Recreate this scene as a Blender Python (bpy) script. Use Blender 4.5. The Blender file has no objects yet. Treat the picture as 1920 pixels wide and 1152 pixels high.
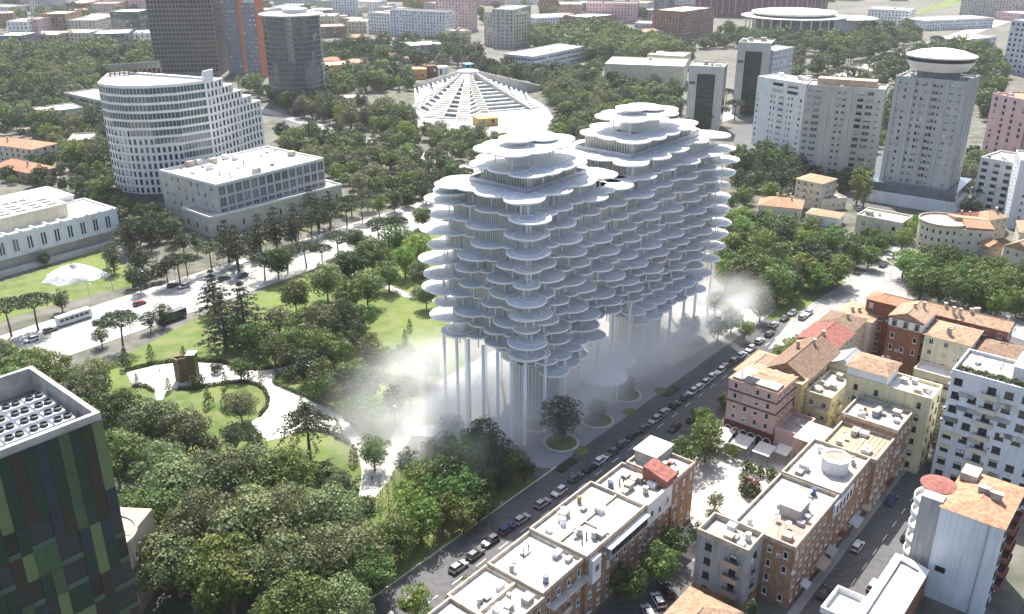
import bpy, math, random
import numpy as np
from mathutils import Vector
from mathutils.geometry import tessellate_polygon

# ---------------------------------------------------------------- camera, sky, sun, exposure
scene = bpy.context.scene
col = scene.collection
F_PX = 1690.0                      # focal length in pixels of the 1920 px wide photograph
TH = math.radians(22.9)            # camera looks down by this much
CH = 118.0                         # camera height over the ground
cam_d = bpy.data.cameras.new('camera')
cam_d.sensor_width = 36.0
cam_d.lens = 36.0 * F_PX / 1920.0
cam_d.clip_start = 1.0
cam_d.clip_end = 12000.0
cam = bpy.data.objects.new('camera', cam_d)
col.objects.link(cam)
cam.location = (0, 0, CH)
cam.rotation_euler = (math.radians(90) - TH, 0, 0)
scene.camera = cam

SUN_EL, SUN_AZ = math.radians(55), math.radians(-5)     # azimuth measured from the view direction, + is right
world = bpy.data.worlds.new('World')
scene.world = world
world.use_nodes = True
wn = world.node_tree
bg = wn.nodes['Background']
sky = wn.nodes.new('ShaderNodeTexSky')
sky.sky_type = 'NISHITA'
sky.sun_disc = False
sky.sun_elevation = SUN_EL
sky.sun_rotation = SUN_AZ
sky.altitude = 200
sky.air_density = 1.0
sky.dust_density = 3.5
wn.links.new(sky.outputs[0], bg.inputs[0])
bg.inputs[1].default_value = 0.125
sun_d = bpy.data.lights.new('sun', 'SUN')
sun_d.energy = 5.0
sun_d.angle = math.radians(0.5)
sun_d.color = (1.0, 0.955, 0.88)
sun = bpy.data.objects.new('sun', sun_d)
col.objects.link(sun)
to_sun = Vector((math.sin(SUN_AZ) * math.cos(SUN_EL), math.cos(SUN_AZ) * math.cos(SUN_EL), math.sin(SUN_EL)))
sun.rotation_euler = to_sun.to_track_quat('Z', 'Y').to_euler()
sun.location = (0, 300, 300)
scene.view_settings.view_transform = 'Standard'
scene.view_settings.look = 'None'
scene.view_settings.exposure = 1.0
scene.view_settings.gamma = 1.0
scene.view_settings.use_curve_mapping = False
scene.render.engine = 'CYCLES'
scene.cycles.max_bounces = 6
scene.cycles.diffuse_bounces = 3
scene.cycles.glossy_bounces = 2
scene.cycles.transmission_bounces = 3
scene.cycles.transparent_max_bounces = 8
scene.cycles.volume_bounces = 2
scene.cycles.volume_step_rate = 2.0
scene.cycles.volume_max_steps = 48
scene.cycles.use_denoising = True
scene.cycles.use_adaptive_sampling = True
scene.cycles.adaptive_threshold = 0.02
try:
    scene.cycles.use_light_tree = False
except Exception:
    pass

# ---------------------------------------------------------------- where things stand
ct, st = math.cos(TH), math.sin(TH)
def P(px, py, z=0.0):
    """the place at height z that the photograph shows at pixel (px, py)"""
    u = (px - 960) / F_PX; v = (576 - py) / F_PX
    t = (z - CH) / (-st + v * ct)
    return (u * t, (ct + v * st) * t, z)
def P2(px, py, z=0.0):
    return P(px, py, z)[:2]
def proj(x, y, z):
    z -= CH; d = y * ct - z * st
    return (960 + F_PX * x / d, 576 - F_PX * (y * st + z * ct) / d)
def bh(base, topy):
    x, y, _ = P(*base); lo, hi = 0.0, 200.0
    for _ in range(40):
        m = (lo + hi) / 2
        if proj(x, y, m)[1] > topy: lo = m
        else: hi = m
    return lo
# street frame: a runs along the tower street away from the camera, b to the left of it
GA = math.radians(50.6)
SX, SY = math.cos(GA), math.sin(GA)
OX, OY = 3.3, 191.7
def S(a, b):
    return (OX + a * SX - b * SY, OY + a * SY + b * SX)
def toAB(x, y):
    x -= OX; y -= OY
    return (x * SX + y * SY, -x * SY + y * SX)

RND = random.Random(7)
ORD = ['', 'first', 'second', 'third', 'fourth', 'fifth', 'sixth', 'seventh', 'eighth', 'ninth', 'tenth', 'eleventh', 'twelfth', 'thirteenth',
       'fourteenth', 'fifteenth', 'sixteenth', 'seventeenth', 'eighteenth', 'nineteenth']
TENS = {2: 'twent', 3: 'thirt', 4: 'fort', 5: 'fift', 6: 'sixt', 7: 'sevent', 8: 'eight', 9: 'ninet'}
def ordinal(n):
    if n < 20: return ORD[n]
    if n >= 100: return 'hundred and ' + ordinal(n - 100) if n > 100 else 'hundredth'
    t, u = divmod(n, 10)
    return TENS[t] + ('ieth' if u == 0 else 'y-' + ORD[u])

# ---------------------------------------------------------------- materials
MATS = {}
def lin(c):
    return tuple(c) + (1.0,)
def mat(name, color, rough=0.8, var=0.12, scale=0.6, bump=0.0, bscale=4.0, metal=0.0, spec=0.3, streak=0.0, randv=0.0, detail=4.0):
    """procedural paint / stone / plaster: base colour broken up by noise, optional vertical streaks and fine relief"""
    if name in MATS: return MATS[name]
    m = bpy.data.materials.new(name); m.use_nodes = True
    nt = m.node_tree; N = nt.nodes; L = nt.links
    b = N['Principled BSDF']
    b.inputs['Roughness'].default_value = rough
    b.inputs['Metallic'].default_value = metal
    b.inputs['Specular IOR Level'].default_value = spec
    tc = N.new('ShaderNodeTexCoord')
    nz = N.new('ShaderNodeTexNoise'); nz.inputs['Scale'].default_value = scale; nz.inputs['Detail'].default_value = detail
    L.new(tc.outputs['Object'], nz.inputs['Vector'])
    rp = N.new('ShaderNodeMapRange')
    rp.inputs['From Min'].default_value = 0.3; rp.inputs['From Max'].default_value = 0.7
    rp.inputs['To Min'].default_value = 1 - var; rp.inputs['To Max'].default_value = 1 + var
    L.new(nz.outputs['Fac'], rp.inputs['Value'])
    hsv = N.new('ShaderNodeHueSaturation'); hsv.inputs['Color'].default_value = lin(color)
    val = rp.outputs['Result']
    if streak > 0:
        mp = N.new('ShaderNodeMapping'); mp.inputs['Scale'].default_value = (1.6, 1.6, 0.12)
        n2 = N.new('ShaderNodeTexNoise'); n2.inputs['Scale'].default_value = 1.0; n2.inputs['Detail'].default_value = 3
        L.new(tc.outputs['Object'], mp.inputs['Vector']); L.new(mp.outputs[0], n2.inputs['Vector'])
        r2 = N.new('ShaderNodeMapRange'); r2.inputs['From Min'].default_value = 0.45; r2.inputs['From Max'].default_value = 0.7
        r2.inputs['To Min'].default_value = 1.0; r2.inputs['To Max'].default_value = 1 - streak
        L.new(n2.outputs['Fac'], r2.inputs['Value'])
        mm = N.new('ShaderNodeMath'); mm.operation = 'MULTIPLY'
        L.new(val, mm.inputs[0]); L.new(r2.outputs['Result'], mm.inputs[1]); val = mm.outputs[0]
    if randv > 0:
        oi = N.new('ShaderNodeObjectInfo')
        r3 = N.new('ShaderNodeMapRange'); r3.inputs['To Min'].default_value = 1 - randv; r3.inputs['To Max'].default_value = 1 + randv
        L.new(oi.outputs['Random'], r3.inputs['Value'])
        mm = N.new('ShaderNodeMath'); mm.operation = 'MULTIPLY'
        L.new(val, mm.inputs[0]); L.new(r3.outputs['Result'], mm.inputs[1]); val = mm.outputs[0]
    L.new(val, hsv.inputs['Value'])
    L.new(hsv.outputs['Color'], b.inputs['Base Color'])
    if bump > 0:
        nb = N.new('ShaderNodeTexNoise'); nb.inputs['Scale'].default_value = bscale; nb.inputs['Detail'].default_value = 5
        L.new(tc.outputs['Object'], nb.inputs['Vector'])
        bp = N.new('ShaderNodeBump'); bp.inputs['Strength'].default_value = bump; bp.inputs['Distance'].default_value = 0.3
        L.new(nb.outputs['Fac'], bp.inputs['Height']); L.new(bp.outputs['Normal'], b.inputs['Normal'])
    MATS[name] = m
    return m
def mix_ground(name, c1, c2, c3, s1=0.05, s2=0.5, rough=0.9, bump=0.3, bscale=6.0, spec=0.2):
    """two scales of patchiness between three colours (lawn, earth, worn asphalt)"""
    m = bpy.data.materials.new(name); m.use_nodes = True
    nt = m.node_tree; N = nt.nodes; L = nt.links; b = N['Principled BSDF']
    b.inputs['Roughness'].default_value = rough; b.inputs['Specular IOR Level'].default_value = spec
    tc = N.new('ShaderNodeTexCoord')
    def noise(s, d=5):
        n = N.new('ShaderNodeTexNoise'); n.inputs['Scale'].default_value = s; n.inputs['Detail'].default_value = d
        L.new(tc.outputs['Object'], n.inputs['Vector'])
        r = N.new('ShaderNodeMapRange'); r.inputs['From Min'].default_value = 0.38; r.inputs['From Max'].default_value = 0.62
        L.new(n.outputs['Fac'], r.inputs['Value']); return r.outputs['Result']
    m1 = N.new('ShaderNodeMix'); m1.data_type = 'RGBA'; m1.inputs[6].default_value = lin(c1); m1.inputs[7].default_value = lin(c2)
    L.new(noise(s1), m1.inputs[0])
    m2 = N.new('ShaderNodeMix'); m2.data_type = 'RGBA'; m2.inputs[7].default_value = lin(c3)
    L.new(m1.outputs[2], m2.inputs[6])
    mm = N.new('ShaderNodeMath'); mm.operation = 'MULTIPLY'; mm.inputs[1].default_value = 0.6
    L.new(noise(s2), mm.inputs[0]); L.new(mm.outputs[0], m2.inputs[0])
    L.new(m2.outputs[2], b.inputs['Base Color'])
    if bump:
        nb = N.new('ShaderNodeTexNoise'); nb.inputs['Scale'].default_value = bscale
        L.new(tc.outputs['Object'], nb.inputs['Vector'])
        bp = N.new('ShaderNodeBump'); bp.inputs['Strength'].default_value = bump; bp.inputs['Distance'].default_value = 0.15
        L.new(nb.outputs['Fac'], bp.inputs['Height']); L.new(bp.outputs['Normal'], b.inputs['Normal'])
    MATS[name] = m
    return m
def leaf_mat(name, c1, c2, trans=0.35, hue=0.02):
    m = bpy.data.materials.new(name); m.use_nodes = True
    nt = m.node_tree; N = nt.nodes; L = nt.links
    b = N['Principled BSDF']; out = N['Material Output']
    b.inputs['Roughness'].default_value = 0.55; b.inputs['Specular IOR Level'].default_value = 0.35
    tc = N.new('ShaderNodeTexCoord'); oi = N.new('ShaderNodeObjectInfo')
    n = N.new('ShaderNodeTexNoise'); n.inputs['Scale'].default_value = 0.45; n.inputs['Detail'].default_value = 4
    L.new(tc.outputs['Object'], n.inputs['Vector'])
    r = N.new('ShaderNodeMapRange'); r.inputs['From Min'].default_value = 0.35; r.inputs['From Max'].default_value = 0.65
    L.new(n.outputs['Fac'], r.inputs['Value'])
    mx = N.new('ShaderNodeMix'); mx.data_type = 'RGBA'; mx.inputs[6].default_value = lin(c1); mx.inputs[7].default_value = lin(c2)
    L.new(r.outputs['Result'], mx.inputs[0])
    hsv = N.new('ShaderNodeHueSaturation')
    h = N.new('ShaderNodeMapRange'); h.inputs['To Min'].default_value = 0.5 - hue; h.inputs['To Max'].default_value = 0.5 + hue
    L.new(oi.outputs['Random'], h.inputs['Value']); L.new(h.outputs['Result'], hsv.inputs['Hue'])
    sc = N.new('ShaderNodeMath'); sc.operation = 'MULTIPLY'; sc.inputs[1].default_value = 7.31
    fr = N.new('ShaderNodeMath'); fr.operation = 'FRACT'
    L.new(oi.outputs['Random'], sc.inputs[0]); L.new(sc.outputs[0], fr.inputs[0])
    v = N.new('ShaderNodeMapRange'); v.inputs['To Min'].default_value = 0.55; v.inputs['To Max'].default_value = 1.45
    L.new(fr.outputs[0], v.inputs['Value']); L.new(v.outputs['Result'], hsv.inputs['Value'])
    L.new(mx.outputs[2], hsv.inputs['Color'])
    L.new(hsv.outputs['Color'], b.inputs['Base Color'])
    t = N.new('ShaderNodeBsdfTranslucent'); L.new(hsv.outputs['Color'], t.inputs['Color'])
    ms = N.new('ShaderNodeMixShader'); ms.inputs[0].default_value = trans
    L.new(b.outputs[0], ms.inputs[1]); L.new(t.outputs[0], ms.inputs[2]); L.new(ms.outputs[0], out.inputs['Surface'])
    MATS[name] = m
    return m
def tile_mat(name, color, var=0.34):
    """clay roof tiles: rows of colour variation and ridged relief down the slope"""
    m = mat(name, color, rough=0.85, var=var, scale=1.2, detail=6, randv=0.1)
    nt = m.node_tree; N = nt.nodes; L = nt.links
    tc = N.new('ShaderNodeTexCoord'); w = N.new('ShaderNodeTexWave'); w.inputs['Scale'].default_value = 1.3; w.inputs['Distortion'].default_value = 0.6
    L.new(tc.outputs['Object'], w.inputs['Vector'])
    bp = N.new('ShaderNodeBump'); bp.inputs['Strength'].default_value = 0.5; bp.inputs['Distance'].default_value = 0.1
    L.new(w.outputs['Fac'], bp.inputs['Height']); L.new(bp.outputs['Normal'], N['Principled BSDF'].inputs['Normal'])
    return m
def volume_mat(name, color, density, aniso=0.3):
    m = bpy.data.materials.new(name); m.use_nodes = True
    nt = m.node_tree; nt.nodes.remove(nt.nodes['Principled BSDF'])
    v = nt.nodes.new('ShaderNodeVolumePrincipled')
    v.inputs['Color'].default_value = lin(color); v.inputs['Density'].default_value = density; v.inputs['Anisotropy'].default_value = aniso
    nt.links.new(v.outputs[0], nt.nodes['Material Output'].inputs['Volume'])
    MATS[name] = m
    return m

def mist_mat(name, density):
    """drifting ground mist: thins out towards the edge of its body, torn by noise"""
    m = bpy.data.materials.new(name); m.use_nodes = True
    nt = m.node_tree; N = nt.nodes; L = nt.links; N.remove(N['Principled BSDF'])
    v = N.new('ShaderNodeVolumePrincipled'); v.inputs['Color'].default_value = (1, 1, 1, 1)
    tc = N.new('ShaderNodeTexCoord'); ln = N.new('ShaderNodeVectorMath'); ln.operation = 'LENGTH'; L.new(tc.outputs['Object'], ln.inputs[0])
    r = N.new('ShaderNodeMapRange'); r.interpolation_type = 'SMOOTHSTEP'; r.inputs['From Min'].default_value = 1.0; r.inputs['From Max'].default_value = 0.1; L.new(ln.outputs['Value'], r.inputs['Value'])
    n = N.new('ShaderNodeTexNoise'); n.inputs['Scale'].default_value = 1.7; n.inputs['Detail'].default_value = 2.5; L.new(tc.outputs['Object'], n.inputs['Vector'])
    r2 = N.new('ShaderNodeMapRange'); r2.inputs['From Min'].default_value = 0.36; r2.inputs['From Max'].default_value = 0.66; L.new(n.outputs['Fac'], r2.inputs['Value'])
    a = N.new('ShaderNodeMath'); a.operation = 'MULTIPLY'; L.new(r.outputs['Result'], a.inputs[0]); L.new(r2.outputs['Result'], a.inputs[1])
    b = N.new('ShaderNodeMath'); b.operation = 'MULTIPLY'; b.inputs[1].default_value = density; L.new(a.outputs[0], b.inputs[0])
    L.new(b.outputs[0], v.inputs['Density']); L.new(v.outputs[0], N['Material Output'].inputs['Volume'])
    MATS[name] = m
    return m

mat('white_concrete', (0.86, 0.86, 0.85), 0.6, 0.05, 0.3)
mat('disc_top_shaded', (0.60, 0.615, 0.64), 0.75, 0.12, 0.5, bump=0.1, randv=0.06)  # blue-grey of the shaded tops put into the colour, against white rims
mat('white_fin', (0.84, 0.82, 0.78), 0.6, 0.05)
mat('glow_toned_glass', (0.58, 0.53, 0.45), 0.3, 0.25, 0.25, spec=0.6)  # light glowing through the floors put into a warm, pale base colour
mat('white_render', (0.74, 0.74, 0.73), 0.75, 0.08, 0.2, streak=0.12)
mat('cool_white', (0.66, 0.69, 0.73), 0.75, 0.08, 0.2, streak=0.15)
mat('cream', (0.62, 0.57, 0.44), 0.8, 0.08, 0.2, streak=0.15)
mat('yellow_wall', (0.62, 0.52, 0.26), 0.8, 0.1, 0.2, streak=0.15)
mat('pale_yellow', (0.63, 0.58, 0.38), 0.8, 0.1, 0.2, streak=0.2)
mat('pink_wall', (0.56, 0.40, 0.36), 0.8, 0.08, 0.2, streak=0.12)
mat('rose_wall', (0.62, 0.42, 0.42), 0.8, 0.08, 0.2, streak=0.1)
mat('maroon', (0.12, 0.035, 0.035), 0.7, 0.1)
mat('brick', (0.34, 0.205, 0.125), 0.85, 0.25, 0.9, streak=0.3, detail=8)
mat('brick_dark', (0.26, 0.12, 0.075), 0.85, 0.22, 0.9, streak=0.2, detail=8)
mat('tan_wall', (0.42, 0.33, 0.25), 0.85, 0.12, 0.3, streak=0.2)
mat('grey_wall', (0.36, 0.36, 0.36), 0.85, 0.12, 0.2, streak=0.3)
mat('grey_tower', (0.45, 0.46, 0.46), 0.85, 0.08, 0.15, streak=0.18)
mat('beige_tower', (0.50, 0.48, 0.45), 0.85, 0.08, 0.15, streak=0.18)
mat('stone', (0.50, 0.48, 0.43), 0.85, 0.12, 0.3, streak=0.15)
mat('dark_grid', (0.28, 0.245, 0.23), 0.6, 0.08, 0.2)
mat('brown_panel', (0.20, 0.13, 0.10), 0.7, 0.1)
mat('orange_panel', (0.42, 0.13, 0.06), 0.6, 0.12, 0.15, streak=0.1)
mat('slate_wall', (0.20, 0.21, 0.24), 0.6, 0.1)
mat('dark_red', (0.16, 0.05, 0.06), 0.6, 0.15)
mat('glass_dark', (0.02, 0.024, 0.03), 0.12, 0.2, 0.2, spec=0.45, randv=0.5)
mat('blind', (0.50, 0.47, 0.42), 0.8, 0.1, randv=0.35)
mat('glass_teal', (0.06, 0.10, 0.11), 0.06, 0.3, 0.15, spec=0.8, randv=0.3)
mat('glass_blue', (0.10, 0.13, 0.17), 0.08, 0.3, 0.2, spec=0.7, randv=0.4)
mat('frame_white', (0.72, 0.72, 0.70), 0.6, 0.05)
mat('frame_dark', (0.06, 0.055, 0.055), 0.5, 0.05)
mat('shutter', (0.30, 0.24, 0.18), 0.7, 0.1, randv=0.3)
mix_ground('roof_white', (0.68, 0.66, 0.63), (0.48, 0.46, 0.42), (0.78, 0.77, 0.75), 0.16, 0.55, 0.85, 0.1, 3.0)
mix_ground('roof_pale', (0.42, 0.40, 0.36), (0.26, 0.25, 0.23), (0.52, 0.50, 0.46), 0.2, 0.6, 0.85, 0.1, 3.0)
mix_ground('roof_grey', (0.34, 0.33, 0.31), (0.22, 0.21, 0.20), (0.44, 0.42, 0.39), 0.15, 0.8, 0.85, 0.1, 3.0)
mat('roof_dark', (0.16, 0.15, 0.15), 0.9, 0.2, 0.3, detail=8)
mat('roof_wood', (0.42, 0.33, 0.22), 0.9, 0.35, 0.8, detail=8)
mat('roof_pinkish', (0.42, 0.27, 0.22), 0.9, 0.2, 0.4, detail=8)
mat('parapet', (0.44, 0.37, 0.30), 0.85, 0.3, 0.8, detail=8)
tile_mat('tiles_orange', (0.38, 0.205, 0.125))
tile_mat('tiles_terracotta', (0.35, 0.235, 0.155))
tile_mat('tiles_brown', (0.20, 0.135, 0.095))
tile_mat('tiles_red', (0.27, 0.105, 0.085))
mat('metal_grey', (0.40, 0.41, 0.43), 0.45, 0.1, metal=0.4)
mat('metal_dark', (0.045, 0.045, 0.05), 0.5, 0.1)
mat('corten', (0.14, 0.105, 0.055), 0.75, 0.2, 0.8, streak=0.25)
mat('awning', (0.72, 0.69, 0.63), 0.9, 0.06)
mat('orange_paint', (0.60, 0.27, 0.10), 0.7, 0.1)
mat('yellow_paint', (0.66, 0.42, 0.12), 0.7, 0.1)
mat('teal_paint', (0.10, 0.42, 0.50), 0.6, 0.1)
mat('bark', (0.11, 0.085, 0.065), 0.9, 0.3, 3.0, bump=0.4)
mat('bark_pale', (0.26, 0.22, 0.17), 0.9, 0.3, 3.0, bump=0.4)
mat('tyre', (0.02, 0.02, 0.02), 0.8, 0.05)
mat('car_glass', (0.02, 0.025, 0.03), 0.05, 0.0, spec=0.8)
mat('lamp_red', (0.5, 0.02, 0.02), 0.4, 0.0)
mat('lamp_white', (0.8, 0.8, 0.78), 0.2, 0.0)
mat('kerb_stone', (0.50, 0.49, 0.46), 0.85, 0.12, 0.8)
mat('paint_line', (0.75, 0.75, 0.72), 0.8, 0.2, 1.5)
mat('rubble', (0.52, 0.49, 0.45), 0.95, 0.25, 0.5, bump=0.8, bscale=1.2, detail=8)
mat('net_white', (0.70, 0.69, 0.66), 0.95, 0.2, 0.6, bump=0.7, bscale=1.0, detail=8)
for nme, c in dict(white=(0.72, 0.72, 0.72), silver=(0.42, 0.43, 0.45), black=(0.015, 0.015, 0.018), grey=(0.12, 0.125, 0.13), blue=(0.03, 0.06, 0.16), red=(0.30, 0.02, 0.02)).items():
    mt = mat('car_' + nme, c, 0.25, 0.03, spec=0.6)
    mt.node_tree.nodes['Principled BSDF'].inputs['Coat Weight'].default_value = 0.6
leaf_mat('leaf_plane', (0.10, 0.135, 0.05), (0.22, 0.26, 0.115), 0.36, 0.03)
leaf_mat('leaf_broad', (0.055, 0.095, 0.024), (0.135, 0.19, 0.046), 0.34, 0.035)
leaf_mat('leaf_light', (0.09, 0.145, 0.03), (0.19, 0.25, 0.055), 0.38, 0.03)
leaf_mat('leaf_pine', (0.032, 0.052, 0.022), (0.065, 0.09, 0.038), 0.25)
leaf_mat('leaf_cedar', (0.028, 0.045, 0.022), (0.05, 0.07, 0.03), 0.2)
leaf_mat('leaf_olive', (0.11, 0.125, 0.06), (0.165, 0.175, 0.085), 0.35)
leaf_mat('leaf_shrub', (0.05, 0.08, 0.025), (0.09, 0.12, 0.04), 0.25, 0.03)
MASS = {}
for k_, (nm_, a_, b_) in enumerate((('pine', (0.035, 0.06, 0.025), (0.06, 0.085, 0.035)), ('broad', (0.06, 0.10, 0.03), (0.10, 0.15, 0.045)), ('light', (0.10, 0.15, 0.04), (0.17, 0.22, 0.065)), ('grey', (0.10, 0.125, 0.06), (0.15, 0.18, 0.09)))):
    leaf_mat('leaf_mass_' + nm_, a_, b_, 0.35)
leaf_mat('leaf_purple', (0.10, 0.03, 0.04), (0.14, 0.05, 0.05), 0.25)
mix_ground('lawn', (0.075, 0.125, 0.028), (0.125, 0.18, 0.04), (0.20, 0.19, 0.09), 0.045, 0.22)
mix_ground('earth', (0.20, 0.18, 0.14), (0.12, 0.13, 0.07), (0.34, 0.31, 0.26), 0.03, 0.2)
mix_ground('asphalt', (0.075, 0.075, 0.08), (0.10, 0.10, 0.105), (0.13, 0.13, 0.13), 0.08, 0.8, 0.75, 0.15)
mix_ground('asphalt_glare', (0.28, 0.275, 0.265), (0.35, 0.345, 0.335), (0.20, 0.195, 0.19), 0.06, 0.5, 0.6, 0.1)  # road surface whitened by sun glare, the glare put into the base colour
mix_ground('paving', (0.50, 0.48, 0.44), (0.58, 0.56, 0.52), (0.40, 0.38, 0.34), 0.08, 0.6, 0.75, 0.1)
mix_ground('plaza_paving', (0.30, 0.30, 0.30), (0.34, 0.34, 0.33), (0.26, 0.26, 0.25), 0.08, 0.9, 0.8, 0.1)
mix_ground('city_ground', (0.13, 0.125, 0.11), (0.065, 0.075, 0.045), (0.20, 0.19, 0.17), 0.02, 0.15, 0.9, 0.0)
M = MATS

# ---------------------------------------------------------------- mesh helpers
class MB:
    """collects faces in world coordinates; build() makes them ONE mesh object"""
    def __init__(s): s.v = []; s.f = []; s.m = []
    def face(s, pts, mi=0):
        n = len(s.v); s.v.extend(pts); s.f.append(tuple(range(n, n + len(pts)))); s.m.append(mi); return s
    def hexa(s, b, t, mi=0, bottom=True):
        n = len(s.v); s.v.extend(b); s.v.extend(t)
        fs = [(4, 5, 6, 7), (0, 1, 5, 4), (1, 2, 6, 5), (2, 3, 7, 6), (3, 0, 4, 7)]
        if bottom: fs.append((3, 2, 1, 0))
        for q in fs: s.f.append(tuple(n + i for i in q)); s.m.append(mi)
        return s
    def box(s, c, size, rz=0.0, mi=0):
        """c = centre of the bottom face"""
        x, y, z = c; w, d, h = size[0] / 2, size[1] / 2, size[2]; cr, sr = math.cos(rz), math.sin(rz)
        q = [(x + cr * i - sr * j, y + sr * i + cr * j) for i, j in ((-w, -d), (w, -d), (w, d), (-w, d))]
        return s.hexa([(a, b, z) for a, b in q], [(a, b, z + h) for a, b in q], mi)
    def prism(s, poly, z0, z1, mi=0, cap=True, bottom=False):
        n = len(poly); k = len(s.v)
        s.v.extend([(x, y, z0) for x, y in poly]); s.v.extend([(x, y, z1) for x, y in poly])
        for i in range(n):
            j = (i + 1) % n
            s.f.append((k + i, k + j, k + n + j, k + n + i)); s.m.append(mi)
        if cap: s.flat(poly, z1, mi)
        if bottom: s.flat(poly, z0, mi, True)
        return s
    def flat(s, poly, z, mi=0, flip=False):
        tri = tessellate_polygon([[Vector((x, y, 0)) for x, y in poly]])
        k = len(s.v); s.v.extend([(x, y, z) for x, y in poly])
        for t in tri:
            a, b, c = (poly[i] for i in t)
            up = (b[0] - a[0]) * (c[1] - a[1]) - (b[1] - a[1]) * (c[0] - a[0]) > 0
            t = t if up != flip else (t[0], t[2], t[1])
            s.f.append(tuple(k + i for i in t)); s.m.append(mi)
        return s
    def ring(s, outer, inner, z0, z1, mi=0):
        """a wall ring: outer and inner polygons of the same length, from z0 to z1"""
        n = len(outer)
        for i in range(n):
            j = (i + 1) % n
            o0, o1, i0, i1 = outer[i], outer[j], inner[i], inner[j]
            s.face([(*o0, z1), (*o1, z1), (*i1, z1), (*i0, z1)], mi)
            s.face([(*i1, z0), (*i0, z0), (*i0, z1), (*i1, z1)], mi)
            s.face([(*o0, z0), (*o1, z0), (*o1, z1), (*o0, z1)], mi)
        return s
    def lathe(s, c, prof, n=24, mi=0):
        k = len(s.v); cx, cy, cz = c
        for r, z in prof:
            for i in range(n):
                t = 2 * math.pi * i / n; s.v.append((cx + r * math.cos(t), cy + r * math.sin(t), cz + z))
        for p in range(len(prof) - 1):
            m = mi[p] if isinstance(mi, (list, tuple)) else mi
            for i in range(n):
                j = (i + 1) % n
                s.f.append((k + p * n + i, k + p * n + j, k + (p + 1) * n + j, k + (p + 1) * n + i)); s.m.append(m)
        return s
    def cyl(s, c, r, h, n=12, mi=0, r1=None):
        r1 = r if r1 is None else r1
        return s.lathe(c, [(r, 0), (r1, h), (0.0001, h)], n, mi)
    def tube(s, pts, rad, n=6, mi=0):
        k = len(s.v); pts = [Vector(p) for p in pts]
        for i, p in enumerate(pts):
            d = (pts[min(i + 1, len(pts) - 1)] - pts[max(i - 1, 0)]).normalized()
            u = d.cross(Vector((0, 0, 1)) if abs(d.z) < 0.9 else Vector((1, 0, 0))).normalized(); w = d.cross(u)
            for q in range(n):
                t = 2 * math.pi * q / n; s.v.append(tuple(p + (u * math.cos(t) + w * math.sin(t)) * rad[i]))
        for i in range(len(pts) - 1):
            for q in range(n):
                r = (q + 1) % n
                s.f.append((k + i * n + q, k + i * n + r, k + (i + 1) * n + r, k + (i + 1) * n + q)); s.m.append(mi)
        return s
    def mesh(s, name, mats, off=(0, 0, 0), smooth=False):
        me = bpy.data.meshes.new(name)
        ox, oy, oz = off
        me.from_pydata([(x - ox, y - oy, z - oz) for x, y, z in s.v], [], s.f)
        for m in (mats if isinstance(mats, (list, tuple)) else [mats]):
            me.materials.append(M[m] if isinstance(m, str) else m)
        me.polygons.foreach_set('material_index', s.m)
        if smooth: me.polygons.foreach_set('use_smooth', [True] * len(s.f))
        me.update()
        return me
    def build(s, name, mats, parent=None, off=None, smooth=False):
        off = off if off is not None else (tuple(parent.get('_o', (0, 0, 0))) if parent is not None else (0, 0, 0))
        o = bpy.data.objects.new(name, s.mesh(name, mats, off, smooth)); col.objects.link(o)
        if parent is not None: o.parent = parent
        else: o.location = off
        return o

ORIGIN = {}
def thing(name, label, cat, loc=(0, 0, 0), group=None):
    o = bpy.data.objects.new(name, None); o.empty_display_size = 0.5; col.objects.link(o)
    o.location = loc; o['label'] = label; o['category'] = cat
    if group: o['group'] = group
    ORIGIN[o] = tuple(loc)
    return o
def part(t, name, mb, mats, smooth=False, kind=None):
    """a part in world coordinates under thing t"""
    o = bpy.data.objects.new(name, mb.mesh(name, mats, ORIGIN[t], smooth)); col.objects.link(o); o.parent = t
    ORIGIN[o] = ORIGIN[t]
    if kind: o['kind'] = kind
    return o
def inst(t, name, me, loc, rz=0.0, scale=None):
    """a part that shares mesh data, placed in world coordinates under thing t"""
    o = bpy.data.objects.new(name, me); col.objects.link(o); o.parent = t
    ox, oy, oz = ORIGIN[t]
    o.location = (loc[0] - ox, loc[1] - oy, loc[2] - oz); o.rotation_euler = (0, 0, rz)
    if scale: o.scale = scale
    return o
def tag(o, label, cat, group=None):
    o['label'] = label; o['category'] = cat
    if group: o['group'] = group
    return o
def structure(name, mb, mats):
    o = bpy.data.objects.new(name, mb.mesh(name, mats)); col.objects.link(o); o['kind'] = 'structure'; return o
def ccw(poly):
    a = sum(poly[i][0] * poly[(i + 1) % len(poly)][1] - poly[(i + 1) % len(poly)][0] * poly[i][1] for i in range(len(poly)))
    return list(poly) if a > 0 else list(poly)[::-1]
def offset(poly, d):
    """move every edge of a ccw polygon inwards by d (outwards when negative)"""
    n = len(poly); out = []
    for i in range(n):
        p0, p1, p2 = poly[i - 1], poly[i], poly[(i + 1) % n]
        e1 = Vector((p1[0] - p0[0], p1[1] - p0[1])).normalized(); e2 = Vector((p2[0] - p1[0], p2[1] - p1[1])).normalized()
        n1 = Vector((-e1.y, e1.x)); n2 = Vector((-e2.y, e2.x)); b = n1 + n2
        if b.length < 1e-5: b = n1
        b.normalize(); k = d / max(0.35, b.dot(n1))
        out.append((p1[0] + b.x * k, p1[1] + b.y * k))
    return out
def inside(pt, poly):
    x, y = pt; r = False; n = len(poly); j = n - 1
    for i in range(n):
        xi, yi = poly[i]; xj, yj = poly[j]
        if (yi > y) != (yj > y) and x < (xj - xi) * (y - yi) / (yj - yi) + xi: r = not r
        j = i
    return r
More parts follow.
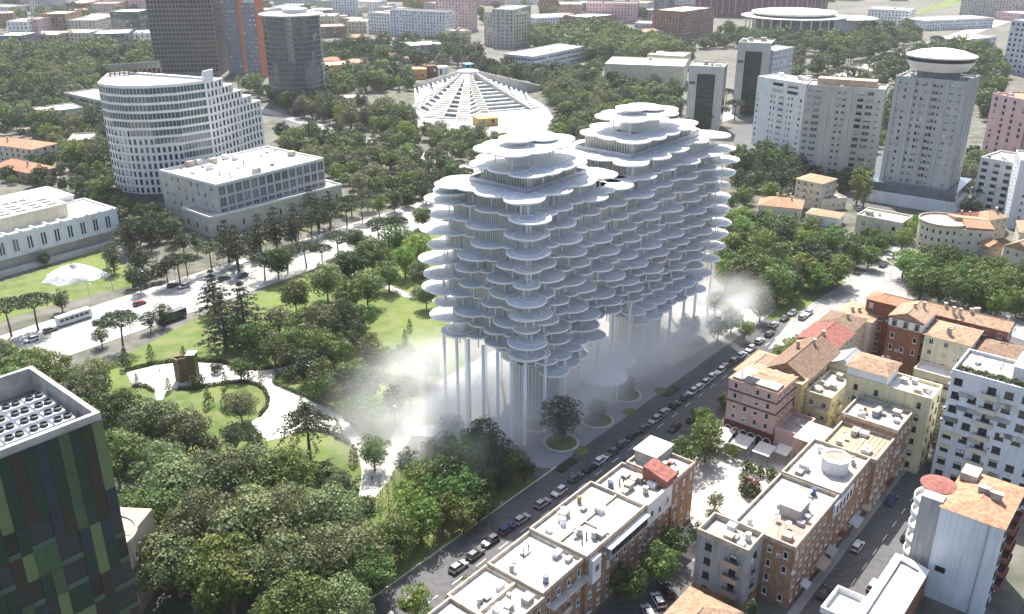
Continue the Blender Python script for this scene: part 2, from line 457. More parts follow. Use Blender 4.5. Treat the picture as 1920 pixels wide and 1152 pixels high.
def strip(p, q, w):
    d = Vector((q[0] - p[0], q[1] - p[1])).normalized(); n = Vector((-d.y, d.x)) * (w / 2)
    return [(p[0] - n.x, p[1] - n.y), (q[0] - n.x, q[1] - n.y), (q[0] + n.x, q[1] + n.y), (p[0] + n.x, p[1] + n.y)]
FOOT = []          # footprints of what is built, so that trees keep clear of it

# ---------------------------------------------------------------- windows
WIN = {}
def win_mesh(w, h, style='white', sill=True, var=0):
    key = (round(w, 1), round(h, 1), style, sill, var)
    if key in WIN: return WIN[key]
    w, h = key[0], key[1]
    fr = {'white': 'frame_white', 'dark': 'frame_dark', 'shut': 'shutter', 'teal': 'frame_white', 'blue': 'frame_white', 'bare': 'frame_dark'}[style]
    gl = {'teal': 'glass_teal', 'blue': 'glass_blue'}.get(style, 'glass_dark')
    b = MB(); t = 0.09 if style != 'bare' else 0.05; d = 0.10
    b.face([(-w / 2, 0.03, 0), (w / 2, 0.03, 0), (w / 2, 0.03, h), (-w / 2, 0.03, h)][::-1], 1)
    for x in (-w / 2, w / 2 - t): b.hexa([(x, 0, 0), (x + t, 0, 0), (x + t, d, 0), (x, d, 0)], [(x, 0, h), (x + t, 0, h), (x + t, d, h), (x, d, h)])
    for z in (0, h - t): b.hexa([(-w / 2, 0, z), (w / 2, 0, z), (w / 2, d, z), (-w / 2, d, z)], [(-w / 2, 0, z + t), (w / 2, 0, z + t), (w / 2, d, z + t), (-w / 2, d, z + t)])
    if w > 1.0 and style != 'bare': b.hexa([(-0.04, 0, 0), (0.04, 0, 0), (0.04, 0.07, 0), (-0.04, 0.07, 0)], [(-0.04, 0, h), (0.04, 0, h), (0.04, 0.07, h), (-0.04, 0.07, h)])
    if sill: b.hexa([(-w / 2 - .1, 0, -.14), (w / 2 + .1, 0, -.14), (w / 2 + .1, .22, -.14), (-w / 2 - .1, .22, -.14)], [(-w / 2 - .1, 0, 0), (w / 2 + .1, 0, 0), (w / 2 + .1, .22, 0), (-w / 2 - .1, .22, 0)])
    if style == 'shut':
        for x in (-w / 2 - w * .42, w / 2 + 0.02): b.hexa([(x, 0, 0), (x + w * .4, 0, 0), (x + w * .4, .08, 0), (x, .08, 0)], [(x, 0, h), (x + w * .4, 0, h), (x + w * .4, .08, h), (x, .08, h)])
    if var:
        f = (.45, .12, .7)[var - 1]
        b.face([(-w / 2 + .05, 0.05, h * f), (w / 2 - .05, 0.05, h * f), (w / 2 - .05, 0.05, h - .05), (-w / 2 + .05, 0.05, h - .05)][::-1], 2)
    WIN[key] = b.mesh('window', [fr, gl, 'blind'])
    return WIN[key]
def ac_mesh():
    if 'ac' not in WIN:
        b = MB().hexa([(-.42, 0, 0), (.42, 0, 0), (.42, .36, 0), (-.42, .36, 0)], [(-.42, 0, .6), (.42, 0, .6), (.42, .36, .6), (-.42, .36, .6)])
        b.face([(math.cos(i * .6283) * .22 - .1, .37, .3 + math.sin(i * .6283) * .22) for i in range(10)], 1); WIN['ac'] = b.mesh('air_conditioner', ['frame_white', 'metal_dark'])
    return WIN['ac']
def balcony_mesh(w, d=1.2, m='white_render'):
    key = ('balc', round(w, 1), d, m)
    if key in WIN: return WIN[key]
    b = MB(); w = key[1]
    b.hexa([(-w / 2, 0, -.18), (w / 2, 0, -.18), (w / 2, d, -.18), (-w / 2, d, -.18)], [(-w / 2, 0, 0), (w / 2, 0, 0), (w / 2, d, 0), (-w / 2, d, 0)])
    b.hexa([(-w / 2, d - .1, 0), (w / 2, d - .1, 0), (w / 2, d, 0), (-w / 2, d, 0)], [(-w / 2, d - .1, .95), (w / 2, d - .1, .95), (w / 2, d, .95), (-w / 2, d, .95)])
    for x in (-w / 2, w / 2 - .1): b.hexa([(x, 0, 0), (x + .1, 0, 0), (x + .1, d - .1, 0), (x, d - .1, 0)], [(x, 0, .95), (x + .1, 0, .95), (x + .1, d - .1, .95), (x, d - .1, .95)])
    WIN[key] = b.mesh('balcony', m)
    return WIN[key]
def join_instances(items):
    """merge (mesh, loc, rz) triples into vertex / face lists: what lies past the first 300 pieces"""
    V = []; Fc = []; Mi = []; mats = []
    for me, loc, rz in items:
        c, s_ = math.cos(rz), math.sin(rz); k = len(V)
        idx = []
        for mm in me.materials:
            if mm not in mats: mats.append(mm)
            idx.append(mats.index(mm))
        for v in me.vertices:
            x, y, z = v.co; V.append((loc[0] + c * x - s_ * y, loc[1] + s_ * x + c * y, loc[2] + z))
        for p in me.polygons: Fc.append(tuple(k + i for i in p.vertices)); Mi.append(idx[p.material_index])
    b = MB(); b.v = V; b.f = Fc; b.m = Mi
    return b, mats
def put_windows(t, items, limit=290, name='window'):
    items = sorted(items, key=lambda i: math.dist(i[1], (0, 0, CH)))
    for me, loc, rz in items[:limit]: inst(t, name, me, loc, rz)
    if len(items) > limit:
        b, mats = join_instances(items[limit:]); part(t, name, b, mats, kind='stuff')
def facade(p0, p1, z0, z1, cols, rows, w, h, style='white', sill=True, margin=0.0, skip=None, zoff=0.28, balc=(), balc_m='white_render', blinds=True):
    """window places on the wall from p0 to p1 (outside to the right of the way from p0 to p1)"""
    L = math.dist(p0, p1); ux, uy = (p1[0] - p0[0]) / L, (p1[1] - p0[1]) / L
    rz = math.atan2(uy, ux) + math.pi                       # local +y looks outwards
    fh = (z1 - z0) / rows; out = []; bal = []
    mes = [win_mesh(w, min(h, fh * 0.86), style, sill, v) for v in ((0, 0, 0, 0, 1, 3, 2, 0) if blinds else (0,))]; wr = random.Random(int(p0[0] * 13 + p0[1] * 7 + cols))
    for c in range(cols):
        d = margin + (L - 2 * margin) * (c + 0.5) / cols
        x, y = p0[0] + ux * d, p0[1] + uy * d
        for r in range(rows):
            if skip and skip(c, r): continue
            out.append((wr.choice(mes), (x, y, z0 + fh * (r + zoff)), rz))
            if c in balc and r > 0: bal.append((balcony_mesh(min((L - 2 * margin) / cols * 1.05, w + 1.8), 1.2, balc_m), (x, y, z0 + fh * r + 0.1), rz))
    return out, bal

def facade_cols(p0, p1, z0, z1, rows, spec, skip=None):
    """window stacks at given fractions of the wall: (fraction, width, height, style)"""
    L = math.dist(p0, p1); ux, uy = (p1[0] - p0[0]) / L, (p1[1] - p0[1]) / L; rz = math.atan2(uy, ux) + math.pi; fh = (z1 - z0) / rows; out = []
    wr = random.Random(int(L * 10))
    for f, w, h, style in spec:
        for r in range(rows):
            if skip and skip(f, r): continue
            out.append((win_mesh(w, h, style, False, wr.choice((0, 0, 0, 1, 2, 3))), (p0[0] + ux * L * f, p0[1] + uy * L * f, z0 + fh * (r + .3)), rz))
    return out
# ---------------------------------------------------------------- buildings
def clutter(t, poly, z, n, rng, big=False):
    """rooftop boxes, chimneys and tanks standing on the roof"""
    xs = [p[0] for p in poly]; ys = [p[1] for p in poly]; inner = offset(poly, 1.6)
    ang = math.atan2(poly[1][1] - poly[0][1], poly[1][0] - poly[0][0])
    k = 0
    for _ in range(n * 8):
        if k >= n: break
        x, y = rng.uniform(min(xs), max(xs)), rng.uniform(min(ys), max(ys))
        if not inside((x, y), inner): continue
        kind = rng.random(); k += 1; b = MB()
        if kind < 0.34:
            w, d, h = rng.uniform(.8, 2.0), rng.uniform(.7, 1.5), rng.uniform(.5, 1.1); b.box((x, y, z), (w, d, h), ang); b.box((x, y, z + h), (w * 1.1, d * 1.1, .08), ang)
            part(t, 'vent_box', b, rng.choice(['metal_grey', 'roof_pale', 'frame_white']))
        elif kind < 0.46:
            b.tube([(x, y, z), (x, y, z + 2.6)], [.04, .03], 5); b.tube([(x - .6, y, z + 2.4), (x + .6, y, z + 2.4)], [.02, .02], 4); b.tube([(x - .4, y, z + 2.0), (x + .4, y, z + 2.0)], [.02, .02], 4); part(t, 'aerial', b, 'metal_dark')
        elif kind < 0.54:
            b.cyl((x, y, z), .05, 1.0, 6); b.lathe((x, y, z + 1.0), [(.02, 0), (.45, .12), (.62, .34), (.44, .14), (.02, .03)], 14); part(t, 'satellite_dish', b, rng.choice(['frame_white', 'metal_grey']))
        elif kind < 0.65:
            b.box((x, y, z), (.6, .6, 1.3), ang); b.box((x, y, z + 1.3), (.8, .8, .15), ang); part(t, 'chimney', b, rng.choice(['parapet', 'brick', 'roof_pale']))
        elif kind < 0.8:
            b.cyl((x, y, z + .4), .55, 1.1, 12); b.box((x, y, z), (.9, .9, .4), ang); part(t, 'water_tank', b, rng.choice(['frame_white', 'metal_grey', 'car_blue']))
        else:
            w, d, h = rng.uniform(2, 3.5), rng.uniform(2, 3), rng.uniform(1.6, 2.4)
            if not big: w, d, h = w * .6, d * .6, h * .55
            b.box((x, y, z), (w, d, h), ang); b.box((x, y, z + h), (w + .3, d + .3, .12), ang); part(t, 'roof_hut', b, rng.choice(['roof_pale', 'white_render', 'parapet']))
def building(name, label, poly, h, wall='white_render', roof='roof_pale', style='flat', cat='building', par=0.8, n_clutter=0, win=None, fh=3.3, ridge=2.2, over=0.5,
             group=None, par_m=None, ground=0.0, seed=1, rows=None, ww=1.1, wh=1.5, wsp=2.8, wstyle='white', balc=0, balc_m=None, band=None, big=False, wlimit=290):
    """a block on footprint poly: wall, flat roof behind a parapet or a pitched tiled roof, windows floor by floor"""
    poly = ccw(poly); FOOT.append(poly)
    cx = sum(p[0] for p in poly) / len(poly); cy = sum(p[1] for p in poly) / len(poly)
    t = thing(name, label, cat, (cx, cy, ground), group)
    rng = random.Random(seed * 31 + len(FOOT))
    b = MB().prism(poly, ground - 0.5, h if style != 'flat' else h - par, cap=True); part(t, 'wall', b, wall)
    if style == 'flat':
        inn = offset(poly, 0.3)
        part(t, 'parapet', MB().ring(offset(poly, -0.06), inn, h - par - .05, h), par_m or wall)
        part(t, 'roof', MB().flat(offset(poly, 0.302), h - par + 0.03), roof)
        if n_clutter: clutter(t, poly, h - par + 0.03, n_clutter, rng, big)
    else:
        o = offset(poly, -over); b = MB()
        z0, z1 = h, h + ridge
        if len(o) == 4:
            if math.dist(o[0], o[1]) < math.dist(o[1], o[2]): o = o[1:] + o[:1]
            mid = lambda p, q, f=.5: (p[0] + (q[0] - p[0]) * f, p[1] + (q[1] - p[1]) * f)
            m0, m1 = mid(o[3], o[0]), mid(o[1], o[2])
            if style == 'hip':
                L = math.dist(m0, m1); f = min(0.42, math.dist(o[0], o[3]) * .5 / L); m0, m1 = mid(m0, m1, f), mid(m1, m0, f)
            e = lambda p, z: (p[0], p[1], z)
            b.face([e(o[0], z0), e(o[1], z0), e(m1, z1), e(m0, z1)]); b.face([e(o[2], z0), e(o[3], z0), e(m0, z1), e(m1, z1)])
            b.face([e(o[1], z0), e(o[2], z0), e(m1, z1)]); b.face([e(o[3], z0), e(o[0], z0), e(m0, z1)])
            b.face([e(p, z0 - .02) for p in o[::-1]])
            rf = part(t, 'roof', b, roof)
            part(rf, 'ridge', MB().tube([e(m0, z1), e(m1, z1)], [.16, .16], 6), roof)
        else:
            c = (cx, cy, z1)
            for i in range(len(o)):
                p, q = o[i], o[(i + 1) % len(o)]; b.face([(p[0], p[1], z0), (q[0], q[1], z0), c])
            part(t, 'roof', b, roof)
        for _ in range(max(0, n_clutter)):
            f = rng.uniform(.2, .8); g = rng.uniform(.25, .75)
            x = o[0][0] + (o[1][0] - o[0][0]) * f + (o[3 % len(o)][0] - o[0][0]) * g; y = o[0][1] + (o[1][1] - o[0][1]) * f + (o[3 % len(o)][1] - o[0][1]) * g
            c = MB().box((x, y, h), (.7, .7, ridge + .9)); c.box((x, y, h + ridge + .9), (.95, .95, .15)); part(t, 'chimney', c, 'parapet')
    top = h - (par + .15 if style == 'flat' else 0.1)
    if win is not False:
        items = []; bals = []
        n = len(poly)
        for i in range(n):
            p, q = poly[i], poly[(i + 1) % n]; L = math.dist(p, q)
            if L < 2.2: continue
            nx, ny = (q[1] - p[1]) / L, -(q[0] - p[0]) / L
            mx, my = (p[0] + q[0]) / 2, (p[1] + q[1]) / 2
            if nx * -mx + ny * -my <= 0.02 * math.hypot(mx, my): continue      # turned away from the viewer's side of town
            cols = max(1, int(L / wsp)); rws = rows or max(1, int((top - ground) / fh + .4))
            bc = tuple(k for k in range(cols) if balc and k % balc == balc // 2)
            it, bl = facade(p, q, ground + .3, top, cols, rws, ww, wh, wstyle, balc=bc, balc_m=balc_m or wall, skip=(lambda c, r: rng.random() < 0.06))
            items += it; bals += bl
        put_windows(t, items, wlimit)
        if wlimit:
            acs = []
            for me, loc, rz in items:
                if rng.random() < .09: acs.append((ac_mesh(), (loc[0] + math.cos(rz) * (ww * .5 + .75), loc[1] + math.sin(rz) * (ww * .5 + .75), loc[2] - .2 + rng.uniform(0, .8)), rz))
            put_windows(t, acs, 60, 'air_conditioner')
        put_windows(t, bals, min(wlimit, 120), 'balcony')
    if band:
        for z in band[1]: part(t, 'cornice', MB().ring(offset(poly, -.16), offset(poly, .05), z, z + .28), band[0])
    return t
def px_block(Fp, Rp, Lp, h):
    """footprint from three roof corners seen at height h: front, right end, left end"""
    A, B, C = P2(*Fp, h), P2(*Rp, h), P2(*Lp, h)
    u = Vector((B[0] - A[0], B[1] - A[1])); w = u.length; u.normalize(); n = Vector((-u.y, u.x))
    d = Vector((C[0] - A[0], C[1] - A[1])).dot(n)
    return [A, (A[0] + u.x * w, A[1] + u.y * w), (A[0] + u.x * w + n.x * d, A[1] + u.y * w + n.y * d), (A[0] + n.x * d, A[1] + n.y * d)]
def face_block(xl, yl, xr, yr, yt, depth):
    """footprint and height from the front foot line (left and right pixel) and the roof line's row"""
    A, B = P2(xl, yl), P2(xr, yr); h = bh(((xl + xr) / 2, (yl + yr) / 2), yt)
    u = Vector((B[0] - A[0], B[1] - A[1])).normalized(); n = Vector((-u.y, u.x)) * depth
    return [A, B, (B[0] + n.x, B[1] + n.y), (A[0] + n.x, A[1] + n.y)], h
def rect(a0, a1, b0, b1):
    return [S(a0, b0), S(a1, b0), S(a1, b1), S(a0, b1)]

# ---------------------------------------------------------------- trees
def quads_mesh(name, C, Nrm, size, rng, m, aspect=1.0):
    """leaf-sized quads at centres C facing roughly along Nrm"""
    n = len(C); r = rng.normal(size=(n, 3)); u = np.cross(Nrm, r); u /= np.linalg.norm(u, axis=1)[:, None] + 1e-9
    w = np.cross(Nrm, u); w /= np.linalg.norm(w, axis=1)[:, None] + 1e-9
    sz = (size * rng.choice([.5, .75, 1.0, 1.35], n) * rng.uniform(.85, 1.2, n))[:, None]
    u = u * sz; w = w * sz * aspect
    V = np.empty((n, 4, 3)); V[:, 0] = C - u * .5 - w * .28; V[:, 1] = C + u * .5 - w * .5; V[:, 2] = C + u * .42 + w * .5; V[:, 3] = C - u * .5 + w * .36
    me = bpy.data.meshes.new(name)
    me.vertices.add(n * 4); me.vertices.foreach_set('co', V.reshape(-1).astype(np.float32))
    me.loops.add(n * 4); me.loops.foreach_set('vertex_index', np.arange(n * 4, dtype=np.int32))
    me.polygons.add(n); me.polygons.foreach_set('loop_start', np.arange(0, n * 4, 4, dtype=np.int32))
    me.materials.append(M[m]); me.update(calc_edges=True); me.validate()
    return me
def clump_leaves(centres, radii, per, rng, up=0.35, squash=0.8):
    C = []; Nn = []
    for c, r in zip(centres, radii):
        k = max(6, int(per * r * r)); d = rng.normal(size=(k, 3)); d[:, 2] += up; d /= np.linalg.norm(d, axis=1)[:, None]
        rad = r * rng.uniform(.72, 1.08, k)[:, None]
        p = d * rad; p[:, 2] *= squash
        C.append(np.array(c) + p); nn = d + rng.normal(size=(k, 3)) * .4; Nn.append(nn / np.linalg.norm(nn, axis=1)[:, None])
    return np.concatenate(C), np.concatenate(Nn)
def limbs(pts_list):
    b = MB()
    for pts, rad in pts_list: b.tube(pts, rad, 6)
    return b
TREE = {}
def reg(kind, crown, trunk, h): TREE.setdefault(kind, []).append((crown, trunk, h))
def make_broad(kind, seed, leafm, R=4.6, H=11.0, nc=46, leaf=.34, per=34, trunk_h=3.0, vert=1.0, bark='bark', lumpy=0.42):
    rng = np.random.default_rng(seed); cz = trunk_h + (H - trunk_h) * .5; hz = (H - trunk_h) * .5
    cs = []; rs = []
    for i in range(nc):
        z = -1 + 2 * (i + .5) / nc; th = i * 2.399 + rng.uniform(-.4, .4); z = np.clip(z + rng.uniform(-.12, .12), -1, 1)
        rr = math.sqrt(max(0.0, 1 - z * z)); q = rng.uniform(.62, 1.0)
        prof = (1.0 if z > -.2 else .86)
        cs.append((math.cos(th) * rr * R * q * prof, math.sin(th) * rr * R * q * prof, cz + z * hz * vert * q))
        rs.append(R * rng.uniform(.20, .20 + lumpy * .45))
    for i in range(nc // 3):
        d = rng.normal(size=3); d /= np.linalg.norm(d); q = rng.uniform(.2, .55); cs.append((d[0] * R * q, d[1] * R * q, cz + d[2] * hz * q)); rs.append(R * rng.uniform(.25, .36))
    C, Nn = clump_leaves(cs, rs, per, rng)
    crown = quads_mesh('crown', C, Nn, leaf, rng, leafm)
    L = [([(0, 0, -.3), (.1, .05, trunk_h * .6), (.05, .1, trunk_h), (0, 0, cz + hz * .3)], [.34, .27, .22, .07])]
    for k in range(6):
        t = k * 1.05 + rng.uniform(0, .5); e = (math.cos(t) * R * .6, math.sin(t) * R * .6, cz + rng.uniform(-.3, .5) * hz)
        L.append(([(0.05, .1, trunk_h * rng.uniform(.75, 1.1)), (e[0] * .45, e[1] * .45, trunk_h + (e[2] - trunk_h) * .6), e], [.15, .10, .03]))
    reg(kind, crown, limbs(L).mesh('trunk', bark), H)
def make_umbrella(kind, seed, R=5.2, H=11.5):
    rng = np.random.default_rng(seed); cs = []; rs = []
    for i in range(58):
        q = math.sqrt((i + .5) / 58); t = i * 2.399
        cs.append((math.cos(t) * R * q, math.sin(t) * R * q, H - .7 - 1.5 * q ** 3 + rng.uniform(-.35, .35))); rs.append(rng.uniform(.85, 1.35))
    C, Nn = clump_leaves(cs, rs, 48, rng, .5, .62)
    crown = quads_mesh('crown', C, Nn, .30, rng, 'leaf_pine')
    lean = rng.uniform(-.6, .6); top = (lean, rng.uniform(-.4, .4), H * .62)
    L = [([(0, 0, -.3), (lean * .4, 0, H * .3), top], [.36, .28, .22])]
    for k in range(9):
        t = k * .7 + rng.uniform(0, .3); q = rng.uniform(.4, .85); e = (math.cos(t) * R * q, math.sin(t) * R * q, H - 1.6 - q)
        L.append(([top, ((top[0] + e[0]) * .5, (top[1] + e[1]) * .5, H * .74), e], [.15, .10, .04]))
    reg(kind, crown, limbs(L).mesh('trunk', 'bark'), H)
def make_cedar(kind, seed, R=6.5, H=16.0, base=2.5, levels=9, leafm='leaf_cedar', droop=.25, topr=.25, flat=.42):
    rng = np.random.default_rng(seed); cs = []; rs = []; L = [([(0, 0, -.3), (0, 0, H * .5), (.1, .1, H * .97)], [.5, .3, .05])]
    for l in range(levels):
        f = l / (levels - 1); z = base + (H - base - .8) * f; r = R * (1 - f) ** .75 + topr * 3 * (1 - f * .6)
        nb = max(4, int(9 - 4 * f))
        for k in range(nb):
            t = k * 2 * math.pi / nb + l * .7 + rng.uniform(-.25, .25); rr = r * rng.uniform(.75, 1.08)
            e = (math.cos(t) * rr, math.sin(t) * rr, z - droop * rr * .5)
            L.append(([(0, 0, z), (e[0] * .6, e[1] * .6, z + .1), e], [.12, .08, .03]))
            for q in np.linspace(.35, 1.0, max(2, int(rr / 1.1))):
                cs.append((e[0] * q + rng.uniform(-.3, .3), e[1] * q + rng.uniform(-.3, .3), z - droop * rr * .5 * q * q + rng.uniform(-.15, .15))); rs.append(rng.uniform(.6, 1.0) * (1.05 - .35 * q))
    cs.append((0, 0, H - .4)); rs.append(.7)
    C, Nn = clump_leaves(cs, rs, 62, rng, .4, flat)
    crown = quads_mesh('crown', C, Nn, .27, rng, leafm)
    reg(kind, crown, limbs(L).mesh('trunk', 'bark'), H)
def make_cone(kind, seed, R=1.3, H=4.0, leafm='leaf_shrub', stem=.5, per=70):
    rng = np.random.default_rng(seed); cs = []; rs = []
    for i in range(34):
        f = (i + .5) / 34; z = stem + (H - stem) * f; r = R * (1 - f) ** .8 * (1 if f > .12 else .8); t = i * 2.399
        cs.append((math.cos(t) * r * .72, math.sin(t) * r * .72, z)); rs.append(R * .36 * (1.1 - .6 * f))
    C, Nn = clump_leaves(cs, rs, per, rng, .3, 1.0)
    crown = quads_mesh('crown', C, Nn, .2, rng, leafm)
    reg(kind, crown, limbs([([(0, 0, -.2), (0, 0, H * .8)], [.1, .03])]).mesh('trunk', 'bark'), H)
def make_shrub(kind, seed, R=1.5, H=2.0, leafm='leaf_shrub'):
    rng = np.random.default_rng(seed); cs = []; rs = []
    for i in range(20):
        f = (i + .5) / 20; t = i * 2.399; cs.append((math.cos(t) * R * .62 * math.sqrt(1 - f * .7), math.sin(t) * R * .62 * math.sqrt(1 - f * .7), .4 + (H - .9) * f)); rs.append(rng.uniform(.4, .65))
    C, Nn = clump_leaves(cs, rs, 80, rng, .4, .9)
    crown = quads_mesh('crown', C, Nn, .22, rng, leafm)
    reg(kind, crown, limbs([([(0, 0, -.2), (0, 0, H * .6)], [.09, .03]), ([(0, 0, 0), (.5, .2, H * .6)], [.06, .02])]).mesh('trunk', 'bark'), H)
for k in range(3): make_broad('plane', 11 + k, ('leaf_plane', 'leaf_plane', 'leaf_broad')[k], 5.6, 12.5, (34, 28, 38)[k], .31, 62, 3.2, 1.0, 'bark_pale', (.62, .75, .5)[k])
for k in range(3): make_broad('broad', 21 + k, 'leaf_broad', 4.4, 10.5, (30, 24, 38)[k], .36, 40, 2.6, (1, 1.08, .95)[k], 'bark', (.55, .75, .45)[k])
for k in range(2): make_broad('light', 31 + k, 'leaf_light', 4.0, 10.0, (26, 34)[k], .36, 40, 2.4, 1.0, 'bark', (.7, .5)[k])
for k in range(2): make_broad('olive', 41 + k, 'leaf_olive', 4.0, 9.0, 38, .34, 26, 2.4)
for k in range(2): make_broad('poplar', 51 + k, 'leaf_light', 2.4, 16.0, 46, .34, 46, 1.6, 1.0, 'bark_pale', .7)
for k in range(2): make_broad('evergreen', 61 + k, 'leaf_pine', 3.8, 11.0, 40, .32, 36, 2.4)
for k in range(3): make_umbrella('umbrella', 71 + k)
for k in range(2): make_cedar('cedar', 81 + k)
make_cedar('palm_cedar', 91, 6.2, 15.5, 9.8, 7, 'leaf_pine', .55, .9, .6)
for k in range(2): make_cedar('tallpine', 95 + k, 4.6, 16.0, 6.5, 6, 'leaf_cedar', .1, .9, .6)
make_cedar('spruce', 97, 2.8, 11.0, .8, 12, 'leaf_cedar', .5, .1, .5)
for k in range(2): make_cone('cone', 101 + k)
for k in range(2): make_cone('cypress', 105 + k, 1.3, 8.5, 'leaf_pine', .3, 60)
for k in range(3): make_shrub('shrub', 111 + k)
make_shrub('purple_shrub', 115, 1.5, 2.1, 'leaf_purple')
WORD = dict(plane='grey-green plane tree', broad='leafy green tree', light='bright green tree', olive='olive-toned loose tree', poplar='tall slim poplar', evergreen='dark round evergreen tree',
            umbrella='umbrella pine', cedar='dark spreading cedar', palm_cedar='tall cedar with bare leaning trunk', tallpine='tall dark pine', spruce='pointed dark spruce', cone='small cone-shaped tree',
            cypress='narrow dark cypress', shrub='rounded shrub', purple_shrub='purple-leaved shrub')
NAME = dict(plane='plane_tree', broad='leafy_tree', light='leafy_tree', olive='olive_tree', poplar='poplar_tree', evergreen='evergreen_tree', umbrella='umbrella_pine', cedar='cedar_tree', palm_cedar='cedar_tree',
            tallpine='pine_tree', spruce='spruce_tree', cone='cone_tree', cypress='cypress_tree', shrub='shrub', purple_shrub='shrub')
TR = random.Random(99)
def tree(kind, x, y, h, label, group, rz=None, wide=1.0, z=0.0):
    crown, trunk, h0 = TR.choice(TREE[kind])
    t = thing(NAME[kind], label, 'shrub' if 'shrub' in kind else 'tree', (x, y, z), group)
    s = h / h0; t.scale = (s * wide, s * wide, s); t.rotation_euler = (0, 0, TR.uniform(0, 6.28) if rz is None else rz)
    for nme, me in (('crown', crown), ('trunk', trunk)):
        o = bpy.data.objects.new(nme, me); col.objects.link(o); o.parent = t
    return t
PENDING = []       # (cluster phrase, kind, x, y, h, wide)
def plant(phrase, kind, px, py, h, wide=1.0):
    x, y = P2(px, py); PENDING.append((phrase, kind, x, y, h, wide))
FOFF = {}
def blocked(p, m=2.2):
    for i, f in enumerate(FOOT):
        if i not in FOFF:
            o = offset(f, -m); FOFF[i] = (o, min(q[0] for q in o), max(q[0] for q in o), min(q[1] for q in o), max(q[1] for q in o))
        o, x0, x1, y0, y1 = FOFF[i]
        if x0 < p[0] < x1 and y0 < p[1] < y1 and inside(p, o): return True
    return False
def fill(phrase, poly_px, spacing, kinds, h0, h1, seed, avoid=(), wide=1.0, limit=400):
    poly = [P2(*p) for p in poly_px]; rng = random.Random(seed); pts = []
    xs = [p[0] for p in poly]; ys = [p[1] for p in poly]
    for _ in range(9000):
        if len(pts) >= limit: break
        p = (rng.uniform(min(xs), max(xs)), rng.uniform(min(ys), max(ys)))
        if not inside(p, poly): continue
        if any(math.dist(p, q) < spacing for q in pts): continue
        if blocked(p) or any(inside(p, a) for a in avoid): continue
        if any(math.dist(p, (q[2], q[3])) < spacing * .7 for q in PENDING): continue
        pts.append(p)
    for p in pts:
        PENDING.append((phrase, rng.choice(kinds), p[0], p[1], rng.uniform(h0, h1), wide * rng.uniform(.9, 1.15)))
LOW = {}
def low_crown(kind, rng):
    h0 = {'poplar': 14.0, 'cypress': 10.0, 'tallpine': 14.0}.get(kind, 10.5); R = {'poplar': 2.3, 'cypress': 1.5, 'tallpine': 3.4, 'umbrella': 4.6}.get(kind, 4.6)
    cs = []; rs = []
    for i in range(26):
        z = -1 + 2 * (i + .5) / 26; t = i * 2.399 + rng.uniform(-.4, .4); rr = math.sqrt(1 - z * z); q = rng.uniform(.6, 1.0)
        cs.append((math.cos(t) * rr * R * q, math.sin(t) * rr * R * q, h0 * .56 + z * h0 * .42 * q)); rs.append(R * rng.uniform(.24, .42))
    return (*clump_leaves(cs, rs, 21 if R > 3 else 70, rng), h0)
def grow_mass(qs):
    """the trees of the far woods that can no longer be told apart: one mass of leaf-sized faces"""
    rng = np.random.default_rng(8); by = {}
    for q in qs: by.setdefault('leaf_mass_' + {'light': ('light', 'light', 'broad'), 'broad': ('broad', 'broad', 'pine', 'grey'), 'olive': ('grey', 'light'), 'poplar': ('light',), 'plane': ('grey',)}.get(q[1], ('pine',))[int(rng.integers(0, 12)) % len({'light': '123', 'broad': '1234', 'olive': '12'}.get(q[1], '1'))], []).append(q)
    V = []; mi = []; mats = list(by)
    for k, m in enumerate(mats):
        for q in by[m]:
            key = (q[1], rng.integers(0, 4))
            if key not in LOW: LOW[key] = low_crown(q[1], rng)
            C, Nn, h0 = LOW[key]; s_ = q[4] / h0 * rng.uniform(.7, 1.15); a = rng.uniform(0, 6.28); c, sn = math.cos(a), math.sin(a)
            Rm = np.array([[c, -sn, 0], [sn, c, 0], [0, 0, 1]]); P_ = (C @ Rm.T) * np.array([s_ * q[5], s_ * q[5], s_]) + np.array([q[2], q[3], 0]); N_ = Nn @ Rm.T
            n = len(P_); r = rng.normal(size=(n, 3)); u = np.cross(N_, r); u /= np.linalg.norm(u, axis=1)[:, None] + 1e-9; w = np.cross(N_, u); sz = (.66 * s_ * rng.uniform(.6, 1.25, n))[:, None]
            Q4 = np.empty((n, 4, 3)); Q4[:, 0] = P_ - u * sz * .5 - w * sz * .28; Q4[:, 1] = P_ + u * sz * .5 - w * sz * .5; Q4[:, 2] = P_ + u * sz * .42 + w * sz * .5; Q4[:, 3] = P_ - u * sz * .5 + w * sz * .36
            V.append(Q4.reshape(-1, 3)); mi.append(np.full(n, k, np.int32))
    V = np.concatenate(V); mi = np.concatenate(mi); n = len(mi)
    me = bpy.data.meshes.new('far_woodland'); me.vertices.add(n * 4); me.vertices.foreach_set('co', V.reshape(-1).astype(np.float32)); me.loops.add(n * 4); me.loops.foreach_set('vertex_index', np.arange(n * 4, dtype=np.int32))
    me.polygons.add(n); me.polygons.foreach_set('loop_start', np.arange(0, n * 4, 4, dtype=np.int32))
    for m in mats: me.materials.append(M[m])
    me.polygons.foreach_set('material_index', mi); me.update(calc_edges=True); me.validate()
    o = bpy.data.objects.new('far_woodland', me); col.objects.link(o); o['kind'] = 'stuff'; o['label'] = 'far woods of green tree crowns merging into one mass'
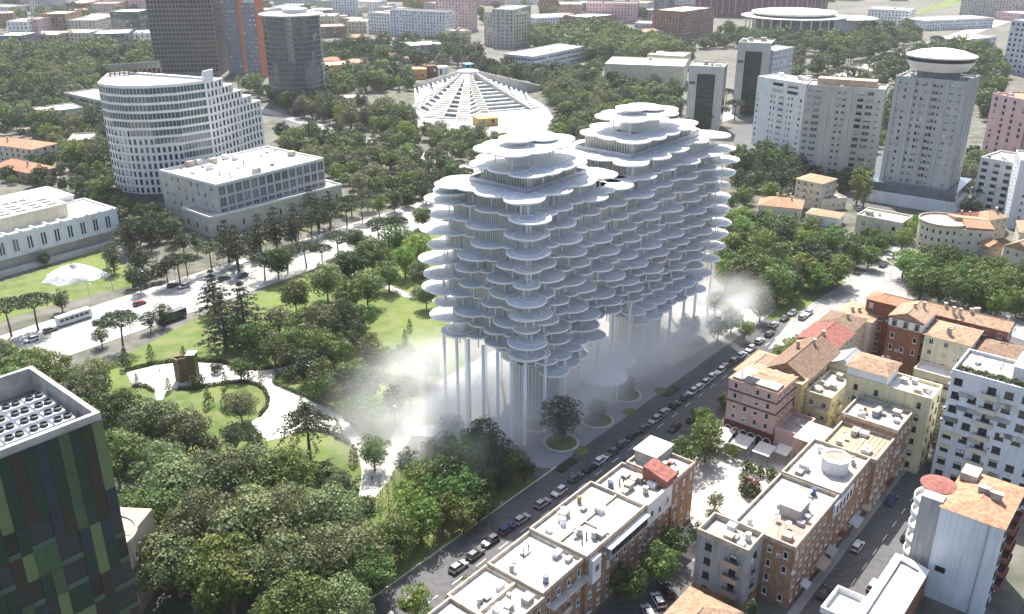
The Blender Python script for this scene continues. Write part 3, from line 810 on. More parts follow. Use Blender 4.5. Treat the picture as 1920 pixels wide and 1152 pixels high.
def grow_all():
    groups = {}
    vis = []
    for q in PENDING:
        x0, y0 = proj(q[2], q[3], 0); x1, y1 = proj(q[2], q[3], q[4])
        if -90 < x0 < 2010 and y1 < 1190: vis.append(q)
    byn = {}
    for q in vis: byn.setdefault(NAME[q[1]], []).append(q)
    mass = []; PENDING.clear()
    for nme, L in byn.items():
        L.sort(key=lambda q: -q[4] * q[5] / math.hypot(q[2], q[3], CH)); cap = 285 if nme == 'leafy_tree' else 150
        PENDING.extend(L[:cap]); mass += L[cap:]
    if mass: grow_mass(mass)
    for q in PENDING: groups.setdefault((q[0], q[1]), []).append(q)
    for (phrase, kind), L in groups.items():
        L.sort(key=lambda q: proj(q[2], q[3], 0)[0])
        for i, q in enumerate(L):
            if len(L) == 1: lab = '%s %s' % (WORD[kind], phrase)
            elif i == 0: lab = 'leftmost %s %s' % (WORD[kind], phrase)
            elif i == len(L) - 1: lab = 'rightmost %s %s' % (WORD[kind], phrase)
            else: lab = '%s %s from the left %s' % (ordinal(i + 1), WORD[kind], phrase)
            tree(kind, q[2], q[3], q[4], lab, 'trees ' + phrase if 'shrub' not in kind else 'shrubs ' + phrase, wide=q[5])

# ---------------------------------------------------------------- cars
def car_meshes(L=4.3, W=1.75, Hh=1.48, van=False):
    def loft(prof, w0, w1, zb):
        b = MB()
        n = len(prof)
        for i in range(n - 1):
            (x0, z0), (x1, z1) = prof[i], prof[i + 1]
            f = lambda z: (w0 + (w1 - w0) * max(0, (z - zb)) / max(.01, Hh - zb)) / 2
            a0, a1 = f(z0), f(z1)
            b.face([(x0, -a0, z0), (x1, -a1, z1), (x1, a1, z1), (x0, a0, z0)][::-1])
            b.face([(x0, -w0 / 2, zb), (x1, -w0 / 2, zb), (x1, -a1, z1), (x0, -a0, z0)])
            b.face([(x1, w0 / 2, zb), (x0, w0 / 2, zb), (x0, a0, z0), (x1, a1, z1)])
        return b
    h = L / 2
    body = loft([(-h, .35), (-h + .03, .78), (-h + .25, .92), (-h * .3, .96), (h * .45, .93), (h - .3, .80), (h - .05, .62), (h, .35)], W, W * .97, .3)
    cab = loft([(-h + .12, .93), (-h + .55, 1.40), (-h + .9, 1.46), (h * .05, 1.46), (h * .48, .92)] if not van else [(-h + .05, .93), (-h + .12, 1.5), (h * .3, 1.5), (h * .7, .85)], W * .95, W * .74, .9)
    roof = MB().hexa([(-h + .55, -W * .37, 1.44), (h * .06, -W * .37, 1.44), (h * .06, W * .37, 1.44), (-h + .55, W * .37, 1.44)], [(-h + .65, -W * .33, 1.5), (h * .0, -W * .33, 1.5), (h * .0, W * .33, 1.5), (-h + .65, W * .33, 1.5)])
    wheel = MB()
    n = 12
    for sgn in (-.1, .1):
        wheel.face([(math.cos(i * math.tau / n) * .32, sgn, .32 + math.sin(i * math.tau / n) * .32) for i in (range(n) if sgn < 0 else range(n - 1, -1, -1))])
    for i in range(n):
        a, c = i * math.tau / n, (i + 1) * math.tau / n
        wheel.face([(math.cos(a) * .32, -.1, .32 + math.sin(a) * .32), (math.cos(a) * .32, .1, .32 + math.sin(a) * .32), (math.cos(c) * .32, .1, .32 + math.sin(c) * .32), (math.cos(c) * .32, -.1, .32 + math.sin(c) * .32)])
    lamp = MB().box((0, 0, 0), (.08, .34, .14))
    bump = MB().box((0, 0, 0), (.10, W * .9, .22))
    return body, cab, roof, wheel.mesh('wheel', 'tyre'), lamp, bump, L, W
_b, _c, _r, WHEEL, _l, _bm, CL, CW = car_meshes()
CARS = {}
for cn in ('white', 'silver', 'black', 'grey', 'blue', 'red'):
    CARS[cn] = (_b.mesh('body', 'car_' + cn), _r.mesh('roof_panel', 'car_' + cn))
CABIN = _c.mesh('cabin_glass', 'car_glass')
HEADL = _l.mesh('headlight', 'lamp_white'); TAILL = _l.mesh('tail_light', 'lamp_red'); BUMP = _bm.mesh('bumper', 'metal_dark')
def car(x, y, rz, colour, label, group, z=0.06, s=1.0):
    t = thing('parked_car' if 'park' in group else 'car', label, 'car', (x, y, z), group)
    t.rotation_euler = (0, 0, rz); t.scale = (s, s, s)
    def add(n, me, loc=(0, 0, 0)):
        o = bpy.data.objects.new(n, me); col.objects.link(o); o.parent = t; o.location = loc
    add('body', CARS[colour][0]); add('roof_panel', CARS[colour][1]); add('cabin_glass', CABIN)
    for i in (-1, 1):
        add('wheel', WHEEL, (CL * .31, i * CW * .46, 0)); add('wheel', WHEEL, (-CL * .31, i * CW * .46, 0))
        add('headlight', HEADL, (CL / 2 - .05, i * .55, .62)); add('tail_light', TAILL, (-CL / 2 + .01, i * .6, .7))
    add('bumper', BUMP, (CL / 2, 0, .32)); add('bumper', BUMP, (-CL / 2, 0, .34))
    return t

# ---------------------------------------------------------------- the setting: ground, roads, lawns, paths
structure('ground', MB().face([(-3500, -200, 0), (3500, -200, 0), (3500, 6000, 0), (-3500, 6000, 0)]), 'city_ground')
def sheet(name, poly, z, m):
    return structure(name, MB().flat(ccw(poly), z), m)
def slab(name, poly, z0, z1, m):
    return structure(name, MB().prism(ccw(poly), z0, z1), m)
BA, BB = P2(150, 622), P2(735, 425)
bd = Vector((BB[0] - BA[0], BB[1] - BA[1])).normalized(); bn = Vector((-bd.y, bd.x))
def BV(d, o):
    """along the boulevard by d metres, o metres to its left"""
    return (BA[0] + bd.x * d + bn.x * o, BA[1] + bd.y * d + bn.y * o)
ROADS = []
def road(name, poly, z, m):
    ROADS.append(ccw(poly)); return sheet(name, poly, z, m)
road('boulevard', [BV(-160, -11), BV(1500, -11), BV(1500, 11), BV(-160, 11)], 0.06, 'asphalt_glare')
slab('pavement', [BV(-160, 11), BV(250, 11), BV(250, 16), BV(-160, 16)], 0, 0.15, 'paving')
slab('pavement', [BV(-160, -14.5), BV(90, -14.5), BV(90, -11), BV(-160, -11)], 0, 0.15, 'paving')
lines = MB()
for k in range(-20, 60):
    for o in (-3.6, 3.6): lines.flat(strip(BV(k * 8, o), BV(k * 8 + 3, o), .16), 0.066)
lines.flat(strip(BV(-150, 0), BV(400, 0), .2), 0.066)
structure('road_marking', lines, 'paint_line')
LA, LB = P2(650, 252), P2(1612, 527)
ld = Vector((LB[0] - LA[0], LB[1] - LA[1])).normalized()
LC = (LB[0] + ld.x * 30, LB[1] + ld.y * 30); LZ = (LA[0] - ld.x * 250, LA[1] - ld.y * 250)
road('riverside_road', strip(LZ, LC, 9), 0.04, 'asphalt_glare')
# the park
park = [(150, 706), (281, 643), (379, 592), (600, 499), (830, 412), (870, 560), (870, 760), (940, 860), (1000, 905), (870, 1003), (640, 1168), (420, 1010), (240, 800)]
sheet('park_lawn', [P2(*p) for p in park], 0.03, 'lawn')
sheet('museum_lawn', [P2(*p) for p in [(-80, 640), (30, 592), (150, 560), (260, 533), (240, 505), (190, 465), (100, 500), (0, 530), (-80, 560)]], 0.03, 'lawn')
sheet('verge_lawn', [P2(*p) for p in [(470, 462), (560, 440), (640, 405), (700, 385), (690, 365), (600, 395), (500, 430)]], 0.03, 'lawn')
sheet('green', [P2(*p) for p in [(1350, 420), (1500, 455), (1600, 515), (1590, 545), (1500, 600), (1440, 600), (1350, 520)]], 0.03, 'lawn')
sheet('green', [P2(*p) for p in [(1020, 155), (1120, 150), (1130, 175), (1030, 185)]], 0.03, 'lawn')
sheet('green', [P2(*p) for p in [(1620, 60), (1690, 70), (1680, 85), (1615, 75)]], 0.03, 'lawn')
sheet('green', [P2(*p) for p in [(1715, 28), (1800, 8), (1830, 0), (1780, 0), (1720, 18)]], 0.03, 'lawn')
sheet('woodland_floor', [P2(*p) for p in [(0, 100), (290, 92), (290, 150), (200, 180), (215, 350), (120, 330), (0, 260)]], 0.03, 'earth')
def r6(pts): return [P2(220 + x / 3.556, 640 + y / 3.556) for x, y in pts]
path = [(60, 210), (240, 165), (400, 145), (550, 145), (690, 150), (770, 175), (860, 195), (960, 200), (1110, 175), (1200, 130), (1260, 100), (1280, 118), (1200, 160), (1130, 190), (1060, 222), (1040, 260), (1060, 285), (1160, 325), (1250, 365), (1400, 432), (1500, 490), (1570, 570), (1640, 660),
        (1680, 740), (1700, 812), (1740, 800), (1790, 720), (1860, 580), (1930, 500), (2000, 460), (2010, 560), (1930, 690), (1860, 830), (1810, 930), (1720, 1040), (1610, 1040), (1630, 880), (1610, 770), (1560, 680), (1470, 620), (1380, 590), (1280, 580),
        (1190, 600), (1120, 640), (1000, 665), (930, 600), (890, 540), (960, 500), (1010, 440), (1020, 380), (990, 315), (930, 282), (840, 264), (740, 272), (620, 292), (500, 312), (400, 312), (330, 332), (300, 392), (260, 392), (245, 332), (190, 297), (100, 292)]
PATH = ccw(r6(path))
ROADS.append(PATH)
slab('park_path', PATH, 0, 0.07, 'paving')
slab('park_path', [P2(*p) for p in [(700, 520), (760, 548), (820, 560), (870, 575), (870, 583), (820, 568), (755, 556), (695, 528)]], 0, 0.06, 'paving')
# the plaza under the tower, its street and the side streets
plz = [S(-4, -11.6), S(120, -11.6), S(118, 30), S(60, 42), S(8, 40), S(-3, 30), S(-9, 12), S(-10, -2)]
sheet('plaza', plz, 0.035, 'plaza_paving')
ROADS.append(ccw(plz))
sheet('plaza_sunlit_patch', [S(62, -6), S(100, -9), S(108, 6), S(106, 26), S(90, 34), S(64, 30), S(56, 12)], 0.05, 'paving')  # paler sheet painting the sunlight on this end of the plaza
road('tower_street', [S(-130, -31), S(128, -31), S(140, -20), S(140, -11.8), S(-130, -11.8)], 0.02, 'asphalt')
structure('kerb', MB().prism(ccw([S(-130, -11.9), S(-3, -11.9), S(-3, -11.55), S(-130, -11.55)]), 0, 0.14), 'kerb_stone')
slab('pavement', rect(-130, 34, -33.6, -31), 0, 0.14, 'plaza_paving')
mk = MB()
for k in range(-16, 20): mk.flat(strip(S(k * 7, -20.9), S(k * 7 + 3, -20.9), .14), 0.027)
structure('road_marking', mk, 'paint_line')
slab('courtyard', rect(-13, 36, -62, -47), 0, 0.10, 'paving')
slab('courtyard', rect(0, 36, -46.9, -33.7), 0, 0.104, 'paving')
road('back_lane', rect(-120, -13.2, -58, -47.2), 0.025, 'asphalt')
road('shop_street', rect(-120, 150, -86, -76.5), 0.025, 'asphalt')
slab('pavement', rect(-20, 60, -76.4, -74.6), 0, 0.14, 'plaza_paving')
mk = MB()
for k in range(-14, 16): mk.flat(strip(S(k * 6, -81), S(k * 6 + 2.6, -81), .14), 0.031)
for k in range(-14, 16): mk.flat(strip(S(k * 6, -117), S(k * 6 + 2.6, -117), .14), 0.031)
structure('road_marking', mk, 'paint_line')
road('corner_street', rect(-120, 120, -125, -108), 0.025, 'asphalt')
road('cross_street', [P2(*p) for p in [(1440, 655), (1490, 590), (1555, 548), (1620, 512), (1690, 452), (1750, 425), (1770, 430), (1735, 490), (1690, 545), (1600, 585), (1520, 640)]], 0.045, 'asphalt_glare')
road('tree_street', [P2(*p) for p in [(1640, 560), (1700, 530), (1940, 610), (1940, 645), (1800, 600)]], 0.042, 'asphalt_glare')
sheet('tower_block_street', [P2(*p) for p in [(1360, 245), (1500, 192), (1700, 168), (1730, 230), (1655, 300), (1650, 380), (1780, 420), (1800, 470), (1640, 400), (1400, 305)]], 0.03, 'asphalt')
sheet('parking_lot', [P2(*p) for p in [(500, 205), (570, 212), (660, 240), (640, 262), (520, 235)]], 0.03, 'asphalt')
# ---------------------------------------------------------------- the tower of stacked discs
TL = (OX, OY, 0)
tower = thing('forest_tower', 'white tower of stacked round terrace discs standing on tall thin columns', 'tower', (*S(47, 13.5), 0))
DISC = {}
def disc_mesh(r):
    r = round(r * 2.5) / 2.5
    if r not in DISC:
        b = MB(); n = 40 if r > 3 else 30
        b.lathe((0, 0, 0), [(r - .5, -.42), (r - .06, -.30), (r, -.22), (r, .06), (r - .05, .09), (r - .24, .09), (r - .26, .02)], n, 0)
        b.flat([(math.cos(i * math.tau / n) * (r - .25), math.sin(i * math.tau / n) * (r - .25)) for i in range(n)], .02, 1)
        b.flat([(math.cos(i * math.tau / n) * (r - .5), math.sin(i * math.tau / n) * (r - .5)) for i in range(n)], -.42, 0, True)
        DISC[r] = b.mesh('terrace_disc', ['white_concrete', 'disc_top_shaded'])
    return DISC[r], r
FL = 3.8; Z0 = 23.5; LEN, WID = 94.0, 27.0
rng = random.Random(5)
discs = []; posts = MB(); fins = MB(); glass = MB()
def floor_fins(rectab, z0, z1, sp=0.62):
    a0, a1, b0, b1 = rectab
    cs = [(a0, b0), (a1, b0), (a1, b1), (a0, b1)]
    for i in range(4):
        (p, q), (u, v) = cs[i], cs[(i + 1) % 4]; L = math.hypot(u - p, v - q); n = int(L / sp)
        ang = math.atan2(v - q, u - p) + GA
        for k in range(n):
            f = (k + .5) / n; x, y = S(p + (u - p) * f, q + (v - q) * f)
            if rng.random() < .06: continue
            fins.box((x, y, z0), (.12, .42, z1 - z0), ang)
    glass.prism(rect(a0 + .7, a1 - .7, b0 + .7, b1 - .7), z0, z1, cap=False)
def add_disc(a, b, z, r, post=True, foot=None):
    discs.append((a, b, z, r))
    if post:
        x, y = S(a, b); posts.cyl((x, y, (z - FL + .1) if foot is None else foot), .17, FL - .4 if foot is None else z - foot - .3, 8)
SIZES = [2.0, 2.4, 2.8, 3.2, 3.6, 4.0, 4.4]
zz = lambda i: (i % 9) * 0.016
def ring_discs(z, a0, a1, b0, b1, ph, sides='RLBE', jit=0.0, foot=None):
    i = 0
    def along(L, big):
        d = ph * 3.0 - 1.0; out = []; flip = int(ph * 7) % 2
        while d < L + 1.5:
            r = rng.choice([3.6, 4.0, 4.4, 4.8]) if flip == 0 else rng.choice([1.6, 2.0, 2.4, 2.8])
            out.append((d, r)); d += r * .86 + (2.6 if flip == 0 else 3.1) + rng.uniform(-.2, .5); flip ^= 1
        return out
    if 'R' in sides:
        for d, r in along(a1 - a0, 1): add_disc(a0 + d, b0 + .6 + rng.uniform(-.5, .7), z + zz(i), r, foot=foot); i += 1
    if 'L' in sides:
        for d, r in along(b1 - b0, 1): add_disc(a0 + .5 + rng.uniform(-.5, .7), b0 + d, z + zz(i), r, foot=foot); i += 1
    if 'B' in sides:
        for d, r in along(a1 - a0, 1): add_disc(a0 + d, b1 - .6 + rng.uniform(-.6, .6), z + zz(i), r, foot=foot); i += 1
    if 'E' in sides:
        for d, r in along(b1 - b0, 1): add_disc(a1 - .5 + rng.uniform(-.6, .6), b0 + d, z + zz(i), r, foot=foot); i += 1
levels = [Z0 + FL * k for k in range(10)]
FR = [2.8, 4.8, 3.0, 3.6, 4.8, 3.2, 3.0, 4.8, 3.6, 2.6]
for k, z in enumerate(levels):
    ph = (k * 0.37) % 1.0
    g = (2.6, 1.2, .5, 0, -.3, -.4, -.3, 0, .4, 1.0)[k]            # the body bulges in the middle
    ring_discs(z, 1.0 + g, LEN - g, 0.0 + g * .6, WID - g, ph)
    add_disc(0.4 + g, 0.2 + g * .6, z + .15, FR[k] if k else 4.4, post=False)
    add_disc(.8 + g, WID + 1.0 - g - (0 if k % 2 else 1.4), z + .15, 4.6 if k % 2 else 3.6, post=False)
    add_disc(LEN - .2 - g, 1.0 + (k % 2) * .9, z + .15, 3.6 + (k % 3) * .5, post=False)
    part(tower, 'floor_slab', MB().prism(rect(1.2 + g, LEN - 1.2 - g, 1.2 + g, WID - 1.2 - g), z - .35, z - .02, bottom=True), 'white_concrete')
    ins = 1.3 + (k % 3) * .35 + max(0, g)
    if k < 9: floor_fins((ins, LEN - ins, ins, WID - ins), z, z + FL - .35)
    else:
        floor_fins((ins + 1.5, 32, ins + 1, WID - ins - 1), z, z + FL - .35); floor_fins((48, LEN - ins - 1.5, ins + 1, WID - ins - 1), z, z + FL - .35)
# lower hanging floors along the street face
for k, z in enumerate((Z0 - FL, Z0 - 2 * FL)):
    for a0, a1 in ((9 + 3 * k, 33 - 6 * k), (49 + 3 * k, 88 - 3 * k)):
        i = 0; a = a0
        while a < a1:
            r = rng.choice([2.8, 3.6, 4.0]); add_disc(a, .8 + rng.uniform(-.5, .8), z + zz(i), r, post=(k == 0)); i += 1
            add_disc(a + 2, 7.5, z + zz(i) + .1, 4.4, post=False); add_disc(a + 1, 13, z + zz(i) + .05, 4.4, post=False); a += r * .9 + 2.1
        part(tower, 'floor_slab', MB().prism(rect(a0 + .6, a1 - .6, 2.0, 15), z - .35, z - .02, bottom=True), 'white_concrete')
        floor_fins((a0 + 2, a1 - 2, 3.0, 14), z, z + FL - .35)
# roof terrace, set-back floors and the crowning discs of the two blocks
ZT = levels[-1] + FL
for a0, a1 in ((2.5, 33), (47, LEN - 2)):
    part(tower, 'floor_slab', MB().prism(rect(a0, a1, 2.5, WID - 2.5), ZT - .35, ZT - .02, bottom=True), 'white_concrete')
    ring_discs(ZT, a0, a1, 2.5, WID - 2.2, .3)
    for a, b, r in ((1, 3.6, 4.8), (1.2, 12, 5.2), (2, 19, 5.2), (3, 24, 5.4), (a1 - a0 - 1, 5, 4.8), (a1 - a0 - 1, 13, 5.4), (a1 - a0 - 2, 21, 5.4), (10, 3.4, 4.4), (20, 3.2, 4.8)): add_disc(a0 + a, b, ZT + .16, r, post=False)
for a, b, r in ((34.5, 7.5, 4.8), (45.8, 7.5, 4.8), (37, 4.5, 5.2), (42, 5.5, 4.4), (38, 13, 5.6), (43, 15, 5.2), (39, 22, 5.2)): add_disc(a, b, levels[-1] + .2, r, post=False)
rails = MB()
for a0, a1 in ((6.5, 30), (50, 87)):
    rails.ring(rect(a0, a1, 5, 23), rect(a0 + .1, a1 - .1, 5.1, 22.9), ZT, ZT + 1.3)
    floor_fins((a0 + 2.5, a1 - 2.5, 6.5, 21.5), ZT + .05, ZT + 4.0, .8)
    for q, (da, b, r) in enumerate([(3, 7, 4.8), (7.5, 5.6, 4.4), (13, 6.6, 5.2), (19, 6, 4.8), (23.5, 8.5, 4.8), (3.5, 13, 5.2), (4, 19, 5.2), (10, 21.5, 5.2), (17, 21, 5.2), (23, 18, 5.2), (13, 14, 6.0), (19, 13, 6.0)]):
        add_disc(a0 + da * (a1 - a0) / 27, b, ZT + 4.3 + zz(q) * 1.2, r, post=(b < 8 or b > 18), foot=ZT)
    # drum of fins and the top cluster
    ca, cb = (a0 + a1) / 2 - 1, 13.5
    for t in range(64):
        x, y = S(ca + 5.2 * math.cos(t * math.tau / 64) * 1.25, cb + 4.6 * math.sin(t * math.tau / 64)); fins.box((x, y, ZT + 4.3), (.14, .36, 4.0), t * math.tau / 64 + GA)
    gl = [S(ca + 4.7 * math.cos(t * math.tau / 32) * 1.25, cb + 4.1 * math.sin(t * math.tau / 32)) for t in range(32)]; glass.prism(gl, ZT + 4.3, ZT + 8.3, cap=False)
    for q, (da, db, r, dz) in enumerate([(-8, 3.5, 5.2, .0), (-3, -3.2, 5.6, .02), (4, -4, 5.2, .04), (-3.5, 4, 5.6, .06), (4, 3.5, 5.6, .08), (9, -1, 5.2, .1), (9.5, 5, 4.8, .12), (-9, -2.5, 4.8, .14), (-2.2, 1.6, 4.4, 1.7), (5.5, 0.4, 4.4, .9)]):
        add_disc(ca + da, cb + db, ZT + 8.5 + dz, r, post=abs(da) > 7, foot=ZT + 4.3)
for a, b in ((3, 25), (95, 8), (96, 18)):
    add_disc(a, b, ZT - 1.6, 4.8, foot=ZT - FL - 2)
part(tower, 'roof_rail', rails, 'metal_grey')
discs.sort(key=lambda d: math.dist((*S(d[0], d[1]), d[2]), (0, 0, CH)) - d[3] * 6 - (40 if d[1] < 4 or d[0] < 4 or d[2] > ZT - 1 else 0))
for a, b, z, r in discs[:298]:
    me, r = disc_mesh(r); inst(tower, 'terrace_disc', me, (*S(a, b), z), rng.uniform(0, 6))
rest = [(disc_mesh(r)[0], (*S(a, b), z), 0.0) for a, b, z, r in discs[298:]]
bb, mm = join_instances(rest); part(tower, 'terrace_disc', bb, mm, kind='stuff')
part(tower, 'thin_post', posts, 'white_concrete', kind='stuff')
part(tower, 'facade_fin', fins, 'white_fin', kind='stuff')
part(tower, 'facade_glass', glass, 'glow_toned_glass')
for a in (0, 8, 16, 22.5, 31, 38, 46, 54, 60, 69, 77, 84, 93):
    for b in ((0.2, 13.5, WID - .3) if a in (0, 93) else ((0.2, WID - .3))):
        x, y = S(a, b); part(tower, 'column', MB().cyl((x, y, 0), .42, (Z0 if (a < 9 or b > 5 or 34 < a < 48 or a > 88) else Z0 - FL) - .3, 14), 'white_concrete', True)
for b in (4.6, 9, 18.5, 22.5):
    x, y = S(0.2, b); part(tower, 'column', MB().cyl((x, y, 0), .40, Z0 - .3, 14), 'white_concrete', True)
for ca, cb, rr in ((15, 9, 6.2), (67, 11, 7.5)):
    b = MB(); n = 56; poly = []
    for i in range(n):
        t = math.tau * i / n; q = rr * (1 - (.035 if i % 2 else 0)); poly.append(S(ca + q * math.cos(t), cb + q * math.sin(t)))
    b.prism(poly, 0, Z0 - 2 * FL, cap=False); part(tower, 'core', b, 'glow_toned_glass')
    rb = MB()
    for i in range(44):
        t = math.tau * i / 44; rb.box((*S(ca + rr * math.cos(t), cb + rr * math.sin(t)), 0), (.5, .34, Z0 - 2 * FL + .01), t + GA)
    part(tower, 'core_rib', rb, 'white_fin', kind='stuff')
# low canopy discs between the two blocks, at the plaza
cp = thing('entrance_canopy', 'low white entrance canopy of three discs under the tower gap', 'canopy', (*S(38, 2), 0))
for i, (a, b, r) in enumerate(((31, -1.5, 6.8), (40, 2, 7.2), (46, 7, 6.4))):
    b_ = MB(); x, y = S(a, b); b_.lathe((x, y, 7.6 + i * .25), [(r - .5, -.4), (r, -.2), (r, .1), (r - .2, .1), (.01, .1)], 40); b_.flat([(x + math.cos(k * .157) * (r - .5), y + math.sin(k * .157) * (r - .5)) for k in range(40)], 7.2 + i * .25, 0, True)
    part(cp, 'canopy_disc', b_, 'white_concrete')
    for k in range(3):
        t = k * 2.1 + i; part(cp, 'post', MB().cyl((x + math.cos(t) * r * .6, y + math.sin(t) * r * .6, 0), .2, 7.3 + i * .25, 10), 'white_concrete')
# planters on the plaza: white rim, lawn, a tree each
def planter(px, py, r, label, tk=None, th=7.0, m='lawn', tw=1.0):
    x, y = P2(px, py); t = thing('planter', label, 'planter', (x, y, 0), 'round planters on the tower plaza')
    b = MB().lathe((x, y, 0), [(r, 0), (r, .45), (r - .7, .45), (r - .7, .2)], 40); part(t, 'rim', b, 'kerb_stone')
    part(t, 'planting_bed', MB().flat([(x + math.cos(k * math.tau / 40) * (r - .68), y + math.sin(k * math.tau / 40) * (r - .68)) for k in range(40)], .3), m)
    if tk: PENDING.append(('in the round planters on the tower plaza', tk, x, y, th, tw))
planter(1052, 832, 4.6, 'round white-rimmed planter with one dark tree by the street', 'evergreen', 12.5, tw=1.15)
planter(1120, 790, 4.4, 'round planter nearest the entrance canopy, halfway along the street', 'broad', 6)
planter(1172, 742, 4.6, 'round planter behind the tower front core along the street', 'broad', 6)
planter(1003, 800, 3.6, 'round planter at the foot of the tower front core')
planter(848, 822, 4.6, 'round white-rimmed planter beside the pale park pavilion roof', 'broad', 6)
planter(1290, 640, 6.0, 'wide planter on the sunlit end of the plaza behind the tower columns', 'broad', 8)
for px, py, r in ((1088, 845, 2.2), (1180, 773, 2.0), (1238, 733, 2.0)):
    x, y = P2(px, py); structure('planting_bed', MB().flat([(x + math.cos(k * .2618) * r, y + math.sin(k * .2618) * r) for k in range(24)], .06), 'lawn')

# ---------------------------------------------------------------- right foreground: brick terrace along the tower street
def roof_pipe(t, a, b, z, n=3):
    for k in range(n):
        x, y = S(a + k * .7, b + (k % 2) * .5); part(t, 'vent_pipe', MB().cyl((x, y, z), .12, 1.0 + .3 * (k % 2), 8), 'metal_dark')
TERR = 'attached brick houses along the tower street'
def ab_block(name, label, a0, a1, b0, b1, h, **k):
    return building(name, label, rect(a0, a1, b0, b1), h, **k)
BK = dict(wall='brick', par_m='parapet', wsp=2.5, ww=.95, wh=1.5, wstyle='white', fh=3.5, group=TERR)
t = ab_block('brick_house', 'brick end house with red lean-to roof and pale roof hut by courtyard', -10, -1, -46.3, -35, 14.5, roof='roof_pale', n_clutter=10, seed=2, **BK)
part(t, 'roof_hut', MB().box((*S(-4.2, -38), 13.75), (6.6, 5.2, 2.6), GA).box((*S(-4.2, -38), 16.35), (7.2, 5.8, .2), GA, 1), ['roof_pale', 'roof_white'])
lt = MB(); q = rect(-12.6, -8.2, -46.2, -40.6)
lt.hexa([(*p, 13.8) for p in q], [(*q[0], 15.4), (*q[1], 15.4), (*q[2], 17.0), (*q[3], 17.0)]); part(t, 'lean_to', lt, 'tiles_red')
t = ab_block('brick_house', 'brick house with cluttered pale roof, white painted upper wall', -21, -10.05, -46, -34, 14.0, roof='roof_pale', n_clutter=12, seed=3, **BK)
part(t, 'upper_wall', MB().box((*S(-15, -46.15), 8.5), (9.6, .35, 5.4), GA), 'white_render')
for k in range(3): inst(t, 'window', win_mesh(1.0, 1.5, 'white'), (*S(-18 + k * 3, -46.33), 10.2 - (k % 2) * .6), GA + math.pi)
roof_pipe(t, -17, -38, 13.2, 4)
t = ab_block('brick_house', 'long brick house with two white-painted roof terraces, middle of the terrace row', -41, -21.05, -46.6, -33.6, 14.8, roof='roof_pale', n_clutter=14, seed=4, **BK)
part(t, 'roof_screed', MB().flat(rect(-33, -22.2, -45.6, -40.5), 14.07), 'roof_white'); part(t, 'roof_screed', MB().flat(rect(-40.2, -32, -39.6, -34.2), 14.07), 'roof_white')
part(t, 'roof_kerb', MB().prism(rect(-40.6, -21.4, -40.2, -39.8), 14.0, 14.5), 'parapet')
part(t, 'roof_kerb', MB().prism(rect(-32.6, -32.2, -46.2, -40.2), 14.0, 14.45), 'parapet')
part(t, 'veranda', MB().box((*S(-28.5, -47.1), 10.8), (13, 1.4, 2.5), GA).box((*S(-28.5, -47.15), 13.3), (13.6, 1.9, .15), GA, 1), ['grey_wall', 'roof_white'])
for k in range(9): inst(t, 'window', win_mesh(1.1, 1.2, 'dark', False), (*S(-34 + k * 1.38, -47.83), 11.6), GA + math.pi)
part(t, 'bay', MB().box((*S(-38.9, -47.0), 8.4), (2.6, 1.0, 5.2), GA), 'white_render'); inst(t, 'window', win_mesh(1.3, 1.6, 'white'), (*S(-38.9, -47.52), 10.6), GA + math.pi)
roof_pipe(t, -38, -43.5, 14.0, 4)
t = ab_block('brick_house', 'brick house with white roof and grey stepped ledge, fourth from the courtyard', -53, -41.05, -46, -33.6, 14.2, roof='roof_white', n_clutter=6, seed=5, **BK)
part(t, 'ledge', MB().box((*S(-46.5, -46.9), 10.4), (11, 1.6, .25), GA), 'roof_pale'); roof_pipe(t, -47, -37, 13.4, 4)
t = ab_block('brick_house', 'brick house with white roof split by a cluttered step', -63, -53.05, -46.4, -33.2, 13.6, roof='roof_white', n_clutter=12, seed=6, **BK)
part(t, 'roof_kerb', MB().prism(rect(-62.6, -53.4, -40.4, -39.9), 12.8, 13.6), 'parapet')
t = ab_block('brick_house', 'nearest brick house of the terrace row with pale grey roof', -90, -63.05, -46.4, -34, 13.6, roof='roof_pale', n_clutter=18, seed=7, **BK)
# awnings and balconies on the courtyard side
for i, a in enumerate((-50, -34, -16, -7)):
    for z in (4.2, 7.6):
        inst(t, 'balcony', balcony_mesh(2.6, 1.1, 'parapet'), (*S(a + (z > 5) * 2, -46.75 if a < -45 else -47.0), z), GA + math.pi) if a < -45 else None
# second row: along the shop street
SH = 'brick shop houses along the shop street'
BK2 = dict(BK); BK2['group'] = SH
t = ab_block('concrete_house', 'bare grey concrete house end with small balconies and sunken roof terrace', -21, -14.3, -68, -57.8, 14.6, wall='grey_wall', par_m='parapet', roof='roof_grey', n_clutter=6, seed=8, wsp=4.0, ww=1.3, wh=1.4, wstyle='dark', balc=2, balc_m='tan_wall', par=1.2, fh=3.4)
part(t, 'plinth', MB().ring(offset(ccw(rect(-21, -14.3, -68, -57.8)), -.1), offset(ccw(rect(-21, -14.3, -68, -57.8)), .1), 0, 2.2), 'brick')
t = ab_block('brick_shop_house', 'brick corner house with white and pinkish roof and a stair hut', -14.25, 7, -74, -61.7, 14.2, roof='roof_grey', n_clutter=12, seed=9, **BK2)
part(t, 'roof_screed', MB().flat(rect(-13, -3, -67, -62.4), 13.47), 'roof_white'); part(t, 'roof_screed', MB().flat(rect(-13.4, -5, -73.4, -67.2), 13.47), 'roof_pinkish')
part(t, 'stair_hut', MB().box((*S(-3.2, -69), 13.4), (5, 4, 2.4), GA).box((*S(-3.2, -69), 15.8), (5.4, 4.4, .15), GA), 'roof_pale')
t = ab_block('brick_shop_house', 'brick house with octagonal white lantern on its pale roof', 7.05, 24, -74.2, -61.8, 14.6, roof='roof_pale', n_clutter=8, seed=10, **BK2)
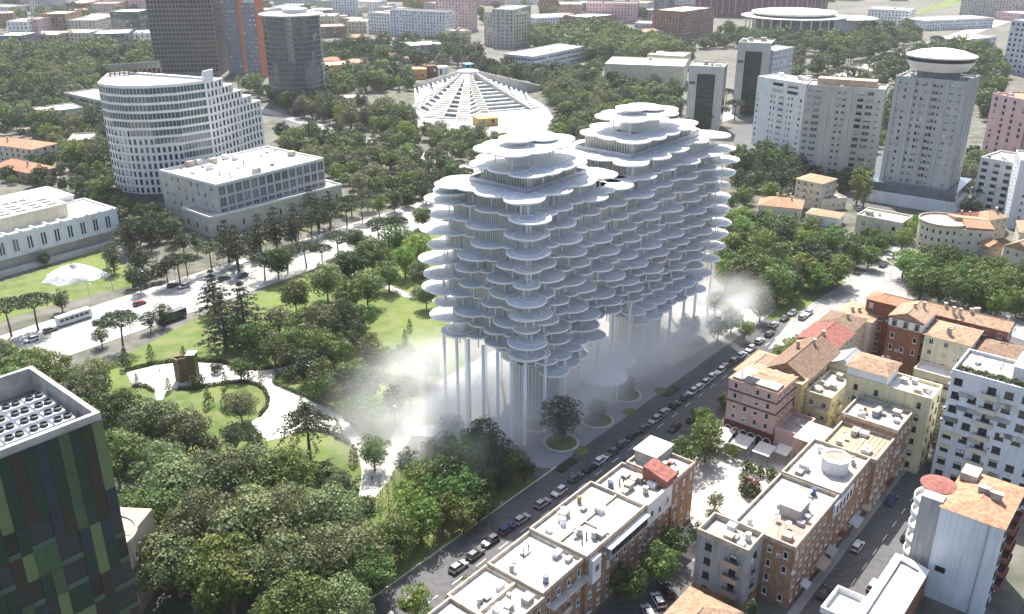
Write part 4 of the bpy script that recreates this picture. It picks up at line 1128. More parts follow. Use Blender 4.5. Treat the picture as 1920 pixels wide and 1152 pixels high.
x, y = S(16, -69.5); b = MB(); b.lathe((x, y, 13.8), [(2.9, 0), (2.9, 2.7), (3.2, 2.8), (3.2, 3.1), (2.4, 3.1), (2.3, 2.8)], 8); b.flat([(x + math.cos(k * .7854) * 2.35, y + math.sin(k * .7854) * 2.35) for k in range(8)], 16.65, 1)
part(t, 'lantern', b, ['white_render', 'roof_pinkish'])
part(t, 'upper_wall', MB().box((*S(9, -74.3), 10.4), (10, .4, 3.0), GA), 'white_render')
for k in range(5): inst(t, 'window', win_mesh(.6, 1.6, 'dark', False), (*S(5.5 + k * 1.8, -74.52), 11), GA + math.pi)
t = ab_block('brick_shop_house', 'brick house with weathered planked roof and a white canopy beside it', 24.05, 36, -75.4, -63.6, 14.4, roof='roof_wood', n_clutter=8, seed=11, **BK2)
pl = [(-75.2 + .95 * k) for k in range(7)]
for k, b0 in enumerate(pl): part(t, 'plank', MB().prism(rect(25.2, 34.6, b0, b0 + .82), 13.7, 13.8 + .03 * (k % 3)), 'roof_wood')
t2 = thing('roof_canopy', 'white sheet canopy on the roof between pink house and brick houses', 'canopy', (*S(28.5, -60), 0))
part(t2, 'sheet', MB().prism(rect(24.5, 33.5, -64.5, -57), 12.6, 12.75, bottom=True), 'roof_white')
for a_, b_ in ((24.8, -57.2), (33.2, -57.2), (24.8, -64.2), (33.2, -64.2)): part(t2, 'post', MB().cyl((*S(a_, b_), 0.1), .12, 12.5, 8), 'metal_grey')
t = ab_block('brick_shop_house', 'tall brick house with stained flat roof in front of yellow house', 36.05, 47, -75.6, -63.2, 16.2, roof='roof_grey', n_clutter=12, seed=12, **BK2)
t = ab_block('yellow_house', 'yellow rendered house with tan tiled roof and white roof deck', 48, 56.5, -78.6, -59.4, 20, wall='pale_yellow', roof='roof_white', n_clutter=10, seed=13, wsp=4.2, ww=.9, wh=1.3, fh=3.4, wstyle='dark')
hp = MB(); o = rect(47.3, 57.2, -69, -58.6); m0, m1 = S(52.2, -66.4), S(52.2, -61.6)
e = lambda p, z: (p[0], p[1], z)
hp.face([e(o[0], 22.4), e(o[1], 22.4), e(m0, 23.9)]); hp.face([e(o[1], 22.4), e(o[2], 22.4), e(m1, 23.9), e(m0, 23.9)]); hp.face([e(o[2], 22.4), e(o[3], 22.4), e(m1, 23.9)]); hp.face([e(o[3], 22.4), e(o[0], 22.4), e(m0, 23.9), e(m1, 23.9)])
part(t, 'tiled_roof', hp, 'tiles_terracotta'); part(t, 'loft_wall', MB().prism(rect(48.2, 56.3, -68.4, -59.2), 19.3, 22.4), 'white_render')
# street clutter of the shop street: awnings
for i in range(9):
    a_ = -10 + i * 6.2 + (i % 2) * .8; b = MB(); q = rect(a_, a_ + (2.4, 4.2, 3.2)[i % 3], (-75.9, -76.4, -76.0)[i % 3], -74.4)
    b.hexa([(*q[0], 2.7), (*q[1], 2.7), (*q[2], 3.3), (*q[3], 3.3)], [(*q[0], 2.78), (*q[1], 2.78), (*q[2], 3.38), (*q[3], 3.38)])
    o = b.build('shop_awning', ('metal_grey', 'tan_wall', 'roof_pale', 'maroon')[i % 4], None, (*S(a_, -75), 0)); tag(o, '%s shop awning from the near end of the shop street' % ordinal(i + 1), 'awning', 'awnings along the shop street')
# pink house with arches, courtyard awnings
t = ab_block('pink_house', 'pink corner house with maroon arcade, five window rows and terracotta roof', 36, 47, -47.8, -35.2, 15.8, wall='pink_wall', roof='tiles_terracotta', style='hip', ridge=.9, over=.2, n_clutter=0, win=False)
p, q = S(36, -47.8), S(36, -35.2)
it, _ = facade(q, p, 4.6, 15.6, 4, 4, 1.0, 1.5, 'white', True, .6); put_windows(t, it)
it, _ = facade(p, S(47, -47.8), 4.6, 15.6, 4, 4, .9, 1.4, 'white', True, .6); put_windows(t, it)
part(t, 'arcade_wall', MB().prism(rect(35.85, 47, -48.0, -35.1), 0, 4.2, cap=False), 'maroon')
for z in (4.2, 9.8, 12.8): part(t, 'cornice', MB().ring(offset(ccw(rect(36, 47, -47.8, -35.2)), -.2), offset(ccw(rect(36, 47, -47.8, -35.2)), .02), z, z + .3), 'maroon')
for k in range(6):
    bb_ = -36.4 - k * 2.05; b = MB(); R = .78; n = 10
    for i in range(n):
        t0, t1 = math.pi * i / n, math.pi * (i + 1) / n
        pts = []
        for rr, tt in ((R + .22, t0), (R + .22, t1), (R, t1), (R, t0)): pts.append((*S(35.72, bb_ + rr * math.cos(tt)), 2.3 + rr * math.sin(tt)))
        b.face(pts)
        b.face([(*S(35.76, bb_), 2.3), (*S(35.76, bb_ + R * math.cos(t0)), 2.3 + R * math.sin(t0)), (*S(35.76, bb_ + R * math.cos(t1)), 2.3 + R * math.sin(t1))], 1)
    for sgn in (-1, 1): b.prism(rect(35.7, 35.84, bb_ + sgn * (R + .11) - .11, bb_ + sgn * (R + .11) + .11), .1, 2.3)
    b.face([(*S(35.76, bb_ - R), .1), (*S(35.76, bb_ + R), .1), (*S(35.76, bb_ + R), 2.3), (*S(35.76, bb_ - R), 2.3)], 1)
    part(t, 'arch', b, ['frame_white', 'glass_dark'])
part(t, 'roof_terrace', MB().prism(rect(36.3, 40.2, -47.5, -36), 15.2, 16.4, bottom=True), 'roof_grey')
part(t, 'pergola', MB().prism(rect(37, 40, -41, -37.8), 18.2, 18.35, bottom=True).box((*S(37.2, -38), 16.4), (.15, .15, 1.8), GA).box((*S(37.2, -40.8), 16.4), (.15, .15, 1.8), GA), 'awning')
t = ab_block('pink_annex', 'low pink annex with grey flat roof beside the pink house', 36.5, 46.5, -54, -48.05, 6.6, wall='pink_wall', roof='roof_grey', seed=15, n_clutter=1, wsp=3, fh=3.2)
AW = 'white awnings in the courtyard'
for i, (a_, b_, w, d) in enumerate(((31.4, -37.5, 4.6, 4.0), (31, -42.6, 4.8, 4.2), (31, -48.2, 4.4, 4.2), (33.6, -51.8, 3.6, 3.4), (27.2, -38.2, 3.6, 3.6))):
    t2 = thing('awning', '%s white canvas awning from the street in front of the pink arcade' % ordinal(i + 1), 'awning', (*S(a_, b_), .1), AW)
    q = rect(a_ - w / 2, a_ + w / 2, b_ - d / 2, b_ + d / 2); z = 2.7
    part(t2, 'canvas', MB().hexa([(*q[0], z), (*q[1], z + .7), (*q[2], z + .7), (*q[3], z)], [(*q[0], z + .06), (*q[1], z + .76), (*q[2], z + .76), (*q[3], z + .06)]), 'awning')
    for k, c in enumerate(q): part(t2, 'post', MB().cyl((*c, .1), .06, z + (.7 if k in (1, 2) else 0) - .1, 6), 'frame_dark')
# terracotta roofs behind the pink house
t = ab_block('brown_gable_house', 'brown-tiled twin gable house with ochre walls behind pink house', 51, 72, -49, -38, 13.6, wall='tan_wall', roof='tiles_brown', style='gable', ridge=3.4, n_clutter=2, wsp=3.0, fh=3.3)
t = ab_block('ochre_house', 'narrow ochre house with terrace and low roof beside pink house', 47.1, 50.9, -49.4, -35.5, 14.2, wall='yellow_wall', roof='roof_grey', n_clutter=6, wsp=3.0, fh=3.4)
t = ab_block('orange_roof_house', 'low house with faded orange roof by the street behind pink house', 47.5, 62, -37.8, -31.5, 12.4, wall='tan_wall', roof='tiles_terracotta', style='hip', ridge=1.2, wsp=3, fh=3.4)
t = ab_block('red_gable_house', 'house with wide red metal gable roof and cream gable wall', 74.5, 87, -47.6, -36.6, 13.4, wall='cream', roof='tiles_red', style='gable', ridge=1.8, n_clutter=1, wsp=3, fh=3.3)
t = ab_block('brown_roof_house', 'brown hipped roof house behind the red gable', 88, 99, -47, -37, 13.5, wall='cream', roof='tiles_brown', style='hip', ridge=1.6, n_clutter=1, wsp=3, fh=3.3)
t = ab_block('curved_white_house', 'pale low house with tan roof at the bend of the street', 100, 112, -48, -38, 12.5, wall='white_render', roof='tiles_terracotta', style='hip', ridge=1.0, n_clutter=2, wsp=3, fh=3.3)
t = ab_block('balcony_house', 'narrow house with curved grey metal dormer and long balcony', 66, 74.2, -56, -49.2, 13.0, wall='pale_yellow', roof='metal_grey', style='gable', ridge=2.0, wsp=2.6, balc=2)
t = ab_block('ochre_flats', 'ochre flats with long balconies facing the yellow house', 50, 65.5, -56, -49.6, 11.5, wall='pale_yellow', roof='roof_grey', n_clutter=6, wsp=2.6, balc=2, balc_m='cream')
t = ab_block('tall_brick_house', 'tall dark brick house with terracotta roof and white top band', 94, 105, -63.5, -54.4, 18.4, wall='brick_dark', roof='tiles_terracotta', style='gable', ridge=2.0, wsp=3.0, ww=1.0, wh=1.6, fh=3.5, n_clutter=2, over=.4)
part(t, 'top_band', MB().ring(offset(ccw(rect(94, 105, -63.5, -54.4)), -.05), offset(ccw(rect(94, 105, -63.5, -54.4)), .1), 15.6, 17.9), 'white_render')
for k in range(3): inst(t, 'window', win_mesh(1.2, 1.7, 'dark'), (*S(93.94, -56 - k * 3), 16), GA + math.pi / 2)
t = ab_block('brick_wing', 'dark brick wing with orange tiled roof at the street bend', 106, 113, -60, -44, 17.0, wall='brick_dark', roof='tiles_orange', style='hip', ridge=1.4, wsp=3.2, fh=3.5)
t = ab_block('brick_wing', 'long narrow brick wing with orange ridge behind tall brick house', 106, 113, -82, -60.2, 17.2, wall='brick_dark', roof='tiles_terracotta', style='gable', ridge=1.8, wsp=3.2, fh=3.5, n_clutter=6)
t = ab_block('tan_roof_house', 'house with broad worn tan tile roof and cream bands beside tall brick house', 92.5, 104.5, -76, -64.6, 16.2, wall='cream', roof='tiles_terracotta', style='hip', ridge=1.6, wsp=3, fh=3.2, n_clutter=2)
t = ab_block('cream_annex', 'low cream annex with white flat roof and shuttered windows below tan roof', 86, 92.4, -77.5, -65, 8.6, wall='cream', roof='roof_white', wsp=2.4, ww=1.2, wh=1.5, wstyle='shut', fh=4, n_clutter=0)
t = ab_block('small_tiled_house', 'small brown-tiled house squeezed beside the balcony tower block', 96, 106, -88, -77, 14, wall='tan_wall', roof='tiles_brown', style='hip', ridge=1.6, wsp=3)
# tall blue-white flats
t = ab_block('balcony_flats', 'tall blue-white flats with coloured balcony panels and roof garden', 48.5, 62, -112, -81.4, 28.2, wall='cool_white', roof='roof_grey', n_clutter=12, big=True, wsp=3.4, ww=1.7, wh=1.6, wstyle='dark', fh=3.4, balc=4, balc_m='cream', band=('frame_white', (24.4, 27.2)))
rp_ = random.Random(3)
for k in range(34):
    bb_ = -82.6 - rp_.random() * 26; z = 2 + int(rp_.random() * 7) * 3.4
    part(t, 'balcony_panel', MB().box((*S(48.4, bb_), z), (.3, rp_.choice((1.6, 2.4, 3.2)), 1.05), GA), rp_.choice(['cream', 'slate_wall', 'grey_wall', 'pale_yellow', 'metal_grey']))
part(t, 'penthouse', MB().box((*S(57, -100), 27.5), (9, 15, 3.2), GA).box((*S(57, -100), 30.7), (9.6, 15.6, .25), GA), 'white_render')
for i in range(9):
    x, y = S(49.7 + (i % 2) * .6, -83 - i * 1.5); PENDING.append(('in the roof garden of the blue-white flats', 'shrub', x, y, 1.6, 1.2))
ROOFZ = {'in the roof garden of the blue-white flats': 27.5}
t = ab_block('white_flats', 'white flats with red roof strip behind the balcony tower', 76, 100, -118, -92, 24, wall='white_render', roof='roof_white', n_clutter=8, wsp=3.2, fh=3.3)
part(t, 'roof_strip', MB().flat(rect(84, 98, -104, -97), 23.3), 'roof_pinkish')
# white house with orange tiled roof, lower right
t = ab_block('orange_roofed_flats', 'white flats with orange tiled roof and blank grey side wall', 6, 22, -103, -92.4, 20.2, wall='cool_white', roof='tiles_orange', style='hip', ridge=1.3, over=.3, win=False)
it, bl = facade(S(6, -103.0), S(22, -103.0), 1, 20, 4, 6, 1.6, 1.5, 'dark', True, .5, balc=(1, 2), balc_m='tiles_red'); put_windows(t, it); put_windows(t, bl, 100, 'balcony')
inst(t, 'window', win_mesh(1.8, 1.2, 'bare', False), (*S(5.97, -94.5), 6.5), GA + math.pi / 2)
part(t, 'drain_pipe', MB().tube([(*S(5.85, -100.6), .2), (*S(5.85, -100.6), 20.0)], [.12, .12], 8), 'metal_grey')
part(t, 'side_pier', MB().prism(rect(6.8, 9.4, -92.4, -88.6), 0, 20.6), 'grey_wall')
part(t, 'corner_roof', MB().lathe((*S(13, -90), 20.2), [(3.3, 0), (3.3, .2), (.1, .8)], 24), 'tiles_red')
for k in range(6):
    x, y = S(11.8, -90.4); part(t, 'curved_balcony', MB().lathe((x, y, 1.6 + k * 3.1), [(.1, -.15), (4.0, -.15), (4.0, 1.0), (3.85, 1.0), (3.85, .02), (.1, .02)], 24), 'white_render')
part(t, 'corner_wall', MB().cyl((*S(12.4, -91), 0), 3.0, 20.2, 20), 'white_render')
part(t, 'roof_terrace', MB().box((*S(19, -94), 20.6), (4, 3, 1.5), GA), 'roof_pale')
for k in range(2): part(t, 'chimney', MB().box((*S(14 - k * 0.5, -97.5 - k * 2.2), 20.8), (1.0, 2.0, 1.5), GA).box((*S(14 - k * .5, -97.5 - k * 2.2), 22.3), (1.3, 2.3, .2), GA), 'roof_pale')
# low white flat roof at the very bottom right
t = building('low_white_hall', 'low L-shaped hall with bright white flat roof and wide white rim', [S(-30, -86.6), S(-30, -93), S(4.5, -93), S(5.6, -89), S(5.6, -86.6)], 7, wall='brick_dark', par_m='white_render', roof='roof_white', win=False, par=.7)
t2 = building('low_white_hall', 'small square white-rimmed roof joined to the L-shaped hall', [S(-17.8, -81.2), S(-17.8, -86.5), S(-10.3, -86.5), S(-10.3, -81.4)], 7.02, wall='brick_dark', par_m='white_render', roof='roof_white', win=False, par=1.2)
part(t, 'rim', MB().ring(offset(ccw([S(-30, -86.6), S(-30, -93), S(4.5, -93), S(5.6, -89), S(5.6, -86.6)]), -.1), offset(ccw([S(-30, -86.6), S(-30, -93), S(4.5, -93), S(5.6, -89), S(5.6, -86.6)]), 1.3), 6.6, 7.06), 'white_render')
ab_block('tiled_cottage', 'small tiled roof cottage at the bottom edge beside parked cars', -38, -26, -70, -60, 5.0, wall='tan_wall', roof='tiles_terracotta', style='hip', ridge=1.8, win=False)

# ---------------------------------------------------------------- green panelled tower, left foreground
h = 66.0
A_ = Vector(P2(187, 773, h)); Bk = Vector(P2(62, 685, h)); Lf = Vector(P2(0, 845, h))
u = (Lf - A_).normalized(); v = Vector((-u.y, u.x)); v = -v if v.dot(Bk - A_) < 0 else v
dep = (Bk - A_).dot(v); wid = 26.0
G = lambda x, y: (A_.x + u.x * x + v.x * y, A_.y + u.y * x + v.y * y)
gp = [G(0, 0), G(wid, 0), G(wid, dep), G(0, dep)]
FOOT.append(ccw(gp))
gt = thing('green_tower', 'dark green panelled tower with fan units on its open roof', 'tower', (*G(wid / 2, dep / 2), 0))
part(gt, 'wall', MB().prism(ccw(gp), 0, h - 3.2), 'metal_dark')
part(gt, 'roof', MB().flat(offset(ccw(gp), .5), h - 3.1), 'roof_dark')
part(gt, 'parapet', MB().ring(offset(ccw(gp), -.05), offset(ccw(gp), .55), h - 3.3, h), 'roof_pale')
for nme, c in dict(deep=(.016, .042, .030), mid=(.055, .10, .052), light=(.125, .18, .08), slate=(.026, .038, .05), brown=(.038, .032, .024), pale=(.065, .11, .08)).items(): mat('panel_' + nme, c, .45, .08, .4)
gang = math.atan2(u.y, u.x); pr = random.Random(12)
pw = 1.3; ncol = int(wid / pw); PM = {}
def panel(x0, x1, z0, z1, m, out=.12, nme='panel'):
    key = (round(x1 - x0, 2), round(z1 - z0, 2), m)
    if key not in PM:
        w_, h_ = key[0] - .03, key[1] - .03
        PM[key] = MB().hexa([(0, 0, 0), (w_, 0, 0), (w_, .12, 0), (0, .12, 0)], [(0, 0, h_), (w_, 0, h_), (w_, .12, h_), (0, .12, h_)]).mesh(nme, m)
    inst(gt, nme, PM[key], (*G(x0, -out - .02), z0), gang)
z = h - .9; row = 0
SEQ = ['light', 'brown', 'deep', 'mid', 'deep', 'slate', 'deep', 'brown', 'deep', 'light', 'deep', 'slate', 'brown', 'mid', 'deep', 'light', 'slate', 'deep', 'mid', 'brown']
for c in range(ncol): panel(c * pw, c * pw + pw, z - 4.6, z, 'panel_' + SEQ[c]); panel(c * pw, c * pw + pw, z - 9.2, z - 4.6, 'panel_' + SEQ[c])
z -= 9.2
while z > 12:
    H_ = 3.6; c = 0
    for hf in range(2):
        c = 0
        while c < ncol:
            r = pr.random(); seg = pr.choice((1, 1, 2))
            seg = min(seg, ncol - c)
            if r < .34:
                panel(c * pw, (c + seg) * pw, z - H_ * .78, z, 'glass_dark', .02, 'window'); panel(c * pw, (c + seg) * pw, z - H_, z - H_ * .78, pr.choice(['panel_pale', 'panel_mid']))
            else:
                for k in range(seg): panel((c + k) * pw, (c + k + 1) * pw, z - H_, z, 'panel_' + pr.choice(['deep', 'deep', 'mid', 'light', 'slate', 'brown', 'pale']))
            c += seg
        z -= H_
acu = MB().box((0, 0, 0), (2.3, 1.5, 1.4)); acu.box((0, 0, 1.4), (2.4, 1.6, .08)); ACM = acu.mesh('cooling_unit', 'cool_white')
fan = MB().lathe((0, 0, 0), [(.58, 0), (.62, .42), (.46, .46), (.40, .2), (.15, .2), (.14, .3), (.01, .3)], 18); FANM = fan.mesh('fan', 'metal_dark')
k = 0
for i in range(8):
    for j in range(5):
        x0, y0 = 2.4 + i * 2.75, 2.2 + j * 2.6
        if y0 > dep - 2: continue
        k += 1
        t2 = thing('cooling_unit', '%s pair of rooftop fans counting from the corner of the green tower roof' % ordinal(k), 'fan unit', (*G(x0, y0), h - 3.1), 'fan units on the green tower roof')
        o = inst(t2, 'casing', ACM, (*G(x0, y0), h - 3.1), gang)
        for s_ in (-.56, .56): inst(t2, 'fan', FANM, (*G(x0 + s_, y0), h - 1.62), gang, (.82, .82, .82))
# small round-cornered house behind it
x, y = P2(213, 1000, 17)
rh = thing('round_corner_house', 'pale house with curved corner cornice beside the green tower', 'building', (x, y, 0)); FOOT.append([(x - 7, y - 6), (x + 6, y - 6), (x + 6, y + 10), (x - 7, y + 10)])
part(rh, 'wall', MB().cyl((x - 2, y, 0), 5.2, 16.4, 28), 'tan_wall'); part(rh, 'wall', MB().prism([(x - 9, y), (x + 3, y), (x + 4, y + 8), (x - 9, y + 9)], 0, 16.6), 'tan_wall')
part(rh, 'cornice', MB().lathe((x - 2, y, 16.2), [(5.2, 0), (5.9, .1), (5.9, .7), (5.5, .7), (5.5, .3), (.1, .3)], 28), 'parapet')
for k in range(7):
    t0 = -2.2 + k * .45
    for zz_ in (3, 7, 11.2): inst(rh, 'window', win_mesh(1.0, 1.8, 'white'), (x - 2 + math.cos(t0) * 5.15, y + math.sin(t0) * 5.15, zz_), t0 - math.pi / 2)
# ---------------------------------------------------------------- white stepped office with curved glass front
h = 52.0
fp = [(-187, 414), (-181, 408.5), (-172, 405), (-162, 405.5), (-151, 410), (-141, 420)]
RE = (-127, 460); BKp = [(-160, 474), (-194, 442)]
wo = thing('stepped_office', 'white office block with curved glass bands and stair-stepped roofline', 'building', (-160, 435, 0))
FOOT.append(ccw(fp + [RE] + BKp))
nf = 14; fh_ = h / nf
def rp(f): return (fp[-1][0] + (RE[0] - fp[-1][0]) * f, fp[-1][1] + (RE[1] - fp[-1][1]) * f)
def bp(f): return (BKp[1][0] + (BKp[0][0] - BKp[1][0]) * f, BKp[1][1] + (BKp[0][1] - BKp[1][1]) * f)
STEP = {9: 1.0, 10: .83, 11: .66, 12: .5, 13: .33, 14: .16}
items = []
for k in range(nf):
    f = STEP.get(k, 1.0)
    poly = ccw(fp + [rp(f), bp(f), BKp[1]])
    part(wo, 'storey', MB().prism(poly if k else offset(poly, 1.2), k * fh_ + .003 * k, (k + 1) * fh_ + .003 * k, cap=True), 'white_render' if k else 'roof_dark')
    if k == 0: continue
    it, _ = facade(fp[-1], rp(f), k * fh_, (k + 1) * fh_, max(2, int(14 * f)), 1, 1.25, 2.5, 'bare', False, 1.0, zoff=.17); items += it
    top = nf - k
    lo = 0 if top <= 4 else min(4, top - 4)
    for i in range(len(fp) - 1):
        p, q = fp[i], fp[i + 1]
        if top <= 9 and i >= lo: continue
        n_ = max(3, int(math.dist(p, q) / 2.3)); it, _ = facade(p, q, k * fh_, (k + 1) * fh_, n_, 1, 1.2, 2.5, 'bare', False, zoff=.17); items += it
    if top <= 9 and lo < len(fp) - 1:
        g = MB(); mu = MB()
        seg = fp[lo:]; og = [Vector(p) for p in seg]
        for i in range(len(seg) - 1):
            p, q = Vector(seg[i]), Vector(seg[i + 1]); d = (q - p).normalized(); nrm = Vector((d.y, -d.x)) * .06
            g.face([(p.x + nrm.x, p.y + nrm.y, k * fh_ + .9), (q.x + nrm.x, q.y + nrm.y, k * fh_ + .9), (q.x + nrm.x, q.y + nrm.y, (k + 1) * fh_ - .25), (p.x + nrm.x, p.y + nrm.y, (k + 1) * fh_ - .25)])
            L = (q - p).length
            for m_ in range(int(L / 1.6)):
                c = p + d * (m_ + .5) * 1.6; mu.box((c.x + nrm.x, c.y + nrm.y, k * fh_ + .9), (.14, .2, fh_ - 1.15), math.atan2(d.y, d.x))
        part(wo, 'glass_band', g, 'glass_teal'); part(wo, 'mullion', mu, 'frame_white', kind='stuff')
put_windows(wo, items)
pl_ = ccw(fp + [rp(.33), bp(.33), BKp[1]])
part(wo, 'parapet', MB().ring(offset(ccw(fp + [rp(.16), bp(.16), BKp[1]]), -.1), offset(ccw(fp + [rp(.16), bp(.16), BKp[1]]), .5), h + .02, h + 1.1), 'white_render')
part(wo, 'roof', MB().flat(offset(ccw(fp + [rp(.16), bp(.16), BKp[1]]), .55), h + .12), 'roof_pale')
fr = MB()
for i in range(7):
    f0 = i / 7
    c = rp(f0 * .17 + .0); fr.box((c[0], c[1], h), (.9, .9, 4.4 if i < 6 else 4.4), math.radians(70))
part(wo, 'corner_frame', fr, 'white_render'); part(wo, 'frame_beam', MB().prism(ccw(strip(rp(0), rp(.17), .9)), h + 4.4, h + 5.2, bottom=True), 'white_render')
scr = MB(); s0, s1 = Vector((-192, 440)), Vector((-172, 452))
for i in range(12):
    c = s0 + (s1 - s0) * (i / 11); scr.box((c.x, c.y, h), (.4, 1.2, 4.5), .54)
part(wo, 'roof_screen_fin', scr, 'brown_panel', kind='stuff'); part(wo, 'roof_screen', MB().prism(ccw(strip(s0, s1, .5)), h + 2.4, h + 5.4, bottom=True), 'glass_teal')
# stone block with square window grid
sp = px_block((405, 346), (607, 296), (318, 314), 20.5)
t = building('stone_office', 'pale stone office block with square grid of windows and cluttered roof', sp, 20.5, wall='stone', roof='roof_white', par_m='white_render', win=False, n_clutter=26, big=True, par=.9)
A0, A1, A3 = sp[0], sp[1], sp[3]
it, _ = facade(A0, A1, 5.5, 19.6, 14, 3, 3.3, 3.9, 'blue', False, .4, zoff=.08, blinds=False); put_windows(t, it)
it, _ = facade(A3, A0, 5.5, 19.6, 8, 4, .8, 1.6, 'dark', False, 1.5, skip=lambda c, r: (c + r) % 3 == 0); put_windows(t, it)
sa, sb = P2(393, 407, 8), P2(405, 451, 0)
building('stone_annex', 'low stone annex with flat roof in front of the stone office', px_block((393, 407), (640, 345), (345, 388), 9), 9, wall='stone', roof='roof_grey', par_m='white_render', wsp=6, ww=1.0, wh=2.2, wstyle='dark', fh=9, rows=1)
# white museum, left edge
def r7(x, y): return (x / 3.6, 300 + y / 3.6)
h = 14.0
m0 = Vector(P2(218, 390, h)); m1 = Vector(P2(33, 436, h)); mu_ = (m1 - m0).normalized(); mv = Vector((mu_.y, -mu_.x)); mv = mv if mv.y > 0 else -mv
Q = lambda x, y: (m0.x + mu_.x * x + mv.x * y, m0.y + mu_.y * x + mv.y * y)
mus = thing('museum', 'white museum with slotted upper wall and skylit white roofs', 'building', (*Q(30, 15), 0)); FOOT.append(ccw([Q(-2, -2), Q(75, -2), Q(75, 50), Q(-2, 50)]))
part(mus, 'lower_wall', MB().prism(ccw([Q(1.5, 2.5), Q(70, 2.5), Q(70, 22), Q(1.5, 22)]), 0, 5.2), 'stone')
part(mus, 'upper_wall', MB().prism(ccw([Q(0, 0), Q(70, 0), Q(70, 24), Q(0, 24)]), 5.2, h - .8, bottom=True), 'cool_white')
part(mus, 'parapet', MB().ring(ccw([Q(-.06, -.06), Q(70.06, -.06), Q(70.06, 24.06), Q(-.06, 24.06)]), offset(ccw([Q(-.06, -.06), Q(70.06, -.06), Q(70.06, 24.06), Q(-.06, 24.06)]), .5), h - .9, h), 'white_render')
part(mus, 'roof', MB().flat(ccw([Q(.45, .45), Q(69.5, .45), Q(69.5, 23.5), Q(.45, 23.5)]), h - .75), 'roof_white')
mang = math.atan2(mu_.y, mu_.x) + math.pi
mang2 = math.atan2(-mv.y, -mv.x) - math.pi / 2
for i in range(11):
    for s_ in (-.55, .55): inst(mus, 'slot_window', win_mesh(.6, 4.6, 'bare', False), (*Q(4.5 + i * 5.2 + s_, -.02), 7.0), mang2)
    part(mus, 'roof_beam', MB().box((*Q(2 + i * 5.2, 1.4), h - .2), (.8, 3.6, .7), mang), 'white_render')
part(mus, 'upper_block', MB().prism(ccw([Q(16, 7), Q(70, 7), Q(70, 22), Q(16, 22)]), h - .8, h + 4.2), 'cream'); part(mus, 'upper_roof', MB().prism(ccw([Q(15.7, 6.7), Q(70, 6.7), Q(70, 22.3), Q(15.7, 22.3)]), h + 4.2, h + 4.6, bottom=True), 'roof_white')
for i in range(7):
    for j in range(3): part(mus, 'skylight', MB().box((*Q(20 + i * 6, 10 + j * 4.2), h + 4.6), (3.2, 1.6, .5), mang), 'roof_pale')
part(mus, 'back_wall', MB().prism(ccw([Q(4, 25), Q(60, 25), Q(60, 46), Q(4, 46)]), 0, 15.6), 'white_render'); part(mus, 'back_roof', MB().prism(ccw([Q(3.6, 24.6), Q(60, 24.6), Q(60, 46.4), Q(3.6, 46.4)]), 15.6, 16.1, bottom=True), 'roof_white')
part(mus, 'louvre', MB().prism(ccw([Q(22, 23.4), Q(68, 23.4), Q(68, 26), Q(22, 26)]), h, h + 4.4), 'frame_dark')
for i in range(14): part(mus, 'louvre_bar', MB().prism(ccw([Q(23 + i * 3.2, 23.2), Q(23.5 + i * 3.2, 23.2), Q(23.5 + i * 3.2, 26.2), Q(23 + i * 3.2, 26.2)]), h + 4.4, h + 4.6), 'white_render')
part(mus, 'roof_house', MB().prism(ccw([Q(46, 27), Q(60, 27), Q(60, 36), Q(46, 36)]), 16.1, 19.5), 'white_render')
part(mus, 'plinth', MB().prism(ccw([Q(2, -3), Q(70, -3), Q(70, 0), Q(2, 0)]), 0, 1.6), 'stone')
# netted spoil heap on its lawn
cx, cy = P2(137, 520); b = MB(); n_ = 26; rr_ = np.random.default_rng(4); hm = []
for j in range(9):
    f = j / 8
    for i in range(n_):
        t0 = math.tau * i / n_; w = 1 + .16 * math.sin(3 * t0 + 1) + .1 * math.sin(7 * t0) + rr_.uniform(-.04, .04); R = (1 - f) * w
        zz_ = 4.2 * (1 - (1 - f) ** 2.2) * (1 + .2 * math.sin(2 * t0)) + rr_.uniform(-.12, .12)
        hm.append((cx + math.cos(t0) * R * 10.5, cy + math.sin(t0) * R * 7.5, max(0, zz_)))
b.v = hm
for j in range(8):
    for i in range(n_): b.f.append((j * n_ + i, j * n_ + (i + 1) % n_, (j + 1) * n_ + (i + 1) % n_, (j + 1) * n_ + i)); b.m.append(0 if not (2.0 < math.tau * i / n_ < 3.6) else 1)
o = b.build('netted_mound', ['net_white', 'rubble'], None, (cx, cy, 0), True); tag(o, 'white netted rubble mound on the museum lawn', 'mound')
# bronze folded monument in the park
x, y = P2(352, 716); mo = thing('monument', 'folded brown metal monument standing on the pale park path', 'monument', (x, y, 0.07))
Z_ = 7.6
W = lambda dx, dy: (x + dx, y + dy)
part(mo, 'panel', MB().prism(ccw([W(-3.6, .6), W(-1.6, -.9), W(-1.3, -.5), W(-3.2, 1.1)]), .07, Z_ - .6), 'corten')
part(mo, 'panel', MB().prism(ccw([W(-1.6, -.9), W(.6, .2), W(.5, .7), W(-1.4, -.4)]), .07, Z_ - .2), 'corten')
part(mo, 'block', MB().prism(ccw([W(.5, .1), W(2.6, .4), W(2.6, 3.0), W(.4, 2.8)]), .07, Z_ + .4), 'corten')
part(mo, 'lid', MB().prism(ccw([W(.3, -.1), W(2.8, .2), W(2.8, 3.2), W(.2, 3.0)]), Z_ + .4, Z_ + .6, bottom=True), 'metal_grey')
part(mo, 'panel', MB().prism(ccw([W(-3.4, 1.0), W(.4, 2.6), W(.3, 3.0), W(-3.5, 1.5)]), .07, Z_ - .4), 'corten')
part(mo, 'pool_rim', MB().lathe((x + 3.0, y + .6, .07), [(3.6, 0), (3.6, .25), (3.3, .25), (3.3, .1), (.01, .1)], 30), 'kerb_stone')

